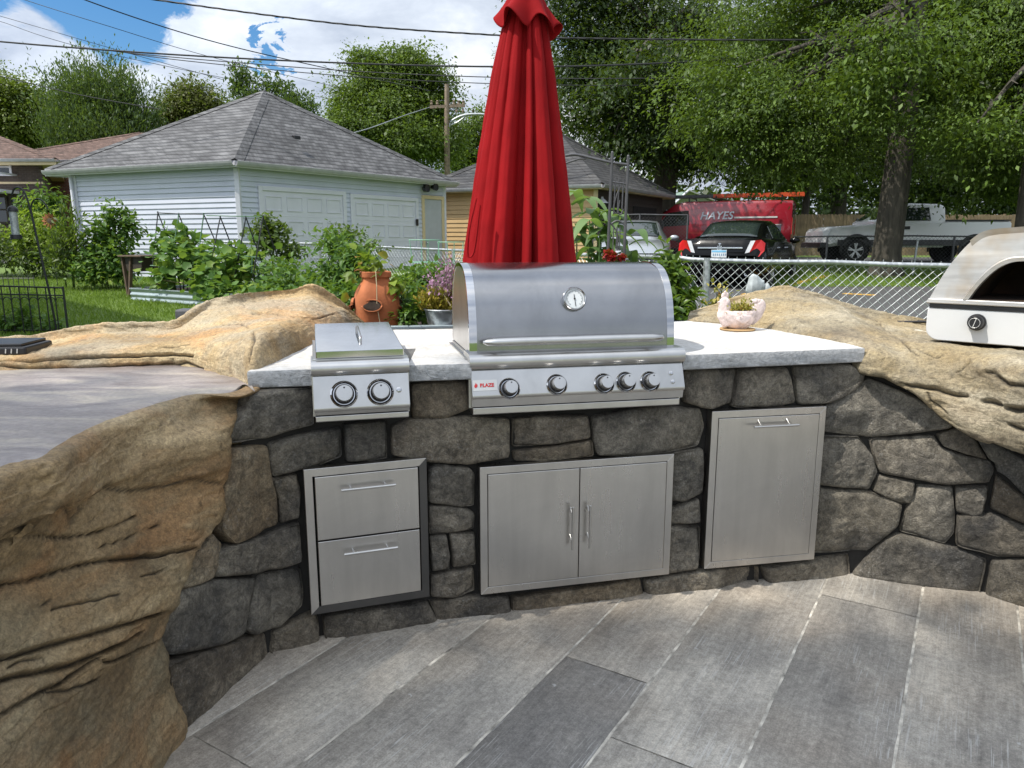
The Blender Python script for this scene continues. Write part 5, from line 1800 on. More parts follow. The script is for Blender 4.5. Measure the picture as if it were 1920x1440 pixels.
plant('squash_plant', 'spreading squash plant in the middle of the vegetable bed below the cane tripods', 'plant', [vblob(420, 495, 55, 28), vblob(465, 500, 50, 40, .8), vblob(400, 530, 45, 25, .3), vblob(380, 478, 30, 18, .8)], 190, 4, .145, 'leaf_squash', 42, .16, 'RD', .95, .35, ground=zb, stems=12)
plant('cucumber_vine', 'cucumber vine spilling over the front edge of the metal bed', 'plant', [vblob(440, 550, 50, 22, .1), vblob(500, 550, 48, 22, .3), vblob(412, 572, 8, 16, -.04)], 170, 4, .115, 'leaf_squash', 43, .12, 'RD', .95, .4, ground=zb, stems=8)
plant('pepper_plants', 'dense low leafy vegetables at the right end of the metal bed', 'plant', [vblob(555, 535, 50, 28, .4), vblob(600, 552, 44, 26, 0), vblob(535, 512, 34, 22, .8)], 260, 6, .10, 'leaf_veg', 44, .14, 'L8', .6, ground=zb, stems=8)
plant('tomato_plant', 'tall bushy tomato plant left of the terracotta pot', 'plant', [px_blob(640, 510, 46, 48, 7.6), px_blob(632, 458, 28, 24, 7.8), px_blob(668, 488, 22, 30, 7.4), px_blob(625, 562, 50, 26, 7.2), px_blob(655, 562, 34, 30, 6.4)], 480, 8, .075, 'leaf_veg', 45, .13, 'L8', .5, .45, stems=12)
plant('flowering_bush', 'grey green bush with pale flower heads above the fence line left of the umbrella', 'bush', [px_blob(648, 446, 28, 10, 8.8), px_blob(690, 465, 16, 14, 8.6)], 70, 7, .06, 'leaf_garden', 46, .12, 'L8', .6, stems=5)
plant('herb_row', 'low feathery herbs behind the pot along the chain link fence', 'plant', [px_blob(812, 545, 38, 24, 7.0), px_blob(752, 560, 30, 24, 7.2), px_blob(836, 522, 16, 18, 7.6)], 200, 7, .06, 'leaf_veg', 47, .10, 'L8', .45, stems=5)
plant('climbing_bean', 'bean vine heaped over the fence corner in front of the left garage door', 'plant', [px_blob(505, 445, 26, 20, 14.5), px_blob(500, 420, 14, 16, 14.5), px_blob(545, 468, 14, 8, 14.5)], 120, 8, .11, 'leaf_garden', 48, .2, 'L8', .7, stems=4)
# canes
tr = empty('cane_trellis', (BL.x, BL.y, zb), 0, 'row of cane A frames tied to a ridge cane over the vegetable bed', 'trellis')
def cane(parent, a, b, m, r=.011):
    MB().tube([Vector(a) - tr.location, (Vector(a) + Vector(b)) / 2 - tr.location + Vector((0, 0, -.004)), Vector(b) - tr.location], r, 6).build('cane', M[m], parent, smooth=60)
def tY(px, d): return BL.y + (BR.y - BL.y) * (px - 246) / 254 + d
apex = []
for ax, ay, fx, fy, bx, by_ in ((296, 399, 284, 520, 345, 520), (335, 402, 314, 545, 372, 490), (382, 402, 366, 520, 416, 480), (413, 407, 394, 500, 446, 490), (461, 407, 440, 520, 494, 500), (493, 406, 474, 520, 520, 480)):
    a = PY(ax, ay, tY(ax, .75)); f = PY(fx, fy, tY(fx, .3)); b = PY(bx, by_, tY(bx, 1.15))
    apex.append(a)
    cane(tr, a + (a - f) * .02, f, 'black_iron' if fx < 300 or fx > 380 else 'bamboo'); cane(tr, a + (a - b) * .02, b, 'black_iron')
cane(tr, apex[0], apex[2], 'black_iron', .009); cane(tr, apex[2] + Vector((.05, 0, -.02)), apex[5], 'bamboo', .010)
cane(tr, PY(282, 498, tY(282, .35)), PY(345, 501, tY(345, .35)), 'bamboo', .011)
cane(tr, PY(287, 522, tY(287, .25)), PY(345, 531, tY(345, .25)), 'bamboo_pale', .013)
cane(tr, PY(380, 470, tY(380, .5)), PY(485, 483, tY(485, .5)), 'bamboo', .011)
cane(tr, PY(473, 482, tY(473, .4)), PY(472, 512, tY(472, .4)), 'bamboo', .011)
# potting table
pt0 = Tpx(243, 556)
pt = empty('potting_table', (pt0.x, pt0.y, pt0.z), ang, 'weathered wooden stand with a dark trough at the left end of the vegetable bed', 'stand')
k_ = pt0.y / F
hT = 76 * k_
m_ = MB()
for x0, x1 in ((-17 * k_, 0), (12 * k_, 3 * k_)):
    MB().bar((x1 - .02, 0, 0), (x0 + .03, .02, hT * .96), .05, .06).build('leg', M['old_wood'], pt)
MB().bar((.55, .3, 0), (.5, .3, hT * .9), .05, .06).build('leg', M['old_wood'], pt)
MB().box(-.20, .62, -.06, .45, hT * .96, hT).build('top_board', M['old_wood'], pt, bevel=.006)
MB().prism([(-.12, hT * .95), (.55, hT * .95), (.45, hT * .62), (-.02, hT * .62)], .02, .38, 'y').build('trough', M['dark_brown'], pt)

# tomato cages
for i, (px, py, r_, lab) in enumerate(((796, 450, 28, 'round green wire tomato cage nearer the umbrella\'s left, left of the two'), (845, 454, 24, 'round green wire tomato cage beside the side door of the garage, right of the two'))):
    Yc = 11.0
    p = PY(px, py, Yc)
    root = empty('tomato_cage', (p.x, p.y, T(Yc)), 0, lab, 'plant cage', 'green wire tomato cages')
    hz_ = p.z - T(Yc)
    rr_ = r_ * Yc / F
    for hh, kk in ((hz_, 1), (hz_ - .32, .85), (hz_ - .62, .7)):
        MB().tube([(rr_ * kk * math.cos(R(a)), rr_ * kk * math.sin(R(a)), hh) for a in range(0, 360, 15)], .006, 5, closed=True).build('ring', M['wire_green'], root, smooth=60)
    for a in (20, 110, 200, 290):
        MB().tube([(rr_ * math.cos(R(a)), rr_ * math.sin(R(a)), hz_), (rr_ * .4 * math.cos(R(a)), rr_ * .4 * math.sin(R(a)), 0)], .006, 5).build('leg', M['wire_green'], root)

# ---------------------------------------------------------------- right of the umbrella
rng = np.random.default_rng(77)
cb = PY(1106, 470, 7.0)
co = empty('corn_patch', (cb.x, 7.0, T(7.0)), 0, 'corn plants with long arching pale green leaves right of the umbrella', 'plant')
nst = 9; PP, AA, NN, SS = [], [], [], []
mst = MB(); m_ = MB()
for i in range(nst):
    sx = (-.22 + .07 * i) + rng.uniform(-.03, .03); sy = rng.uniform(-.35, .35)
    hh = (1.62 - .045 * i) + rng.uniform(-.1, .05)
    mst.tube([(sx, sy, 0), (sx + rng.uniform(-.04, .04), sy, hh)], [.016, .006], 6)
    for k in range(11):
        z = .45 + (hh - .4) * k / 9; a = rng.uniform(0, 6.28); L = rng.uniform(.32, .55)
        dx, dy = math.cos(a), math.sin(a)
        rws = []
        for t in range(9):
            f = t / 8
            w = .058 * math.sin(math.pi * min(1, f * .9 + .12)) ** .8 + .002
            c = Vector((sx + dx * L * f * (1 - .15 * f), sy + dy * L * f * (1 - .15 * f), z + L * (.75 * f - 1.05 * f * f)))
            s_ = Vector((-dy, dx, 0)) * w
            rws.append([c - s_ + Vector((0, 0, .012)), c, c + s_ + Vector((0, 0, .012))])
        m_.grid(rws)
mst.build('stem', M['leaf_corn'], co, smooth=60); m_.build('leaf', M['leaf_corn'], co, smooth=180, recalc=False)
plant('glossy_shrub', 'glossy bright green upright shrub right behind the grill lid', 'shrub', [px_blob(1250, 480, 10, 20, 5.3), px_blob(1258, 520, 20, 26, 5.2), px_blob(1272, 560, 24, 28, 5.1), px_blob(1262, 590, 28, 24, 5.0)], 170, 5, .075, 'leaf_shrub', 51, .06, 'L8', .5, .45, stems=9, updir=.2)
plant('small_weed', 'spindly yellow green weed beside the fence post behind the hen planter', 'plant', [px_blob(1348, 560, 12, 22, 5.3), px_blob(1340, 585, 18, 14, 5.3)], 60, 4, .04, 'leaf_sedum', 52, .05, 'L8', .6, .3, stems=6)
sd = empty('sedum', (hp.x, hp.y + .05, CZ + .078), 0, 'yellow and rust coloured sedum growing in the pink hen planter', 'plant')
crown('foliage', [(0.0, 0, .022, .088, .065, .03), (.04, 0, .035, .05, .05, .03), (-.04, 0, .03, .04, .05, .03)], 190, 5, .024, M['leaf_sedum'], sd, 12, .03, 0, .5, 'L4', 1, -2, .5, .1)
sd.scale = (.78, .78, .78)
rockp = PY(1415, 545, 4.75)
m_ = MB()
for (x, z, r_) in ((0, .06, .075), (.085, .03, .055), (.03, -.03, .07)):
    m_.ball((x, 0, z), r_, 12, 9, (.8, .6, 1.15))
m_.v = [tuple(Vector(v) * (1 + .25 * noise.noise(Vector(v) * 16))) for v in m_.v]
o = m_.build('glass_rock', plain('pale_quartz', (.42, .46, .46), .3, var=.3, scale=20), None, smooth=20)
o.location = rockp - Vector((0, 0, .05))
tag(o, 'pale grey lump of crystal rock just behind the hen planter', 'rock')
# the lump stands on a stone of its own behind the counter
m_ = MB().box(-.12, .14, -.1, .1, 0, 1).build('support_post', M['mortar'], None, bevel=.02)
m_.location = (rockp.x + .02, rockp.y + .02, T(4.75)); m_.scale = (1, 1, rockp.z - .12 - T(4.75))
tag(m_, 'dark stone post under the pale crystal rock behind the counter', 'post')

# red dahlia like flowers over the lid
for i, (px, py, r_, lab) in enumerate(((1143, 480, 9, 'larger dark red flower head just above the grill lid'), (1165, 483, 5.5, 'smaller dark red flower head just above the grill lid'))):
    p = PY(px, py, 4.9)
    root = empty('red_flower', (p.x, p.y, T(4.9)), 0, lab, 'flower', 'dark red flowers above the grill lid')
    hh = p.z - T(4.9)
    rr_ = r_ * 4.9 / F
    crown('petals', [(0, 0, hh, rr_, rr_, rr_ * .75)], 70, 4, rr_ * .8, M['flower_red'], root, 60 + i, rr_ * .3, 0, .8, 'L8', 1, -2, .1, .3)
    MB().tube([(0.02, .02, 0), (.01, 0, hh * .6), (0, 0, hh)], .006, 6).build('stem', M['leaf_garden'], root)

# wrought iron obelisk trellis
it0 = 4.95
def IP(px, py): return PY(px, py, it0)
irn = empty('iron_trellis', (IP(1156, 470).x, it0, T(it0)), 0, 'tall dark wrought iron garden trellis with scrollwork, right of the umbrella', 'trellis')
def ib(pts, r=.008, name='bar'):
    MB().tube([Vector(p) - irn.location for p in pts], r, 8).build(name, M['grey_iron'], irn, smooth=60)
ib([IP(1140, 470) - Vector((0, 0, 1.1)), IP(1140, 470), IP(1148, 287)], .010, 'upright')
ib([IP(1170, 480) - Vector((0, 0, 1.1)), IP(1170, 480), IP(1178, 295)], .010, 'upright')
for q in (IP(1148, 287), IP(1178, 294)):
    MB().ball(q - irn.location, .009, 10, 8, (1, 1, 1.5)).build('finial', M['grey_iron'], irn, smooth=60)
ib(catmull([IP(1060, 292), IP(1080, 290), IP(1120, 299), IP(1148, 305), IP(1178, 309)], 20), .009, 'top_rail')
ib([IP(1058, 307), IP(1085, 298), IP(1100, 297)], .006, 'brace')
ib([IP(1147, 341), IP(1177, 345)], .006, 'cross_bar')
for x, y0, y1 in ((1154, 333, 402), (1161, 335, 400), (1169, 337, 392)):
    ib([IP(x, y0), IP(x - (y1 - y0) * .05, y1)], .005, 'spindle')
sc_ = [(1155, 401), (1150, 392), (1155, 370), (1161, 355), (1164, 348), (1160, 347)]
ib(catmull([IP(*q) for q in sc_], 20), .005, 'scroll'); ib(catmull([IP(*q) for q in ((1169, 392), (1164, 402), (1159, 396), (1162, 375))], 16), .005, 'scroll')
ib(catmull([IP(*q) for q in ((1145, 420), (1158, 414), (1172, 421))], 16), .006, 'scroll')
ib(catmull([IP(*q) for q in ((1144, 418), (1152, 427), (1158, 440), (1158, 470))], 16), .005, 'scroll')
for k in range(3): ib([IP(1151 + 6 * k, 425), IP(1149 + 6 * k, 470)], .004, 'spindle')

# ---------------------------------------------------------------- left garden corner
bf0 = Tpx(128, 626)
YB = bf0.y
bfn = empty('garden_fence', (bf0.x, bf0.y, bf0.z), 0, 'low black wrought iron border fence with arches at the left edge', 'fence')
kk = YB / F
fx0, fh = -190 * kk, 93 * kk
def fr(pts, r, name): MB().tube([Vector(p) for p in pts], r, 6).build(name, M['black_iron'], bfn, smooth=60)
fr([(fx0, 0, fh - .01), (0, 0, fh - .05)], .012, 'top_rail'); fr([(fx0, 0, fh - 17 * kk), (0, 0, fh - 21 * kk)], .010, 'mid_rail')
fr([(fx0, 0, .05), (0, 0, .05)], .010, 'bottom_rail')
fr([(0, 0, -.05), (0, 0, fh - .03)], .014, 'post')
m_ = MB()
for i in range(12):
    x = -16.5 * kk * i
    m_.tube([(x, 0, 0), (x, 0, fh - .03)], .008, 6)
    m_.tube([(x - 8.2 * kk + 8.2 * kk * math.cos(R(a)), 0, fh - 33 * kk + 9 * kk * math.sin(R(a))) for a in range(0, 181, 20)], .006, 5)
m_.build('pickets', M['black_iron'], bfn, smooth=60)
plant('border_weeds', 'low leafy weeds growing behind the black border fence', 'plant', [px_blob(45, 605, 30, 16, YB + .2), px_blob(95, 612, 22, 10, YB + .2), px_blob(40, 575, 10, 10, YB + .2), px_blob(5, 600, 16, 14, YB + .2)], 90, 6, .09, 'leaf_veg', 61, .12, 'L8', .6, stems=6)
# shepherd hook and feeder
hk = empty('shepherd_hook', (PY(107, 620, YB).x, YB, T(YB)), 0, 'leaning black double shepherd hook standing behind the border fence', 'plant hook')
def HP(px, py): return PY(px, py, YB + .05) - hk.location
MB().tube([HP(108, 628), HP(92, 545), HP(72, 460), HP(60, 405), HP(57, 390)], .014, 8).build('pole', M['black_iron'], hk, smooth=60)
MB().tube(catmull([HP(58, 400), HP(50, 370), HP(40, 354), HP(28, 353), HP(22, 365)], 24), .012, 8).build('hook', M['black_iron'], hk, smooth=60)
MB().tube(catmull([HP(57, 392), HP(62, 377), HP(72, 373), HP(83, 380), HP(90, 392)], 24), .010, 8).build('hook', M['black_iron'], hk, smooth=60)
fd = empty('bird_feeder', (PY(26, 448, YB).x, YB + .05, PY(26, 448, YB).z), 0, 'tube shaped bird feeder with a dark domed cap hanging from the shepherd hook', 'bird feeder')
def fz(py): return PY(26, py, YB + .05).z - fd.location.z
ra = 6.5 * YB / F
MB().lathe([(0, fz(444)), (ra, fz(444)), (ra, fz(396)), (0, fz(396))], n=18).build('seed_tube', M['galv'], fd, smooth=40)
MB().lathe([(ra * 1.35, fz(397)), (ra * 1.3, fz(392)), (ra * .8, fz(387)), (0, fz(385))], n=18).build('cap', M['black_plastic'], fd, smooth=50)
MB().lathe([(0, fz(449)), (ra * 1.5, fz(448)), (ra * 1.4, fz(440)), (0, fz(440))], n=18).build('tray', M['black_plastic'], fd, smooth=40)
MB().tube([(0, 0, fz(386)), (-.01, 0, fz(366))], .004, 5).build('wire', M['black_iron'], fd)
# rusty spinner
sq_ = PY(93, 414, 17.0)
spn = empty('garden_spinner', (sq_.x, 17.0, T(17.0)), 0, 'rust coloured sunflower shaped metal garden ornament on a stake', 'garden ornament')
hh = sq_.z - T(17.0)
m_ = MB()
for i in range(12):
    a = R(30 * i); r0, r1 = .05, .19
    t_ = Vector((-math.sin(a), 0, math.cos(a))); d_ = Vector((math.cos(a), 0, math.sin(a)))
    c_ = Vector((0, 0, hh))
    m_.add([c_ + d_ * r0, c_ + d_ * .12 + t_ * .036 + Vector((0, -.01, 0)), c_ + d_ * r1, c_ + d_ * .12 - t_ * .036 + Vector((0, .012, 0))], [(0, 1, 2, 3)])
m_.build('petals', M['rust'], spn, recalc=False)
MB().lathe([(0, -.02), (.055, -.015), (.06, 0), (0, .01)], c=(0, 0, hh), axis='y', n=18).build('hub', M['old_wood'], spn, smooth=40)
MB().tube([(0, .02, 0), (0, .02, hh)], .008, 6).build('stake', M['black_iron'], spn)
# border shrubs
G = 'leaf_garden'
plant('flower_border', 'dense dark green perennials along the back edge of the lawn at far left', 'bush', [px_blob(20, 470, 60, 30, 19.5), px_blob(70, 482, 50, 26, 19.2), px_blob(115, 488, 36, 24, 18.8), px_blob(5, 448, 30, 22, 20), px_blob(-60, 465, 60, 44, 19.5)], 520, 8, .11, G, 71, .26, 'L8', .55, stems=10)
plant('lime_shrub', 'yellow green shrub behind the flower border near the brown brick house', 'shrub', [px_blob(70, 410, 20, 26, 19.5), px_blob(85, 442, 28, 22, 19), px_blob(48, 446, 20, 18, 19)], 190, 8, .12, 'leaf_lime', 72, .26, 'L8', .55, stems=8)
plant('sumac_tree', 'small tree with drooping compound leaves in front of the red brick house', 'tree', [px_blob(78, 372, 26, 16, 21), px_blob(66, 390, 22, 14, 21), px_blob(92, 395, 18, 14, 21)], 150, 8, .16, 'leaf_veg', 73, .3, 'L8', .4, .7, stems=6)
plant('grassy_clump', 'tall wispy plants against the corner of the grey garage', 'plant', [px_blob(130, 440, 14, 44, 16.4), px_blob(118, 480, 22, 36, 16.4)], 170, 6, .14, 'leaf_garden', 74, .22, 'L4', .3, -.1, stems=8, updir=.5)
plant('garage_shrub', 'tall leafy shrub with upright shoots in front of the white garage wall', 'shrub', [px_blob(196, 468, 28, 44, 16.6), px_blob(212, 415, 14, 30, 16.6), px_blob(242, 428, 15, 34, 16.6), px_blob(186, 430, 12, 20, 16.6), px_blob(224, 490, 26, 34, 16.4), px_blob(172, 478, 12, 22, 16.8)], 330, 8, .12, 'leaf_veg', 75, .2, 'L8', .65, stems=10)
plant('low_shrub', 'low bright green bush at the foot of the tall shrub by the garage', 'shrub', [px_blob(172, 506, 26, 15, 16.4), px_blob(205, 508, 18, 12, 16.2), px_blob(160, 496, 14, 14, 16.6)], 190, 8, .10, 'leaf_squash', 76, .18, 'L8', .65, stems=6)
# picket of small white posts in the border
wp = empty('wire_border', (PY(30, 525, 16.0).x, 16.0, T(16)), 0, 'short row of thin pickets in front of the flower border at far left', 'fence')
m_ = MB()
for i in range(9): m_.tube([(-.5 + i * .11, 0, 0), (-.5 + i * .11, 0, .34)], .008, 5)
m_.tube([(-.5, 0, .28), (.4, 0, .28)], .006, 5)
m_.build('pickets', M['grey_iron'], wp)

# ---------------------------------------------------------------- grass
rng = np.random.default_rng(5)
def grass(name, region, n, hmin, hmax, seed, W=.13):
    rng = np.random.default_rng(seed)
    x0, x1, y0, y1 = region[:4]
    P = np.stack([rng.uniform(x0, x1, n), y0 + (y1 - y0) * rng.random(n) ** 1.15, np.zeros(n)], 1)
    if len(region) > 4:
        keep = np.array([region[4](p[0], p[1]) for p in P]); P = P[keep]
    P[:, 2] = np.interp(P[:, 1], TY, TZ) - .005
    k = len(P)
    A = rng.normal(size=(k, 3)) * .38 + np.array([0, 0, 1.0]); Nn = rng.normal(size=(k, 3))
    o = leaves(name, P, A, Nn, rng.uniform(hmin, hmax, k), W, M['grass_blade'], None, 'L4')
    tag(o, kind='stuff')
    return o
inv = lambda x, y: (-.74 * y - .5 < x < -.18 * y) and not (x > -1.6 and y < 4.6)
grass('lawn_grass', (-13, -1.0, 3.6, 19.0, inv), 150000, .045, .10, 3)
grass('strip_grass', (6.0, 18, 16.9, 23.4), 26000, .05, .12, 4)
# ---------------------------------------------------------------- buildings
V2 = lambda p: Vector((p[0], p[1]))


def wall_frame(p0, p1):
    d = V2(p1) - V2(p0); L = d.length
    return L, math.atan2(d.y, d.x)


def siding_wall(root, p0, p1, z0, z1, m, course=.2, name='wall'):
    """lapped boards, left end p0 to right end p1 as seen from outside; local -y is outside"""
    L, a = wall_frame(p0, p1)
    mb = MB(); z = z0
    while z < z1 - .01:
        zt = min(z + course, z1)
        mb.add([(0, -.028, z), (L, -.028, z), (L, -.003, zt), (0, -.003, zt)], [(0, 1, 2, 3)])
        mb.add([(0, 0, z), (L, 0, z), (L, -.028, z), (0, -.028, z)], [(0, 1, 2, 3)])
        z += course
    mb.add([(0, .02, z0), (L, .02, z0), (L, .02, z1), (0, .02, z1)], [(3, 2, 1, 0)])
    o = mb.build(name, m, root, recalc=False)
    o.location = (p0[0], p0[1], 0); o.rotation_euler = (0, 0, a)
    return o


def flat_wall(root, p0, p1, z0, z1, m, name='wall', t=.1):
    L, a = wall_frame(p0, p1)
    o = MB().box(0, L, 0, t, z0, z1).build(name, m, root)
    o.location = (p0[0], p0[1], 0); o.rotation_euler = (0, 0, a)
    return o


def hip_roof(root, plan, ze, apexes, over, m, mtrim, thick=.16, name='roof'):
    """plan: 4 corners counter-clockwise from above; apexes: 1 or 2 (x,y,z), the second nearer corners 1-2"""
    c = sum((V2(p) for p in plan), Vector((0, 0))) / 4
    n = len(plan); E = []
    for i in range(n):
        a, b, d = V2(plan[i - 1]), V2(plan[i]), V2(plan[(i + 1) % n])
        e1 = (b - a).normalized(); e2 = (d - b).normalized()
        n1 = Vector((e1.y, -e1.x)); n2 = Vector((e2.y, -e2.x))
        bis = (n1 + n2); bis = bis / bis.length_squared * 2 * 1.0
        E.append(b + bis * over)
    ap = [Vector(p) for p in apexes]
    mb = MB()
    if len(ap) == 1:
        vs = [(p.x, p.y, ze) for p in E] + [tuple(ap[0])]
        fs = [(i, (i + 1) % 4, 4) for i in range(4)]
    else:
        vs = [(p.x, p.y, ze) for p in E] + [tuple(ap[0]), tuple(ap[1])]
        fs = [(3, 0, 4), (0, 1, 5, 4), (1, 2, 5), (2, 3, 4, 5)]
    mb.add(vs, fs)
    rf = mb.build(name, m, root)
    cc_ = sum((Vector(v) for v in vs), Vector()) / len(vs)
    for i in range(4):
        tgt = ap[0] if len(ap) == 1 or i in (0, 3) else ap[1]
        a = Vector((E[i].x, E[i].y, ze)); hb = MB(); rw = []
        d_ = (Vector(tgt) - a)
        e1 = (Vector((E[i - 1].x, E[i - 1].y, ze)) - a).normalized(); e2 = (Vector((E[(i + 1) % 4].x, E[(i + 1) % 4].y, ze)) - a).normalized()
        for k in range(25):
            p = a + d_ * (k / 24); up = Vector((0, 0, .028)); wd = .20 if k < 23 else .08
            s1 = (e1 - d_.normalized() * e1.dot(d_.normalized())).normalized(); s2 = (e2 - d_.normalized() * e2.dot(d_.normalized())).normalized()
            rw.append([p + s1 * wd + up * .7, p + up * 1.5, p + s2 * wd + up * .7])
        hb.grid(rw)
        hb.build('hip_cap', m, rf)
    fb = MB()
    for i in range(4):
        a, b = E[i], E[(i + 1) % 4]
        d = (b - a).normalized(); nn = Vector((d.y, -d.x))
        q = [a + nn * .0, b + nn * .0, b - nn * .03, a - nn * .03]
        fb.add([(p.x, p.y, ze - thick) for p in q] + [(p.x, p.y, ze - .012) for p in q], [(0, 1, 5, 4), (1, 2, 6, 5), (2, 3, 7, 6), (3, 0, 4, 7), (3, 2, 1, 0), (4, 5, 6, 7)])
    fb.add([(p.x, p.y, ze - thick + .02) for p in E], [(3, 2, 1, 0)])
    fb.build('fascia', mtrim, root, recalc=True)
    gb = MB()
    for i in range(4):
        a, b = E[i], E[(i + 1) % 4]
        d = (b - a).normalized(); nn = Vector((d.y, -d.x))
        pr = [(0.004, -.02), (.004, -.12), (.07, -.125), (.10, -.07), (.115, -.02), (.105, -.015), (.09, -.07), (.065, -.11), (.012, -.11)]
        vs = []
        for p in (a, b):
            vs += [(p.x + nn.x * x, p.y + nn.y * x, ze + z) for x, z in pr]
        k = len(pr)
        gb.add(vs, [(j, (j + 1) % k, k + (j + 1) % k, k + j) for j in range(k)] + [tuple(range(k)), tuple(range(2 * k - 1, k - 1, -1))])
    gb.build('gutter', M['gutter'], root)
    return E


def rel(p, o): return (p[0] - o[0], p[1] - o[1])


# --- grey and white garage
Cg = PY(440, 300, 18.0); Rg = PZ(857, 341, Cg.z); Lg = PZ(84, 319, Cg.z)
ze = Cg.z
oc = (Cg.x, Cg.y)
Bg = (Lg.x + Rg.x - Cg.x, Lg.y + Rg.y - Cg.y)
ga = empty('garage', (Cg.x, Cg.y, 0), 0, 'pale grey sided garage with a grey hip roof and two white overhead doors', 'garage')
eav = [rel(p, oc) for p in ((Cg.x, Cg.y), (Rg.x, Rg.y), Bg, (Lg.x, Lg.y))]
cen = Vector(((Lg.x + Rg.x) / 2 - oc[0], (Lg.y + Rg.y) / 2 - oc[1]))
over = .26
# walls are the eave plan shrunk by the overhang
def shrink(plan, o_):
    out = []
    for i in range(4):
        a, b, d = V2(plan[i - 1]), V2(plan[i]), V2(plan[(i + 1) % 4])
        e1 = (b - a).normalized(); e2 = (d - b).normalized()
        n1 = Vector((e1.y, -e1.x)); n2 = Vector((e2.y, -e2.x))
        bis = (n1 + n2); bis = bis / bis.length_squared * 2
        out.append(b - bis * o_)
    return out
wl = shrink(eav, over)
for i_, j_ in ((3, 0), (2, 1)):
    wl[i_] = wl[i_] + (wl[j_] - wl[i_]).normalized() * .42
apx = PY(486, 169, 22.2)
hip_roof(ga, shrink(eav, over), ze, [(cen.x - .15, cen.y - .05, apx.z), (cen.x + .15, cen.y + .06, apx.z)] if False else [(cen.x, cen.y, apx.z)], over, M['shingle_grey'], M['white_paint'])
zg = T(19.0) - .25
for i, (a, b) in enumerate(((0, 1), (1, 2), (2, 3), (3, 0))):
    siding_wall(ga, wl[a], wl[b], zg, ze - .14, M['white_vinyl'], .125)
for p in wl:
    MB().box(p.x - .06, p.x + .06, p.y - .06, p.y + .06, zg, ze - .15).build('corner_trim', M['white_paint'], ga, bevel=.01)
# downspout at the far left corner
q = wl[3]
MB().tube([(q.x - .08, q.y - .05, ze - .15), (q.x - .05, q.y - .10, ze - .3), (q.x + .0, q.y - .10, zg)], .045, 8).build('downspout', M['white_paint'], ga, smooth=60)
# openings on the front wall
w0 = Vector((wl[0].x + oc[0], wl[0].y + oc[1], 0)); w1 = Vector((wl[1].x + oc[0], wl[1].y + oc[1], 0))
ef = (w1 - w0).normalized()
af = math.atan2(ef.y, ef.x)
def onw(px, py): return on_plane(px, py, w0, ef)
def front_part(name, m, parent, x0, x1, z0, z1, y0, y1, bevel=0):
    o = MB().box(0, x1 - x0, y0, y1, 0, z1 - z0).build(name, m, parent, bevel=bevel)
    o.location = Vector((w0.x - oc[0], w0.y - oc[1], 0)) + ef * x0 + Vector((0, 0, z0)); o.rotation_euler = (0, 0, af)
    return o
for (pl, pr, pt) in ((490, 640, 357), (661, 777, 371)):
    x0, zt = onw(pl, pt); x1, _ = onw(pr, pt)
    h_ = zt - zg
    d_ = front_part('garage_door', M['white_paint'], ga, x0, x1, zg, zt, -.03, .0)
    W_ = x1 - x0
    m_ = MB()
    for r_ in range(4):
        zr = h_ * (r_ + .5) / 4
        m_.box(.0, W_, -.034, -.0305, h_ * (r_ + 1) / 4 - .008, h_ * (r_ + 1) / 4 + .004)
        for c_ in range(4):
            xc = W_ * (c_ + .5) / 4; hw, hh = W_ / 8 * .76, h_ / 8 * .60
            for (a, b, c, d) in ((xc - hw, xc + hw, zr + hh - .02, zr + hh), (xc - hw, xc + hw, zr - hh, zr - hh + .02), (xc - hw, xc - hw + .02, zr - hh + .02, zr + hh - .02), (xc + hw - .02, xc + hw, zr - hh + .02, zr + hh - .02)):
                m_.box(a, b, -.044, -.0305, c, d)
    m_.build('raised_panel', M['white_paint'], d_, bevel=.004)
    m_ = MB()
    m_.box(-.12, -.004, -.06, .0, 0, h_ + .11); m_.box(W_ + .004, W_ + .12, -.06, .0, 0, h_ + .11); m_.box(-.004, W_ + .004, -.06, .0, h_ + .004, h_ + .11)
    m_.build('door_frame', M['white_paint'], d_, bevel=.005)
x0, zt = onw(794, 373); x1, _ = onw(826, 376)
d_ = front_part('side_door', M['grey_door'], ga, x0, x1, zg, zt, -.03, .0)
h_ = zt - zg; W_ = x1 - x0
m_ = MB(); m_.box(-.11, -.004, -.06, 0, 0, h_ + .11); m_.box(W_ + .004, W_ + .11, -.06, 0, 0, h_ + .11); m_.box(-.004, W_ + .004, -.06, 0, h_ + .004, h_ + .11)
m_.build('door_frame', M['cream_trim'], d_, bevel=.005)
MB().ball((.08, -.06, h_ * .46), .035, 10, 8).build('door_handle', M['chrome'], d_, smooth=60)
# wall lamp: two black floodlight heads
x0, z0 = onw(797, 352)
lp_ = front_part('wall_lamp', M['black_plastic'], ga, x0 - .10, x0 + .10, z0 - .12, z0 + .10, -.10, .0, .01)
MB().lathe([(.05, 0), (.10, -.14), (.115, -.20), (.0, -.18)], c=(-.10, -.10, .08), axis='y', n=14).build('lamp_head', M['black_plastic'], lp_, smooth=40)
MB().lathe([(.05, 0), (.10, -.14), (.115, -.20), (.0, -.18)], c=(.28, -.10, .14), axis='y', n=14).build('lamp_head', M['black_plastic'], lp_, smooth=40)
x0, z0 = onw(776, 417)
front_part('keypad', M['black_plastic'], ga, x0 + .02, x0 + .12, z0 - .10, z0 + .10, -.09, -.06, .01)
# roof vent
rv = PY(555, 258, 20.2)
m_ = MB().prism([(-.09, 0), (.09, 0), (.07, .06), (-.03, .09)], -.10, .10, 'x'); o = m_.build('roof_vent', M['black_plastic'], ga, bevel=.02)
o.location = (rv.x - oc[0], rv.y - oc[1], rv.z - .02); o.rotation_euler = (R(25), 0, af)

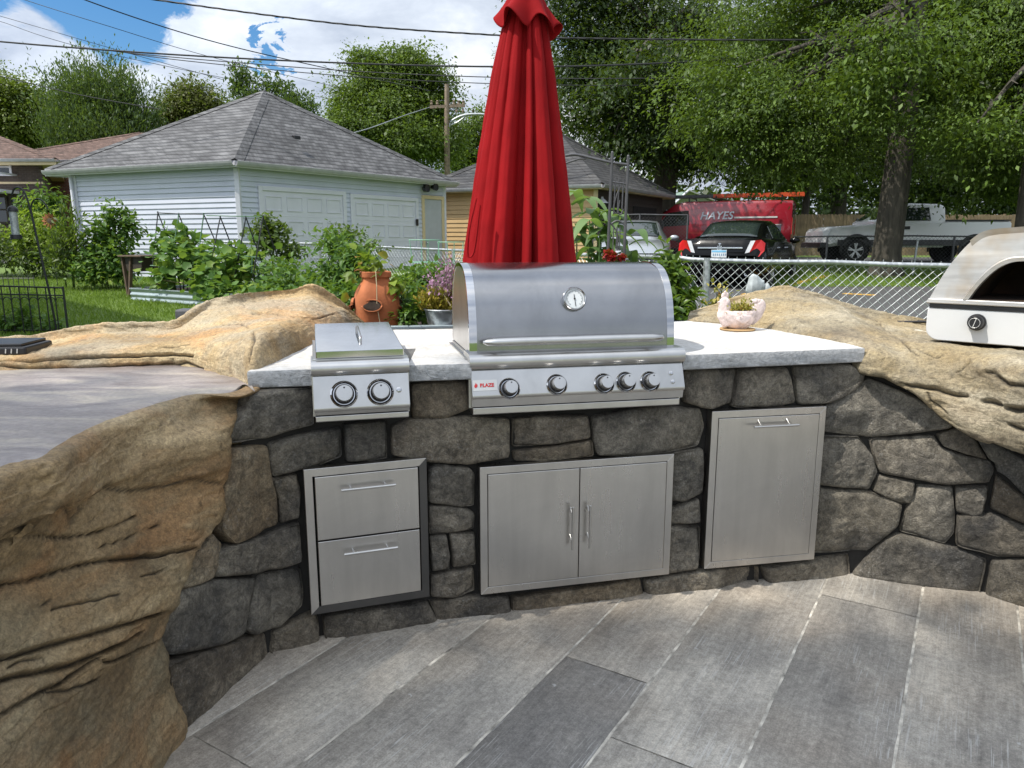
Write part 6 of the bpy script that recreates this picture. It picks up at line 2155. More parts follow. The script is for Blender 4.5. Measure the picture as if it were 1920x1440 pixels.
# --- tan house
Ct = PY(1117, 346, 24.5)
zt_ = Ct.z; oc = (Ct.x, Ct.y)
th_ = empty('tan_house', (Ct.x, Ct.y, 0), 0, 'tan sided house with a dark grey hip roof, half hidden behind the umbrella', 'house')
plan = [V2((0, 0)), V2((3.2, 5.2)), V2((-2.3, 7.4)), V2((-5.6, 2.3))]
ctr = sum(plan, Vector((0, 0))) / 4
ap = PY(1045, 248, Ct.y + ctr.y)
hip_roof(th_, plan, zt_, [(ap.x - oc[0], ctr.y, ap.z)], .35, M['shingle_dark'], M['cream_trim'])
z0 = T(26) - .2
siding_wall(th_, plan[3], plan[0], z0, zt_ - .14, M['tan_vinyl'], .15)
siding_wall(th_, plan[1], plan[2], z0, zt_ - .14, M['tan_vinyl'], .15); siding_wall(th_, plan[2], plan[3], z0, zt_ - .14, M['tan_vinyl'], .15)
siding_wall(th_, plan[0], plan[1], z0, zt_ - .14, M['dark_brown'], .15)  # shaded side of the house: its shade is painted in as dark brown
MB().box(-.07, .07, -.07, .07, z0, zt_ - .15).build('corner_trim', M['cream_trim'], th_)
L_, a_ = wall_frame(plan[0], plan[1])
def side_part(name, m, x0, x1, z0_, z1_, y0, y1, parent=None):
    o = MB().box(x0, x1, y0, y1, z0_, z1_).build(name, m, th_ if parent is None else parent)
    o.location = (plan[0].x, plan[0].y, 0); o.rotation_euler = (0, 0, a_)
    return o
side_part('porch_opening_shade', M['dark_gap'], .5, 2.0, z0, zt_ - .5, -.04, -.025)  # black sheets paint the deep shade of the porch openings
side_part('porch_opening_shade', M['dark_gap'], 3.1, 5.4, z0, zt_ - .55, -.04, -.025)
side_part('side_window', M['white_paint'], 2.3, 2.85, z0 + .7, z0 + 1.65, -.05, -.025)
# white barn lamp under the eave
lpp = PY(1129, 378, 24.7)
o = MB().lathe([(.03, .16), (.05, .10), (.10, .06), (.22, -.05), (.20, -.05), (.09, .04), (0, .06)], n=20).build('barn_lamp', M['white_paint'], th_, smooth=50)
o.location = (lpp.x - oc[0], lpp.y - oc[1], lpp.z)

# --- brown brick house at far left
hb_ = empty('brown_brick_house', (PY(76, 300, 31).x, 31, 0), 0, 'dark brown brick two storey house with white balcony rails at the left edge', 'house')
ox = hb_.location.x
zE = PY(100, 300, 31).z
plan = [V2((-14, 0)), V2((0, 0)), V2((-5.0, 9)), V2((-18, 9.6))]
hip_roof(hb_, plan, zE, [(-12, 4.8, zE + 2.2), (-6.4, 4.8, zE + 2.2)], .55, M['shingle_brown'], M['cream_trim'], .24)
for a, b in ((0, 1), (1, 2), (2, 3), (3, 0)): flat_wall(hb_, plan[a], plan[b], T(31) - .3, zE - .2, M['brick_brown'])
def bx(px): return PY(px, 400, 31).x - ox
def bzz(py): return PY(50, py, 31).z
def window(parent, x0, x1, z0, z1, y=0, mull=1, m='white_paint', mg='glass'):
    f_ = MB()
    f_.box(x0, x1, y - .06, y - .002, z1 - .09, z1); f_.box(x0, x1, y - .09, y - .002, z0, z0 + .09)
    f_.box(x0, x0 + .09, y - .06, y - .002, z0 + .09, z1 - .09); f_.box(x1 - .09, x1, y - .06, y - .002, z0 + .09, z1 - .09)
    f_.box(x0 + .09, x1 - .09, y - .05, y - .002, (z0 + z1) / 2 - .03, (z0 + z1) / 2 + .03)
    w_ = f_.build('window', M[m], parent)
    MB().box(x0 + .09, x1 - .09, y - .02, y - .004, z0 + .09, z1 - .09).build('pane', M[mg], w_)
    return w_
window(hb_, bx(4), bx(33), bzz(330), bzz(296))
window(hb_, bx(-60), bx(-25), bzz(330), bzz(296))
MB().box(-14, 0, -.03, -.002, bzz(345), bzz(341)).build('stone_band', M['cream_trim'], hb_)
m_ = MB()
x1 = bx(41); x0 = x1 - 5
m_.box(x0, x1, -1.4, -.0, bzz(358) - .12, bzz(358)); m_.box(x0, x1, -1.4, -1.3, bzz(330), bzz(327)); m_.box(x0, x1, -1.4, -1.3, bzz(353), bzz(351))
for i in range(14): m_.box(x1 - .10 - i * .42, x1 - .03 - i * .42, -1.39, -1.31, bzz(353), bzz(329))
m_.box(x1 - .1, x1, -1.3, 0, bzz(330), bzz(327))
m_.build('balcony', M['white_paint'], hb_)
window(hb_, bx(-25), bx(18), bzz(420), bzz(366), 0, m='dark_brown')
window(hb_, bx(22), bx(38), bzz(420), bzz(366), 0, m='dark_brown')

# --- red brick house behind it
hr_ = empty('red_brick_house', (PY(92, 300, 39).x, 39, 0), 0, 'red brick house with a brown roof between the brown house and the grey garage', 'house')
ox = hr_.location.x
zE = PY(120, 302, 39).z
plan = [V2((-2, 0)), V2((1.9, 0)), V2((5, 8)), V2((-2, 9))]
plan = [V2((-3, 0)), V2((6.5, -.4)), V2((7.5, 9)), V2((-2, 9.5))]
hip_roof(hr_, plan, zE, [(2.6, 4.4, zE + 2.0), (4.5, 4.4, zE + 2.0)], .5, M['shingle_brown'], M['cream_trim'], .24)
for a, b in ((0, 1), (1, 2), (2, 3), (3, 0)): flat_wall(hr_, plan[a], plan[b], T(39) - .3, zE - .2, M['brick_red'])
def rx(px): return PY(px, 400, 39).x - ox
def rz(py): return PY(100, py, 39).z
window(hr_, rx(98), rx(108), rz(348), rz(325), -.15)
window(hr_, rx(104), rx(116), rz(415), rz(378), -.15)

# --- white house with green roof
hw_ = empty('white_house', (PY(1262, 400, 46).x, 46, 0), R(8), 'white house with a pale green roof beyond the red van', 'house')
zE = PY(1300, 392, 46).z; zR = PY(1275, 358, 46).z
ww = (1460 - 1262) / F * 46
flat_wall(hw_, (0, 0), (ww, 0), T(46) - .3, zE, M['white_vinyl'])
flat_wall(hw_, (ww, 0), (ww, 7), T(46) - .3, zE, M['white_vinyl'])
flat_wall(hw_, (0, 7), (0, 0), T(46) - .3, zE, M['white_vinyl'])
MB().prism([(-.1, zE), (ww * .55, zE), (ww * .12, zR)], -.05, .1, 'y').build('gable', M['white_paint'], hw_)
MB().add([(ww * .12, -.3, zR), (ww * .12, 7.2, zR), (ww + .4, 7.2, zE - .1), (ww + .4, -.3, zE - .1), (-.5, -.3, zE - .1), (-.5, 7.2, zE - .1)], [(0, 3, 2, 1), (0, 1, 5, 4)]).build('roof', M['shingle_green'], hw_)
m_ = MB(); m_.bar((ww * .12, -.32, zR + .02), (ww * .6, -.32, zE - .02), .06, .3, up=(0, 1, 0)); m_.bar((ww * .12, -.32, zR + .02), (-.5, -.32, zE - .1), .06, .3, up=(0, 1, 0))
m_.build('barge_board', M['white_paint'], hw_)
window(hw_, 1.0, 1.9, T(46) + 1.0, zE - .6, 0)

# ---------------------------------------------------------------- fences beyond the lot
wf = empty('board_fence', (PY(1470, 420, 32).x, 32, T(32)), R(2), 'tall weathered board fence behind the pickup truck', 'fence')
m_ = MB(); rng = random.Random(3)
for i in range(120):
    h = 1.72 + rng.uniform(-.02, .02); y = rng.uniform(-.006, .006)
    m_.prism([(i * .142, 0), (i * .142 + .132, 0), (i * .142 + .132, h - .03), (i * .142 + .10, h), (i * .142 + .032, h), (i * .142, h - .03)], y, y + .02, 'y')
m_.build('boards', M['fence_wood'], wf)
m_ = MB(); m_.box(0, 17, .021, .06, .4, .5); m_.box(0, 17, .021, .06, 1.3, 1.4)
m_.build('rails', M['fence_wood'], wf)
for i in range(8): MB().box(i * 2.4, i * 2.4 + .1, .061, .16, 0, 1.75).build('post', M['fence_wood'], wf)
g1, g2, g3, g4, g5 = PY(1488, 444, 20.6), PY(1552, 443, 20.6), PY(1716, 442, 20.4), PY(1790, 443, 20.3), PY(2000, 446, 20.0)
chain_link('chain_link_fence', 'far dark chain link fence along the grass in front of the pickup truck', [g1, g2, g3, g4, g5], 'grey_iron', [g2, g4], cell=.10, rw=.0025)
h1, h2, h3 = PY(1112, 404, 22.6), PY(1200, 402, 22.4), PY(1290, 403, 22.2)
chain_link('chain_link_fence', 'chain link fence with a pale top rail in front of the tan house porch', [h1, h2, h3], 'grey_iron', [h1, (h1 + h2) / 2, h2, h3], cell=.10, rw=.0025)
pb = PY(1700, 450, 20.0)
lean = empty('leaning_post', (PY(1713, 492, 19.8).x, 19.8, T(19.8)), 0, 'short pale leaning post beside the big tree trunk', 'post')
MB().tube([(0, 0, -.05), (.05, 0, PY(1718, 450, 19.8).z - T(19.8))], .03, 8).build('shaft', M['galv'], lean, smooth=50)
MB().ball((.05, 0, PY(1718, 450, 19.8).z - T(19.8)), .04, 8, 6).build('cap', M['galv'], lean)

# ---------------------------------------------------------------- vehicles
def sect(half):
    return [(-x, z) for x, z in half[::-1][:-1]] + half if False else half


def body_loft(stations, parent, name, m, smooth=45, cap=True):
    """stations: (y, [(x,z) half profile bottom->top centre])"""
    rows = []
    for y, hp in stations:
        full = [(x, y, z) for x, z in hp] + [(-x, y, z) for x, z in hp[::-1] if x > 1e-6]
        rows.append(full)
    mb = MB().grid(rows, close_v=True)
    if cap:
        n = len(rows[0]); b0 = 0; b1 = (len(rows) - 1) * n
        mb.f.append(tuple(range(n - 1, -1, -1))); mb.f.append(tuple(b1 + j for j in range(n)))
    return mb.build(name, m, parent, smooth=smooth)


def wheel(parent, x, y, r, w, rim='alloy', spokes=5):
    s = 1 if x > 0 else -1
    t_ = MB().lathe([(r * .62, -w / 2), (r * .9, -w / 2), (r, -w * .36), (r, w * .36), (r * .9, w / 2), (r * .62, w / 2)], axis='x', n=28).build('wheel', M['rubber'], parent, smooth=45)
    t_.location = (x, y, r)
    m_ = MB()
    xo = s * w * .46
    m_.lathe([(r * .63, xo - s * .03), (r * .66, xo), (r * .60, xo), (r * .57, xo - s * .05)], axis='x', n=28)
    for k in range(spokes):
        a = 2 * math.pi * k / spokes + .3
        for da in (-.16, .16):
            m_.bar((xo - s * .012, r * .12 * math.cos(a), r * .12 * math.sin(a)), (xo - s * .008, r * .6 * math.cos(a + da), r * .6 * math.sin(a + da)), r * .10, .03, up=(1, 0, 0))
    m_.lathe([(0, xo), (r * .14, xo), (r * .16, xo - s * .03)], axis='x', n=14)
    m_.build('rim', M[rim], t_, recalc=True)
    MB().lathe([(0, xo - s * .06), (r * .6, xo - s * .06)], axis='x', n=20).build('brake_disc', M['dark_gap'], t_)
    return t_


def tube_panel(name, pts, m, parent, thick=.012, nrm=None):
    """flat or gently curved panel given as polygon points; thickened along its normal"""
    P = [Vector(p) for p in pts]
    n = nrm or (P[1] - P[0]).cross(P[2] - P[0]).normalized()
    k = len(P)
    vs = [p for p in P] + [p + n * thick for p in P]
    fs = [tuple(range(k - 1, -1, -1)), tuple(range(k, 2 * k))] + [(i, (i + 1) % k, k + (i + 1) % k, k + i) for i in range(k)]
    return MB().add(vs, fs).build(name, m, parent)


def sedan(name, label, loc, rz, paint_m, L=5.1, W=.94, rear=True):
    root = empty(name, loc, rz, label, 'car')
    # local: y forward from rear bumper, x right, z up
    def lower(zb, zs, zd, w, wd=None, crown_=.02):
        return [(0.0, zb), (w * .86, zb), (w * .97, zb + .12), (w, zb + .30), (w * 1.0, (zs + zb) / 2 + .06), (w * .965, zs), (w * .88, zd), (w * .5, zd + crown_ * .8), (0, zd + crown_)]
    st = [(0.0, lower(.40, .62, .66, W * .80)), (.04, lower(.34, .72, .78, W * .88)), (.10, lower(.29, .84, .93, W * .93)), (.16, lower(.27, .93, 1.015, W * .95)), (.45, lower(.25, .97, 1.045, W * .975)), (.9, lower(.22, .985, 1.05, W)), (1.6, lower(.2, .98, 1.03, W)), (2.6, lower(.2, .955, 1.0, W)), (3.5, lower(.2, .93, .985, W * .99)), (4.1, lower(.21, .88, .94, W * .975)), (4.6, lower(.23, .78, .86, W * .93)), (4.9, lower(.26, .66, .73, W * .85)), (5.03, lower(.30, .58, .62, W * .74)), (5.1, lower(.36, .50, .54, W * .62))]
    st = [(y * L / 5.1, p) for y, p in st]
    body_loft(st, root, 'body', paint_m)
    def cab(zb, zt, wb, wt): return [(0, zb - .05), (wb, zb - .05), (wb * .985, zb + .02), (wt * 1.02, zt - .085), (wt * .93, zt - .025), (wt * .55, zt), (0, zt + .012)]
    cs_ = [(.62, 1.04, 1.045, .74, .70), (1.0, 1.03, 1.22, .80, .64), (1.36, 1.02, 1.385, .835, .625), (1.75, 1.0, 1.455, .85, .63), (2.3, .99, 1.48, .86, .635), (2.75, .98, 1.455, .86, .625), (3.05, .975, 1.39, .85, .61), (3.45, .97, 1.20, .83, .66), (3.85, .955, .985, .78, .72)]
    cs_ = [(y * L / 5.1, a, b, c * W / .94, d * W / .94) for y, a, b, c, d in cs_]
    body_loft([(y, cab(a, b, c, d)) for y, a, b, c, d in cs_], root, 'cabin', paint_m, 50)
    def interp(y):
        ys = [c[0] for c in cs_]
        return [float(np.interp(y, ys, [c[i] for c in cs_])) for i in range(1, 5)]
    def screen(name_, ya, yb, inset, lift):
        rws = []
        for k in range(7):
            y = ya + (yb - ya) * k / 6
            zb, zt, wb, wt = interp(y)
            wx = wt * .93 - inset
            rws.append([(wx * s_, y, zt + lift - .028 * abs(s_) ** 3) for s_ in np.linspace(-1, 1, 9)])
        o = MB().grid(rws).build(name_, M['car_glass'], root, smooth=180)
        so = o.modifiers.new('Solid', 'SOLIDIFY'); so.thickness = .01; so.offset = 0
        return o
    k = L / 5.1
    screen('rear_window', .72 * k, 1.40 * k, .02, .022); screen('windscreen', 3.02 * k, 3.72 * k, .02, .022)
    for s_ in (-1, 1):
        def side(y, f):
            zb, zt, wb, wt = interp(y)
            z0_, z1_ = zb + .03, zt - .09
            x0_, x1_ = wb * .985, wt * 1.02
            t_ = f
            return Vector((s_ * (x0_ + (x1_ - x0_) * t_ + .006), y, z0_ + (z1_ - z0_) * t_))
        for (ya, yb, yc, yd) in ((1.36, 2.12, 2.12, 1.58), (2.20, 3.28, 2.92, 2.20)):
            pts = [side(ya * k, .04), side(yb * k, .04), side(yc * k, .96), side(yd * k, .96)]
            tube_panel('side_window', pts, M['car_glass'], root, .008, Vector((s_, 0, .35)).normalized())
        # mirror, handles
        MB().ball((s_ * (W + .08), 3.18 * k, 1.02), .10, 12, 8, (1.2, .6, .72)).build('mirror', paint_m, root, smooth=60)
        for y in (1.7, 2.75): MB().bar((s_ * W * .995, y * k - .09, .86), (s_ * W * .995, y * k + .09, .86), .03, .022).build('door_handle', M['chrome'], root)
        for y in (1.02, 4.12): wheel(root, s_ * (W - .13), y * k, .335, .235)
        # tail lamp wraps the corner
        pts = [(s_ * W * .66, .075, 1.0), (s_ * W * .52, .05, .66), (s_ * W * .60, .055, .65), (s_ * W * .755, .085, 1.005)]
        tube_panel('tail_lamp', pts, M['lamp_clear'], root, .03, Vector((0, -1, .1)).normalized())
        pts = [(s_ * W * .76, .085, 1.005), (s_ * W * .605, .055, .655), (s_ * W * .86, .065, .68), (s_ * W * .955, .12, .80), (s_ * W * .955, .17, .95), (s_ * W * .87, .13, 1.02)]
        tube_panel('tail_lamp', pts, M['lamp_red'], root, .034, Vector((0, -1, .1)).normalized())
        pts = [(s_ * W * .45, 5.0 * k, .60), (s_ * W * .80, 4.88 * k, .60), (s_ * W * .84, 4.80 * k, .70), (s_ * W * .50, 4.96 * k, .68)]
        tube_panel('headlight', pts, M['lamp_clear'], root, .03, Vector((0, 1, .3)).normalized())
        MB().lathe([(.05, -.02), (.055, .02), (.045, .02), (.04, -.01)], c=(s_ * W * .62, .03, .33), axis='y', n=16).build('exhaust', M['chrome'], root)
    if rear:
        m_ = MB().box(-W * .50, W * .50, .02, .09, .835, .872); m_.build('trim_strip', M['chrome'], root, bevel=.008)
        m_ = MB()
        m_.prism([(-.045, .90), (-.018, .90), (-.018, .80), (-.045, .80)], .005, .03, 'y'); m_.prism([(.018, .90), (.045, .90), (.045, .80), (.018, .80)], .005, .03, 'y')
        m_.box(-.03, .03, .005, .03, .935, .95); m_.bar((0, .017, .78), (0, .017, .955), .014)
        m_.build('emblem', M['chrome'], root)
        pl = MB().box(-.16, .16, -.022, -.01, .655, .815).build('number_plate', M['plate_white'], root, bevel=.005)
        MB().box(-.15, .15, -.0245, -.0225, .765, .808).build('plate_band', M['plate_blue'], pl)
        m_ = MB()
        rng = random.Random(4)
        for i in range(7):
            x = -.125 + i * .042
            m_.box(x, x + .022, -.0245, -.0225, .69 + rng.uniform(0, .01), .74)
        m_.build('plate_blots', plain('plate_grey_blue', (.20, .30, .40), .5), pl)
        MB().box(-W * .72, W * .72, .005, .06, .40, .52).build('bumper_strip', M['black_plastic'], root, bevel=.02)
    return root


p = PY(1336, 500, 16.8)
bc = sedan('black_sedan', 'black sedan seen from behind with a pale blue number plate and red tail lamps', (p.x + .05, 16.5, T(16.6)), R(-29), M['car_black'])
bc.scale = (1.05, 1.05, 1.05)
p = PY(1200, 480, 19.0)
sv = sedan('silver_sedan', 'silver sedan facing the camera, parked left of the black sedan', (0, 0, 0), R(180 - 9), M['car_silver'], 4.6, .90, rear=False)
nose = PY(1190, 480, 15.6)
dirv = Vector((math.sin(R(9)) * 1, -math.cos(R(9)), 0)); dirv = Vector((-math.sin(R(171)), math.cos(R(171)), 0))
rearp = Vector((PY(1190, 480, 17.3).x, 17.3, 0)) - dirv * 4.6
sv.location = (rearp.x, rearp.y, T(19))

# red van: box body, nose to the left, rear to the right
vn = empty('red_van', (0, 0, 0), 0, 'red delivery van with white side lettering and a roof rack, behind the black sedan', 'van')
rearc = PY(1497, 440, 28.0)
heading = R(90 + 66)       # nose points left and away
vn.rotation_euler = (0, 0, heading - R(90))
vn.location = (rearc.x, rearc.y + .6, T(28))
VW = .98
def vl(zb, zt, w, rf=.16): return [(0, zb), (w * .9, zb), (w, zb + .12), (w * 1.0, 1.15), (w * .985, 1.35), (w * .93, zt - rf), (w * .87, zt - .05), (w * .7, zt), (0, zt + .03)]
st = [(0, vl(.45, 2.10, VW * .97)), (.05, vl(.40, 2.14, VW)), (1.0, vl(.38, 2.17, VW)), (3.9, vl(.38, 2.17, VW)), (4.35, vl(.38, 2.08, VW * .99)), (4.75, vl(.38, 1.80, VW * .97, .2))]
st2 = [(4.75, [(0, .38), (VW * .88, .38), (VW * .97, .5), (VW * .97, 1.1), (VW * .965, 1.25), (VW * .92, 1.6), (VW * .85, 1.75), (VW * .7, 1.80), (0, 1.83)]), (5.1, [(0, .38), (VW * .87, .38), (VW * .95, .5), (VW * .95, 1.0), (VW * .94, 1.15), (VW * .9, 1.42), (VW * .84, 1.50), (VW * .68, 1.53), (0, 1.55)]), (5.35, [(0, .38), (VW * .85, .38), (VW * .93, .5), (VW * .93, .95), (VW * .91, 1.08), (VW * .86, 1.18), (VW * .8, 1.22), (VW * .65, 1.25), (0, 1.27)]), (5.75, [(0, .4), (VW * .8, .4), (VW * .86, .5), (VW * .86, .8), (VW * .84, .9), (VW * .8, 1.0), (VW * .75, 1.03), (VW * .6, 1.06), (0, 1.07)]), (5.95, [(0, .45), (VW * .66, .45), (VW * .72, .52), (VW * .72, .7), (VW * .7, .78), (VW * .66, .84), (VW * .62, .86), (VW * .5, .88), (0, .89)])]
body_loft(st + st2[1:], vn, 'body', M['van_red'], 40)
for s_ in (1, -1):
    n_ = Vector((s_, 0, .12)).normalized()
    tube_panel('cab_window', [(s_ * VW * .985, 3.72, 1.26), (s_ * VW * .975, 4.98, 1.20), (s_ * VW * .955, 4.55, 1.74), (s_ * VW * .955, 3.78, 1.82)], M['car_glass'], vn, .012, n_)
    MB().ball((s_ * (VW + .14), 4.75, 1.28), .14, 10, 8, (.7, .5, 1.25)).build('mirror', M['black_plastic'], vn, smooth=60)
    for y in (1.0, 4.75): wheel(vn, s_ * (VW - .14), y, .35, .24)
    tube_panel('tail_lamp', [(s_ * VW * .88, -.005, .9), (s_ * VW * .985, -.005, .9), (s_ * VW * .96, -.005, 1.5), (s_ * VW * .86, -.005, 1.5)], M['lamp_red'], vn, .02, Vector((0, -1, 0)))
    MB().box(min(s_ * VW * .995, s_ * (VW + .02)), max(s_ * VW * .995, s_ * (VW + .02)), .6, 4.2, .62, .72).build('side_moulding', M['black_plastic'], vn)
tube_panel('rear_window', [(-.75, -.004, 1.3), (-.08, -.004, 1.3), (-.08, -.004, 1.8), (-.72, -.004, 1.8)], M['car_glass'], vn, .012, Vector((0, -1, 0)))
tube_panel('rear_window', [(.08, -.004, 1.3), (.75, -.004, 1.3), (.72, -.004, 1.8), (.08, -.004, 1.8)], M['car_glass'], vn, .012, Vector((0, -1, 0)))
tube_panel('windscreen', [(-VW * .72, 5.36, 1.275), (VW * .72, 5.36, 1.275), (VW * .68, 4.72, 1.86), (-VW * .68, 4.72, 1.86)], M['car_glass'], vn, .012, Vector((0, .6, .75)).normalized())
MB().box(-VW, VW, -.10, .05, .42, .60).build('rear_bumper', M['black_plastic'], vn, bevel=.03)
# lettering on the side that faces the camera (local -x ... the driver side)
side = -1
lt = text_obj('HAYES', .40, M['white_paint'], vn, (side * (VW * .972 + .012), 2.72, 1.60), (R(90), 0, R(-90)), shear=.25, extrude=.004, spacing=1.05, offset=.008)
lt.rotation_euler = (R(83), 0, R(-90))
MB().box(side * VW * .99 - .004, side * VW * .99 + .004, .5, 2.05, 1.50, 1.56).build('white_stripe', M['white_label'], vn)
MB().box(side * VW * 1.0 - .004, side * VW * 1.0 + .004, .35, 2.1, 1.24, 1.27).build('white_stripe', M['white_label'], vn)
MB().box(side * VW * 1.0 - .006, side * VW * 1.0 + .006, .35, 1.35, .95, 1.22).build('dark_panel', M['car_glass'], vn)
# roof rack and ladder
for y in (.4, 1.6, 2.8, 3.8):
    m_ = MB().bar((-VW * .8, y, 2.32), (VW * .8, y, 2.32), .05); m_.bar((-VW * .78, y, 2.12), (-VW * .78, y, 2.32), .05); m_.bar((VW * .78, y, 2.12), (VW * .78, y, 2.32), .05)
    m_.build('roof_rack', M['black_plastic'], vn)
ld_ = empty('ladder', vn.location + Vector((0, 0, 2.36)), 0, 'orange extension ladder lying on the roof rack of the red van', 'ladder')
ld_.rotation_euler = vn.rotation_euler
for x in (-.72, -.28):
    MB().bar((x, -.35, 0), (x, 2.9, 0), .05, .13).build('rail', M['ladder_orange'], ld_)
    MB().bar((x, 2.9, 0), (x, 4.9, 0), .05, .11).build('rail', M['dark_steel'], ld_)
m_ = MB()
for i in range(16): m_.tube([(-.72, -.2 + i * .32, 0), (-.28, -.2 + i * .32, 0)], .017, 6)
m_.build('rung', M['alloy'], ld_)

# white pickup, nose to the left
pk = empty('pickup_truck', (0, 0, 0), R(90 - 3), 'white pickup truck parked behind the big tree trunk, nose to the left', 'truck')
pr_ = PY(1893, 470, 23.6)
pk.location = (pr_.x, 23.6 + .95, T(24))
PW = .98
def pl_(zb, zs, w): return [(0, zb), (w * .9, zb), (w, zb + .1), (w, zs - .25), (w * .975, zs - .04), (w * .93, zs), (0, zs + .01)]
st = [(0, pl_(.62, 1.28, PW)), (.05, pl_(.58, 1.32, PW)), (1.95, pl_(.55, 1.32, PW)), (2.0, pl_(.5, 1.30, PW)), (4.05, pl_(.5, 1.26, PW)), (4.3, pl_(.52, 1.22, PW)), (5.3, pl_(.55, 1.16, PW * .98)), (5.6, pl_(.5, 1.10, PW * .93)), (5.72, pl_(.5, 1.0, PW * .84))]
body_loft(st, pk, 'body', M['truck_white'], 35)
m_ = MB().box(-PW * .84, PW * .84, .12, 1.9, 1.32, 1.335); m_.build('bed_floor', M['dark_gap'], pk)
MB().box(-PW * .99, -PW * .86, .02, 1.98, 1.325, 1.36).build('bed_rail', M['black_plastic'], pk); MB().box(PW * .86, PW * .99, .02, 1.98, 1.325, 1.36).build('bed_rail', M['black_plastic'], pk)
def cb_(zt, wb, wt): return [(0, 1.2), (wb, 1.2), (wb * .99, 1.3), (wt, zt - .08), (wt * .9, zt - .01), (0, zt + .02)]
body_loft([(2.0, cb_(1.80, .93, .80)), (2.15, cb_(1.86, .94, .80)), (3.0, cb_(1.88, .94, .80)), (3.45, cb_(1.82, .94, .79)), (4.15, cb_(1.32, .92, .84))], pk, 'cab', M['truck_white'], 40)
for s_ in (-1, 1):
    n_ = Vector((s_, 0, .25)).normalized()
    def cx(z): return s_ * (.93 + (.80 - .93) * (z - 1.3) / .5 + .004)
    tube_panel('side_window', [(cx(1.33), 2.45, 1.33), (cx(1.33), 3.85, 1.33), (cx(1.72), 3.35, 1.72), (cx(1.72), 2.5, 1.74)], M['car_glass'], pk, .015, n_)
    MB().box(min(s_ * PW, s_ * (PW + .015)), max(s_ * PW, s_ * (PW + .015)), 3.1, 3.5, 1.06, 1.16).build('door_handle', M['black_plastic'], pk)
    MB().box(min(s_ * PW * .99, s_ * (PW + .012)), max(s_ * PW * .99, s_ * (PW + .012)), .1, 5.3, .56, .74).build('lower_trim', M['dark_steel'], pk)
    MB().ball((s_ * (PW + .14), 3.9, 1.32), .14, 10, 8, (.9, .5, 1.1)).build('mirror', M['black_plastic'], pk, smooth=60)
    for y in (1.05, 4.72):
        wheel(pk, s_ * (PW - .12), y, .40, .28, 'alloy', 5)
        m_ = MB()
        arc = [(y + .50 * math.cos(R(a)), .42 + .50 * math.sin(R(a))) for a in range(-10, 191, 10)]
        rws = [[(s_ * (PW + .03), a, b), (s_ * (PW - .02), a, b)] for a, b in arc]
        m_.grid(rws); m_.grid([[(s_ * (PW + .03), a, b), (s_ * (PW + .03), y + (a - y) * .86, .42 + (b - .42) * .86)] for a, b in arc])
        m_.build('wheel_arch', M['black_plastic'], pk, smooth=60)
        MB().lathe([(0, s_ * (PW - .0)), (.44, s_ * (PW + .004))], c=(0, y, .42), axis='x', n=24).build('wheel_well', M['dark_gap'], pk)
    tube_panel('headlight', [(s_ * PW * .62, 5.70, .86), (s_ * PW * .93, 5.58, .86), (s_ * PW * .95, 5.50, 1.06), (s_ * PW * .64, 5.64, 1.06)], M['lamp_clear'], pk, .03, Vector((s_ * .3, 1, 0)).normalized())
MB().box(-PW * .95, PW * .95, 5.55, 5.82, .48, .66).build('front_bumper', M['dark_steel'], pk, bevel=.03)
tube_panel('windscreen', [(-.72, 4.08, 1.36), (.72, 4.08, 1.36), (.66, 3.52, 1.80), (-.66, 3.52, 1.80)], M['car_glass'], pk, .015, Vector((0, .6, .75)).normalized())

# ---------------------------------------------------------------- utility pole, street light and cables
pY = 44.0
q = PY(838, 400, pY)
po = empty('utility_pole', (q.x, pY, T(pY)), 0, 'wooden utility pole with a crossarm and a curved street light arm, behind the garage', 'utility pole')
def pp_(px, py): 
    v = PY(px, py, pY); return v - po.location
MB().tube([(0, 0, -.1), pp_(838, 250), pp_(838, 158)], [.20, .16, .13], 10).build('pole', M['pole_wood'], po, smooth=60)
MB().bar(pp_(806, 201), pp_(872, 198), .16, .16).build('crossarm', M['pole_wood'], po)
m_ = MB()
for x in (809, 820, 851, 860, 869): m_.lathe([(.05, 0), (.09, .08), (.06, .16), (.09, .24), (0, .30)], c=pp_(x, 198), n=8)
for x in (868, 856): m_.lathe([(.05, -.25), (.08, -.16), (.05, -.08), (.05, 0)], c=pp_(x, 203), n=8)
m_.build('insulator', M['pole_wood'], po)
MB().tube(catmull([pp_(842, 238), pp_(848, 226), pp_(870, 216), pp_(898, 214), pp_(915, 216)], 20), .07, 8).build('lamp_arm', M['galv'], po, smooth=60)
MB().tube([pp_(842, 236), pp_(858, 229), pp_(876, 215)], .05, 6).build('arm_brace', M['galv'], po)
MB().ball(pp_(920, 217), .3, 10, 6, (1.4, .6, .5)).build('lamp_head', M['galv'], po, smooth=60)


def cable(label, pts, r, m='cable', twist=False):
    """pts: (px, py, Y)"""
    P = [PY(*p) for p in pts]
    c = catmull(P, 40)
    root = MB()
    if twist:
        for ph in (0, 2.1, 4.2):
            cc = resample(c, 240)
            root.tube([p + Vector((0, math.cos(i * .55 + ph), math.sin(i * .55 + ph))) * r * .55 for i, p in enumerate(cc)], r * .5, 5)
    else:
        root.tube(c, r, 6)
    v0 = P[0]
    root.v = [tuple(Vector(v) - v0) for v in root.v]
    o = root.build('overhead_cable', M[m], None, smooth=60)
    o.location = v0
    tag(o, label, 'cable')
    return o


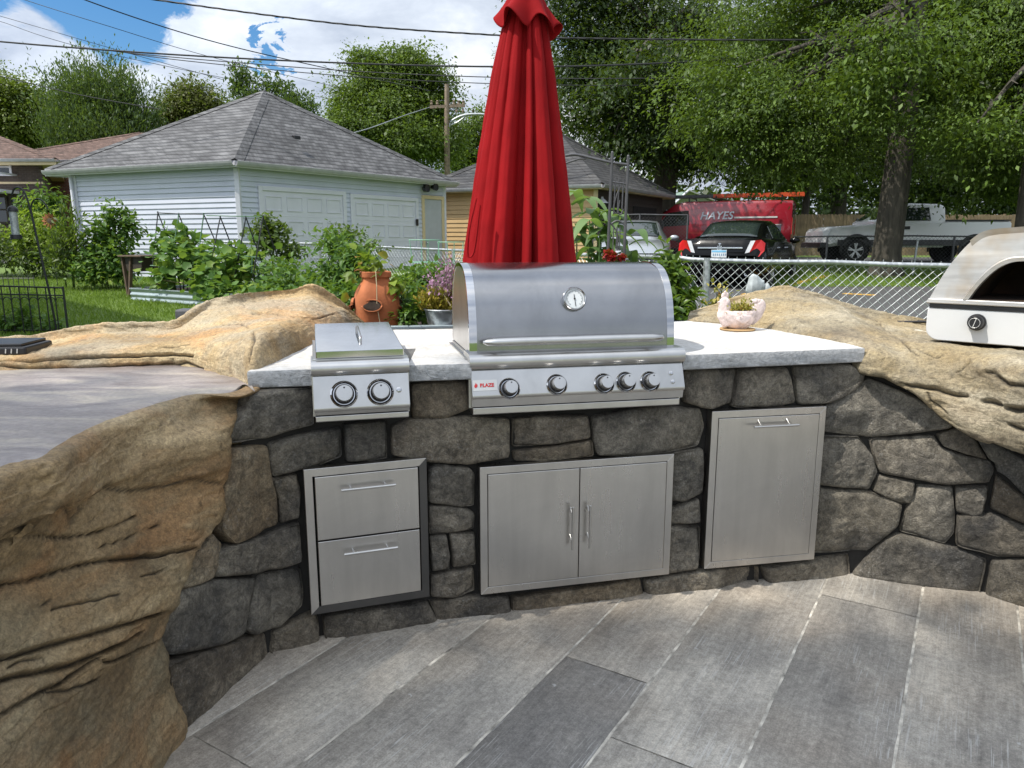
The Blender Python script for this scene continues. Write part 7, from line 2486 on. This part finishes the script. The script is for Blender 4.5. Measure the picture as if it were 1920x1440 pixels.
cable('twisted black cable, topmost of the lines crossing behind the umbrella', [(150, -25, 19), (280, -2, 19), (640, 45, 19), (930, 66, 19), (1030, 71, 19), (1500, 75, 19), (1920, 65, 19), (2200, 52, 19)], .022, twist=True)
cable('thick smooth black cable from the left edge crossing the big green tree', [(-250, 50, 24), (0, 78, 24), (320, 102, 24), (640, 118, 24), (930, 125, 24), (1180, 121, 24), (1500, 103, 24), (1920, 71, 24), (2200, 45, 24)], .026)
cable('thin cable second below the thick one, passing under it from the garden side', [(150, 88, 26), (300, 105, 26), (640, 132, 26), (930, 145, 26), (1200, 147, 26), (1500, 140, 26), (1920, 113, 26), (2100, 100, 26)], .016)
cable('thin cable lowest of the three parallel lines over the garage', [(200, 93, 27), (330, 112, 27), (640, 142, 27), (930, 157, 27), (1200, 160, 27), (1500, 153, 27), (1920, 132, 27), (2100, 120, 27)], .015)
cable('slanting black cable dropping from the top left over the garage roof peak', [(60, -50, 22), (160, 0, 22), (400, 78, 25), (640, 134, 30), (806, 170, 40)], .018)
cable('faint slanting cable left of the slanting black one in the blue sky', [(-40, -30, 30), (50, 1, 30), (200, 48, 30), (400, 108, 33), (640, 165, 40)], .012)
cable('faint thin cable from the left edge passing behind the left trees', [(-40, 20, 34), (0, 30, 34), (200, 88, 34), (420, 150, 38)], .012)
cable('lower faint thin cable from the left edge just below the faint one', [(-40, 30, 34), (0, 40, 34), (200, 100, 34), (640, 190, 44)], .012)
cable('pale service cable sagging from the pole crossarm down behind the garage roof', [(806, 201, 43.5), (760, 216, 40), (700, 238, 36), (660, 250, 33)], .022, 'galv')
cable('dark cable in front of the leftmost tree running down to the garage eave', [(-60, 135, 20), (0, 143, 20), (150, 178, 20), (300, 205, 20)], .012)
# ---------------------------------------------------------------- trees
def tree(name, label, trunk_px, Y, blobs, nsp, per, leaf, m, seed, tr=.3, spread=.9, cat='tree', group=None, top=None, **kw):
    """blobs in pixels: (px, py, rx, ry[, dY])"""
    g0 = T(Y)
    bx_ = PY(trunk_px, 480, Y).x
    root = empty(name, (bx_, Y, g0), 0, label, cat, group)
    B = []
    for b in blobs:
        q = px_blob(b[0], b[1], b[2], b[3], Y, b[4] if len(b) > 4 else 0)
        B.append((q[0] - bx_, q[1] - Y, q[2] - g0, q[3], q[3] * kw.get('deep', 1.0), q[5]))
    kk = {k: v for k, v in kw.items() if k != 'deep'}
    kk.setdefault('fill', .3)
    crown('crown', B, nsp, per, leaf, M[m], root, seed, spread, **kk)
    rng = random.Random(seed)
    hi = max(b[2] for b in B)
    fork = Vector((rng.uniform(-.2, .2), rng.uniform(-.2, .2), min(b[2] - b[5] * .6 for b in B) if top is None else top))
    if fork.z < 1.5: fork.z = 1.5
    t_ = MB()
    pts = [Vector((0, 0, -.3)), Vector((.02, 0, .15)), Vector((.0, 0, .6)), fork * .55 + Vector((0.05, 0, 0)), fork, fork + Vector((.1, .1, (hi - fork.z) * .6))]
    t_.tube(pts, [tr * 1.55, tr * 1.25, tr * 1.05, tr * .95, tr * .8, tr * .25], 16)
    t_.v = [tuple(Vector(v) + Vector((v[0], v[1], 0)).normalized() * tr * .12 * noise.noise((v[0] * 6, v[1] * 6, v[2] * 1.2))) for v in t_.v]
    t_.build('trunk', M['bark'], root, smooth=70)
    l_ = MB()
    for b in B:
        tip = Vector((b[0], b[1], b[2] + b[5] * .3))
        a = fork + Vector((0, 0, rng.uniform(-.1, .35) * abs(tip.z - fork.z)))
        mid = a.lerp(tip, .5) + Vector((rng.uniform(-.4, .4), rng.uniform(-.4, .4), rng.uniform(.1, .6)))
        c_ = catmull([a, mid, tip], 8)
        l_.tube(c_, [tr * .42 * (1 - .85 * i / 7) for i in range(8)], 7)
        for j in range(3):
            s_ = c_[rng.randint(3, 6)]
            e_ = s_ + Vector((rng.uniform(-1, 1) * b[3], rng.uniform(-1, 1) * b[4], rng.uniform(-.3, .8) * b[5])) * .7
            l_.tube([s_, s_.lerp(e_, .5) + Vector((0, 0, .12)), e_], [tr * .16, tr * .10, tr * .03], 5)
    l_.build('limbs', M['bark'], root, smooth=70)
    return root


# big shade trees on the right
tree('shade_tree', 'huge shade tree with a thick furrowed trunk standing in front of the pickup truck', 1662, 19.6,
     [(1480, 60, 150, 100, 2.5), (1640, 90, 170, 110, 3.5), (1380, 150, 110, 70, 1.5), (1480, 200, 130, 60, 1), (1530, 275, 100, 40, 1.5), (1400, 240, 90, 45, 1.5), (1690, 215, 110, 65, 4), (1790, 120, 130, 100, 3), (1790, 290, 60, 40, 4), (1550, -80, 220, 120, 2.5), (1750, -70, 200, 130, 3), (1610, 160, 110, 46, .5), (1440, 292, 80, 24, 2), (1570, 320, 44, 28, 3), (1340, 210, 70, 36, 2.5), (1660, 290, 70, 30, 3.5), (1650, 130, 90, 50, -2), (1690, 60, 100, 60, -2), (1665, 215, 60, 30, -1.5)],
     1300, 150, .082, 'leaf_tree', 101, .34, .80, droop=.45, W=.5, flat=.36, gap=.02, top=6.2, nrand=.4)
tree('shade_tree', 'dark tree whose trunk stands at the right edge beyond the pizza oven', 1925, 17.5,
     [(1900, 250, 90, 50, -.5), (1860, 180, 90, 55, 1), (1930, 120, 120, 80, 1), (1880, 20, 140, 100, 2), (1980, 240, 110, 80, 2), (1850, 305, 70, 30, 1.5), (1900, 345, 70, 22, 2.5), (2050, 60, 150, 140, 1), (1830, 240, 70, 24, -.5)],
     700, 140, .078, 'leaf_tree', 102, .30, .75, droop=.5, W=.5, flat=.36, gap=.02, top=5.0, nrand=.4)
tree('shade_tree', 'very tall dark leafy tree right behind the umbrella and over the tan house', 1238, 33,
     [(1110, 100, 80, 90, 0), (1090, -20, 90, 90, 0), (1190, 40, 110, 90, 1), (1160, 180, 70, 70, -2), (1110, 215, 60, 50, 1), (1230, 150, 90, 90, 1), (1280, 240, 90, 70, 0), (1180, 260, 60, 30, -2), (1300, 60, 100, 90, 2), (1330, 285, 70, 30, 0), (1270, 295, 40, 20, 1), (1380, 180, 80, 80, 3), (1150, 265, 40, 20, -3), (1260, 110, 60, 50, -4), (1190, 130, 50, 46, -5)],
     1500, 110, .12, 'leaf_deep', 103, .5, 1.05, droop=.4, W=.55, flat=.42, gap=-.02, top=8, nrand=.4)
tree('back_tree', 'dark mass of a tree filling the gap behind the pickup truck and board fence', 1560, 38,
     [(1500, 310, 90, 50, 0), (1620, 290, 110, 80, 0), (1560, 200, 140, 90, 2), (1760, 280, 120, 90, 2), (1870, 250, 120, 110, 2), (1700, 120, 180, 110, 4), (1890, 100, 160, 120, 3), (1900, 360, 120, 40, 3), (1980, 300, 100, 110, 2), (1480, 120, 150, 110, 4), (1720, 360, 90, 36, 3)],
     1900, 45, .20, 'leaf_deep', 104, .4, 1.4, droop=.2, W=.6, flat=.7, gap=-.4, top=4)
tree('small_tree', 'small light green tree with a thin dark trunk beyond the red van', 1498, 33,
     [(1490, 325, 50, 20, 0), (1440, 325, 50, 18, -.5), (1540, 310, 40, 26, 0), (1500, 290, 70, 24, 0)],
     360, 30, .16, 'leaf_tree', 105, .17, .7, droop=.35, W=.5, gap=-.2, top=3.4)
# left and centre trees
tree('left_tree', 'yellow green round topped tree at the left edge behind the brown house', 20, 52,
     [(35, 185, 44, 36, 0), (0, 215, 60, 56, -1), (70, 225, 36, 46, 1), (-40, 180, 60, 60, 0), (20, 250, 60, 40, 0)],
     1000, 55, .17, 'leaf_yellow', 111, .45, 1.0, droop=.2, W=.6, gap=-.2, flat=.7)
tree('dark_tree', 'dark green tree between the yellow green tree and the spiky topped tree', 118, 58,
     [(110, 240, 46, 50, 0), (130, 270, 60, 40, 0), (80, 265, 50, 40, 0)],
     700, 50, .18, 'leaf_deep', 112, .45, 1.2, droop=.2, W=.6, gap=-.4, flat=.8)
tree('spiky_tree', 'tall blue green tree with upswept spiky branch tips left of the garage roof', 200, 49,
     [(160, 150, 9, 34, 0), (180, 140, 8, 30, .5), (204, 150, 11, 36, 0), (232, 165, 10, 34, 0), (252, 182, 9, 30, 0), (132, 165, 12, 28, 0), (110, 178, 10, 20, 0), (180, 205, 62, 36, 0), (150, 245, 56, 36, -1), (240, 225, 30, 36, 0), (220, 260, 60, 30, -1), (284, 225, 9, 30, 0), (170, 280, 60, 24, -1), (215, 190, 30, 26, -1), (145, 195, 30, 24, -1)],
     1300, 60, .16, 'leaf_conifer', 113, .4, .75, droop=-.2, W=.32, updir=.9, gap=-.15, flat=1.2)
tree('olive_tree', 'small olive toned tree just left of the garage roof peak', 365, 54,
     [(362, 178, 26, 16, 0), (350, 205, 34, 22, 0), (388, 200, 26, 16, 0), (330, 225, 26, 20, 0)],
     480, 50, .16, 'leaf_olive', 114, .3, .85, droop=.1, W=.55, gap=-.25, flat=.7)
tree('sparse_tree', 'sparse tree with separate leaf tufts showing behind the garage roof peak', 500, 36,
     [(450, 140, 11, 14, 0), (443, 165, 14, 14, 0), (463, 150, 8, 10, 0), (495, 154, 9, 8, 0), (520, 164, 12, 10, 0), (548, 178, 10, 8, 0), (573, 190, 8, 6, 0), (590, 202, 8, 6, 0), (480, 188, 30, 12, 0), (540, 204, 40, 12, 0)],
     200, 40, .12, 'leaf_conifer', 115, .16, .36, droop=.1, W=.5, updir=.5, gap=-.6, flat=.9, top=4.5)
tree('green_tree', 'big bright green broadleaf tree left of the utility pole', 755, 46,
     [(686, 112, 26, 20, 0), (708, 130, 20, 18, 0), (771, 104, 28, 20, 0), (756, 128, 36, 24, 0), (726, 155, 50, 34, 0), (804, 145, 28, 26, 0), (658, 180, 30, 30, -1), (721, 205, 66, 32, -1), (798, 205, 40, 40, 0), (676, 235, 50, 26, -2), (756, 262, 60, 40, -2), (828, 165, 14, 22, 0), (816, 270, 40, 36, 0), (641, 215, 20, 16, -1)],
     1500, 80, .13, 'leaf_bright', 116, .5, .8, droop=.25, W=.6, gap=-.1, flat=.6)
tree('pale_tree', 'pale green tree between the utility pole and the red umbrella', 890, 55,
     [(880, 260, 30, 34, 0), (910, 230, 22, 28, 0), (870, 300, 40, 30, 0), (940, 270, 40, 50, 0), (990, 240, 50, 60, 0), (1000, 140, 50, 70, 2)],
     800, 60, .15, 'leaf_bright', 117, .35, .95, droop=.2, W=.55, gap=-.2, flat=.7)
far = []
rng = random.Random(9)
for i in range(26):
    px = -500 + i * 115
    p_ = PY(px, 420, 85 + rng.uniform(-8, 8))
    far.append((p_.x, p_.y, 4.0, 6 + rng.uniform(-1, 2), 4, 4.5 + rng.uniform(-1, 1.5)))
o = crown('far_woods', far, 2400, 14, .8, M['leaf_deep'], None, 120, 2.4, .1, .6, 'L4', .8, -2, 0, .3)
tag(o, kind='stuff')

# tree and house added out of view to shade the patio and lawn
def off_tree(name, label, x, y, blobs, nsp, per, leaf, m, seed, tr, spread, **kw):
    g0 = T(y)
    root = empty(name, (x, y, g0), 0, label, 'tree')
    B = [(b[0] - x, b[1] - y, b[2] - g0, b[3], b[4], b[5]) for b in blobs]
    crown('crown', B, nsp, per, leaf, M[m], root, seed, spread, **kw)
    t_ = MB().tube([(0, 0, -.2), (0, 0, 4), (.2, .1, 8.5), (.3, .2, 14)], [tr * 1.3, tr, tr * .8, tr * .3], 12)
    t_.build('trunk', M['bark'], root, smooth=70)
    l_ = MB()
    for b in B: l_.tube(catmull([Vector((.2, .1, 9.5)), Vector((b[0] * .5, b[1] * .5, (9.5 + b[2]) / 2 + .4)), Vector(b[:3])], 8), [tr * .4, tr * .35, tr * .3, tr * .25, tr * .2, tr * .15, tr * .1, tr * .05], 6)
    l_.build('limbs', M['bark'], root, smooth=70)
    return root
# ---------------------------------------------------------------- sun, sky, camera
EL = R(57)
SUN_XY = Vector((-.925, -.38)).normalized()       # horizontal direction towards the sun
sdir = Vector((SUN_XY.x * math.cos(EL), SUN_XY.y * math.cos(EL), math.sin(EL)))


def above(p, h):
    """point on the sun ray of p at height h"""
    p = Vector(p)
    return p + sdir * ((h - p.z) / sdir.z)


# unseen canopy, added and shaped to shade the patio: its lit edge runs along the counter front
sh = []
for (x, y, z, h, r) in [(-2.3, .9, 0, 17.4, 1.5), (-1.0, .5, 0, 17.8, 1.7), (.3, .7, 0, 17.6, 1.6), (1.5, .9, 0, 17.3, 1.6), (2.7, .55, 0, 17.2, 1.35), (-.9, 1.5, 0, 17.0, .8), (.6, 1.65, 0, 17.0, .8), (1.5, 1.65, 0, 16.9, .75), (2.2, 1.35, 0, 16.9, .7), (-2.6, 1.75, .9, 17.2, .8), (-1.6, 1.85, .9, 17.0, .5)]:
    q = above((x, y, z), h)
    sh.append((q.x, q.y, q.z, r, r, r * .8))
off_tree('added_shade_tree', 'tall leafy tree added out of view to shade the patio', -11.0, -3.6, sh, 1700, 30, .17, 'leaf_tree', 131, .30, .5, droop=.2, W=.6, flat=.7, gap=-.12, shell=.2)
nh = empty('added_shade_house', (-13.2, 7.8, T(8.4)), R(-43), 'pale sided house added out of view to shade the lawn', 'house')  # added out of view; its roof edge casts the lawn shadow
pl4 = [V2((-4, -4)), V2((4.1, -4)), V2((4.1, 4)), V2((-4, 4))]
for a, b in ((0, 1), (1, 2), (2, 3), (3, 0)): siding_wall(nh, pl4[a], pl4[b], -.3, 5.6, M['white_vinyl'], .2)
hip_roof(nh, pl4, 5.75, [(0, 0, 7.6)], .4, M['shingle_brown'], M['white_paint'])

sun = bpy.data.lights.new('sun', 'SUN')
sun.energy = 2.7; sun.angle = R(.55); sun.color = (1.0, .945, .86)
so = bpy.data.objects.new('sun', sun); COL.objects.link(so)
so.rotation_euler = sdir.to_track_quat('Z', 'Y').to_euler()
so.location = (0, 0, 30)

w = bpy.data.worlds.new('World'); scene.world = w; w.use_nodes = True
nt = w.node_tree; nt.nodes.clear()
def wn(t, ins=None, **p):
    nd = nt.nodes.new(t)
    for k, v in p.items(): setattr(nd, k, v)
    for k, v in (ins or {}).items():
        s_ = nd.inputs[k]
        if isinstance(v, bpy.types.NodeSocket): nt.links.new(v, s_)
        elif isinstance(v, bpy.types.Node): nt.links.new(v.outputs[0], s_)
        else: s_.default_value = v
    return nd
def wm(op, a, b=0.0, clamp=False):
    nd = nt.nodes.new('ShaderNodeMath'); nd.operation = op; nd.use_clamp = clamp
    for i, v in enumerate((a, b)):
        if isinstance(v, bpy.types.NodeSocket): nt.links.new(v, nd.inputs[i])
        elif isinstance(v, bpy.types.Node): nt.links.new(v.outputs[0], nd.inputs[i])
        else: nd.inputs[i].default_value = v
    return nd.outputs[0]
sky = wn('ShaderNodeTexSky', None, sky_type='NISHITA', sun_disc=False, sun_elevation=EL, sun_rotation=math.atan2(SUN_XY.x, SUN_XY.y), air_density=1.0, dust_density=.6, ozone_density=2.5)
tc = wn('ShaderNodeTexCoord')
dirv_ = tc.outputs['Generated']
sep = wn('ShaderNodeSeparateXYZ', {0: dirv_})
zc = wm('ADD', wm('MAXIMUM', sep.outputs[2], 0.0), .28)
pxy = wn('ShaderNodeCombineXYZ', {'X': wm('DIVIDE', sep.outputs[0], zc), 'Y': wm('DIVIDE', sep.outputs[1], zc), 'Z': wm('MULTIPLY', sep.outputs[2], 1.5)})
def cn(scale, detail, rough, off, dist=0.0):
    mp = wn('ShaderNodeMapping', {'Vector': pxy.outputs[0], 'Location': off})
    return wn('ShaderNodeTexNoise', {'Vector': mp.outputs[0], 'Scale': scale, 'Detail': detail, 'Roughness': rough, 'Distortion': dist}).outputs['Fac']
base_n = cn(1.15, 9.0, .56, (2.3, .4, 0), .25)
puff = cn(4.2, 8.0, .6, (0, 0, 3), .4)
d_up = wm('ADD', wm('MULTIPLY', base_n, .72), wm('MULTIPLY', puff, .30))
# clear patch of sky towards the upper left, with a ragged cloud edge, and two small rifts
puff2 = cn(9.0, 6.0, .65, (4, 1, 3), .6)
def patch(px, py, rad, soft, rag=.10):
    dv = ray(px, py).normalized()
    dt = wn('ShaderNodeVectorMath', {0: dirv_, 1: tuple(dv)}, operation='DISTANCE').outputs['Value']
    dt = wm('SUBTRACT', dt, wm('MULTIPLY', wm('SUBTRACT', puff2, .5), rag))
    return wm('SUBTRACT', 1.0, wm('DIVIDE', wm('SUBTRACT', dt, rad), soft, True), True)
hole = wm('MAXIMUM', patch(90, -60, .03, .12), wm('MAXIMUM', patch(-60, 10, .03, .14), wm('MAXIMUM', wm('MULTIPLY', patch(503, 100, .002, .022, .14), .8), wm('MULTIPLY', patch(525, 66, -.002, .014, .10), .6))))
# thin streak of cloud inside the clear patch near the left edge
wisp = wm('MULTIPLY', patch(30, 75, .02, .07), .42)
dens = wm('ADD', wm('SUBTRACT', d_up, wm('MULTIPLY', hole, .60)), wisp)
cov = wn('ShaderNodeValToRGB', {'Fac': dens})
cov.color_ramp.elements[0].position = .315; cov.color_ramp.elements[0].color = (0, 0, 0, 1)
cov.color_ramp.elements[1].position = .40; cov.color_ramp.elements[1].color = (1, 1, 1, 1)
shade = cn(1.5, 8.0, .6, (5.1, 2.2, 1), .4)
sh2 = wm('ADD', wm('MULTIPLY', shade, .72), wm('MULTIPLY', puff, .36))
cc = wn('ShaderNodeValToRGB', {'Fac': sh2})
r_ = cc.color_ramp
r_.elements[0].position = .42; r_.elements[0].color = (.36, .42, .53, 1)
r_.elements[1].position = .74; r_.elements[1].color = (1.0, 1.0, 1.0, 1)
e_ = r_.elements.new(.58); e_.color = (.62, .68, .77, 1)
SKY_S = .10
hs = wn('ShaderNodeHueSaturation', {'Saturation': 1.35, 'Value': .8, 'Color': sky.outputs[0]})
bg1 = wn('ShaderNodeBackground', {'Color': hs.outputs[0], 'Strength': SKY_S})
# clouds brighten towards the sun
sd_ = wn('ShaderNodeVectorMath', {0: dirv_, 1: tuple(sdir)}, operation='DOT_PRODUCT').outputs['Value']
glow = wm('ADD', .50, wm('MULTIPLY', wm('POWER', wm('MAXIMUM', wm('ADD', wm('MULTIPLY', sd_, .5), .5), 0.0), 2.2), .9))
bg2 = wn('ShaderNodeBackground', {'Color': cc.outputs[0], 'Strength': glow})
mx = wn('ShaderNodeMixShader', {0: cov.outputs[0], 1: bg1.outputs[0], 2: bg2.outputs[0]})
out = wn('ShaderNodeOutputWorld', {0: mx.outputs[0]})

cam = bpy.data.cameras.new('camera')
cam.sensor_fit = 'HORIZONTAL'; cam.sensor_width = 36; cam.lens = 36 * F / 1920
cam.clip_start = .05; cam.clip_end = 3000
co_ = bpy.data.objects.new('camera', cam); COL.objects.link(co_)
co_.location = CAM; co_.rotation_euler = (R(90) - PITCH, 0, 0)
scene.camera = co_
vs = scene.view_settings
vs.view_transform = 'Standard'; vs.look = 'None'; vs.exposure = 0.86; vs.gamma = 1.0
scene.render.film_transparent = False
cy = scene.cycles
cy.use_denoising = True
cy.max_bounces = 8; cy.diffuse_bounces = 4; cy.glossy_bounces = 4; cy.transmission_bounces = 4; cy.transparent_max_bounces = 8
cy.sample_clamp_indirect = 6.0
cy.caustics_reflective = False; cy.caustics_refractive = False
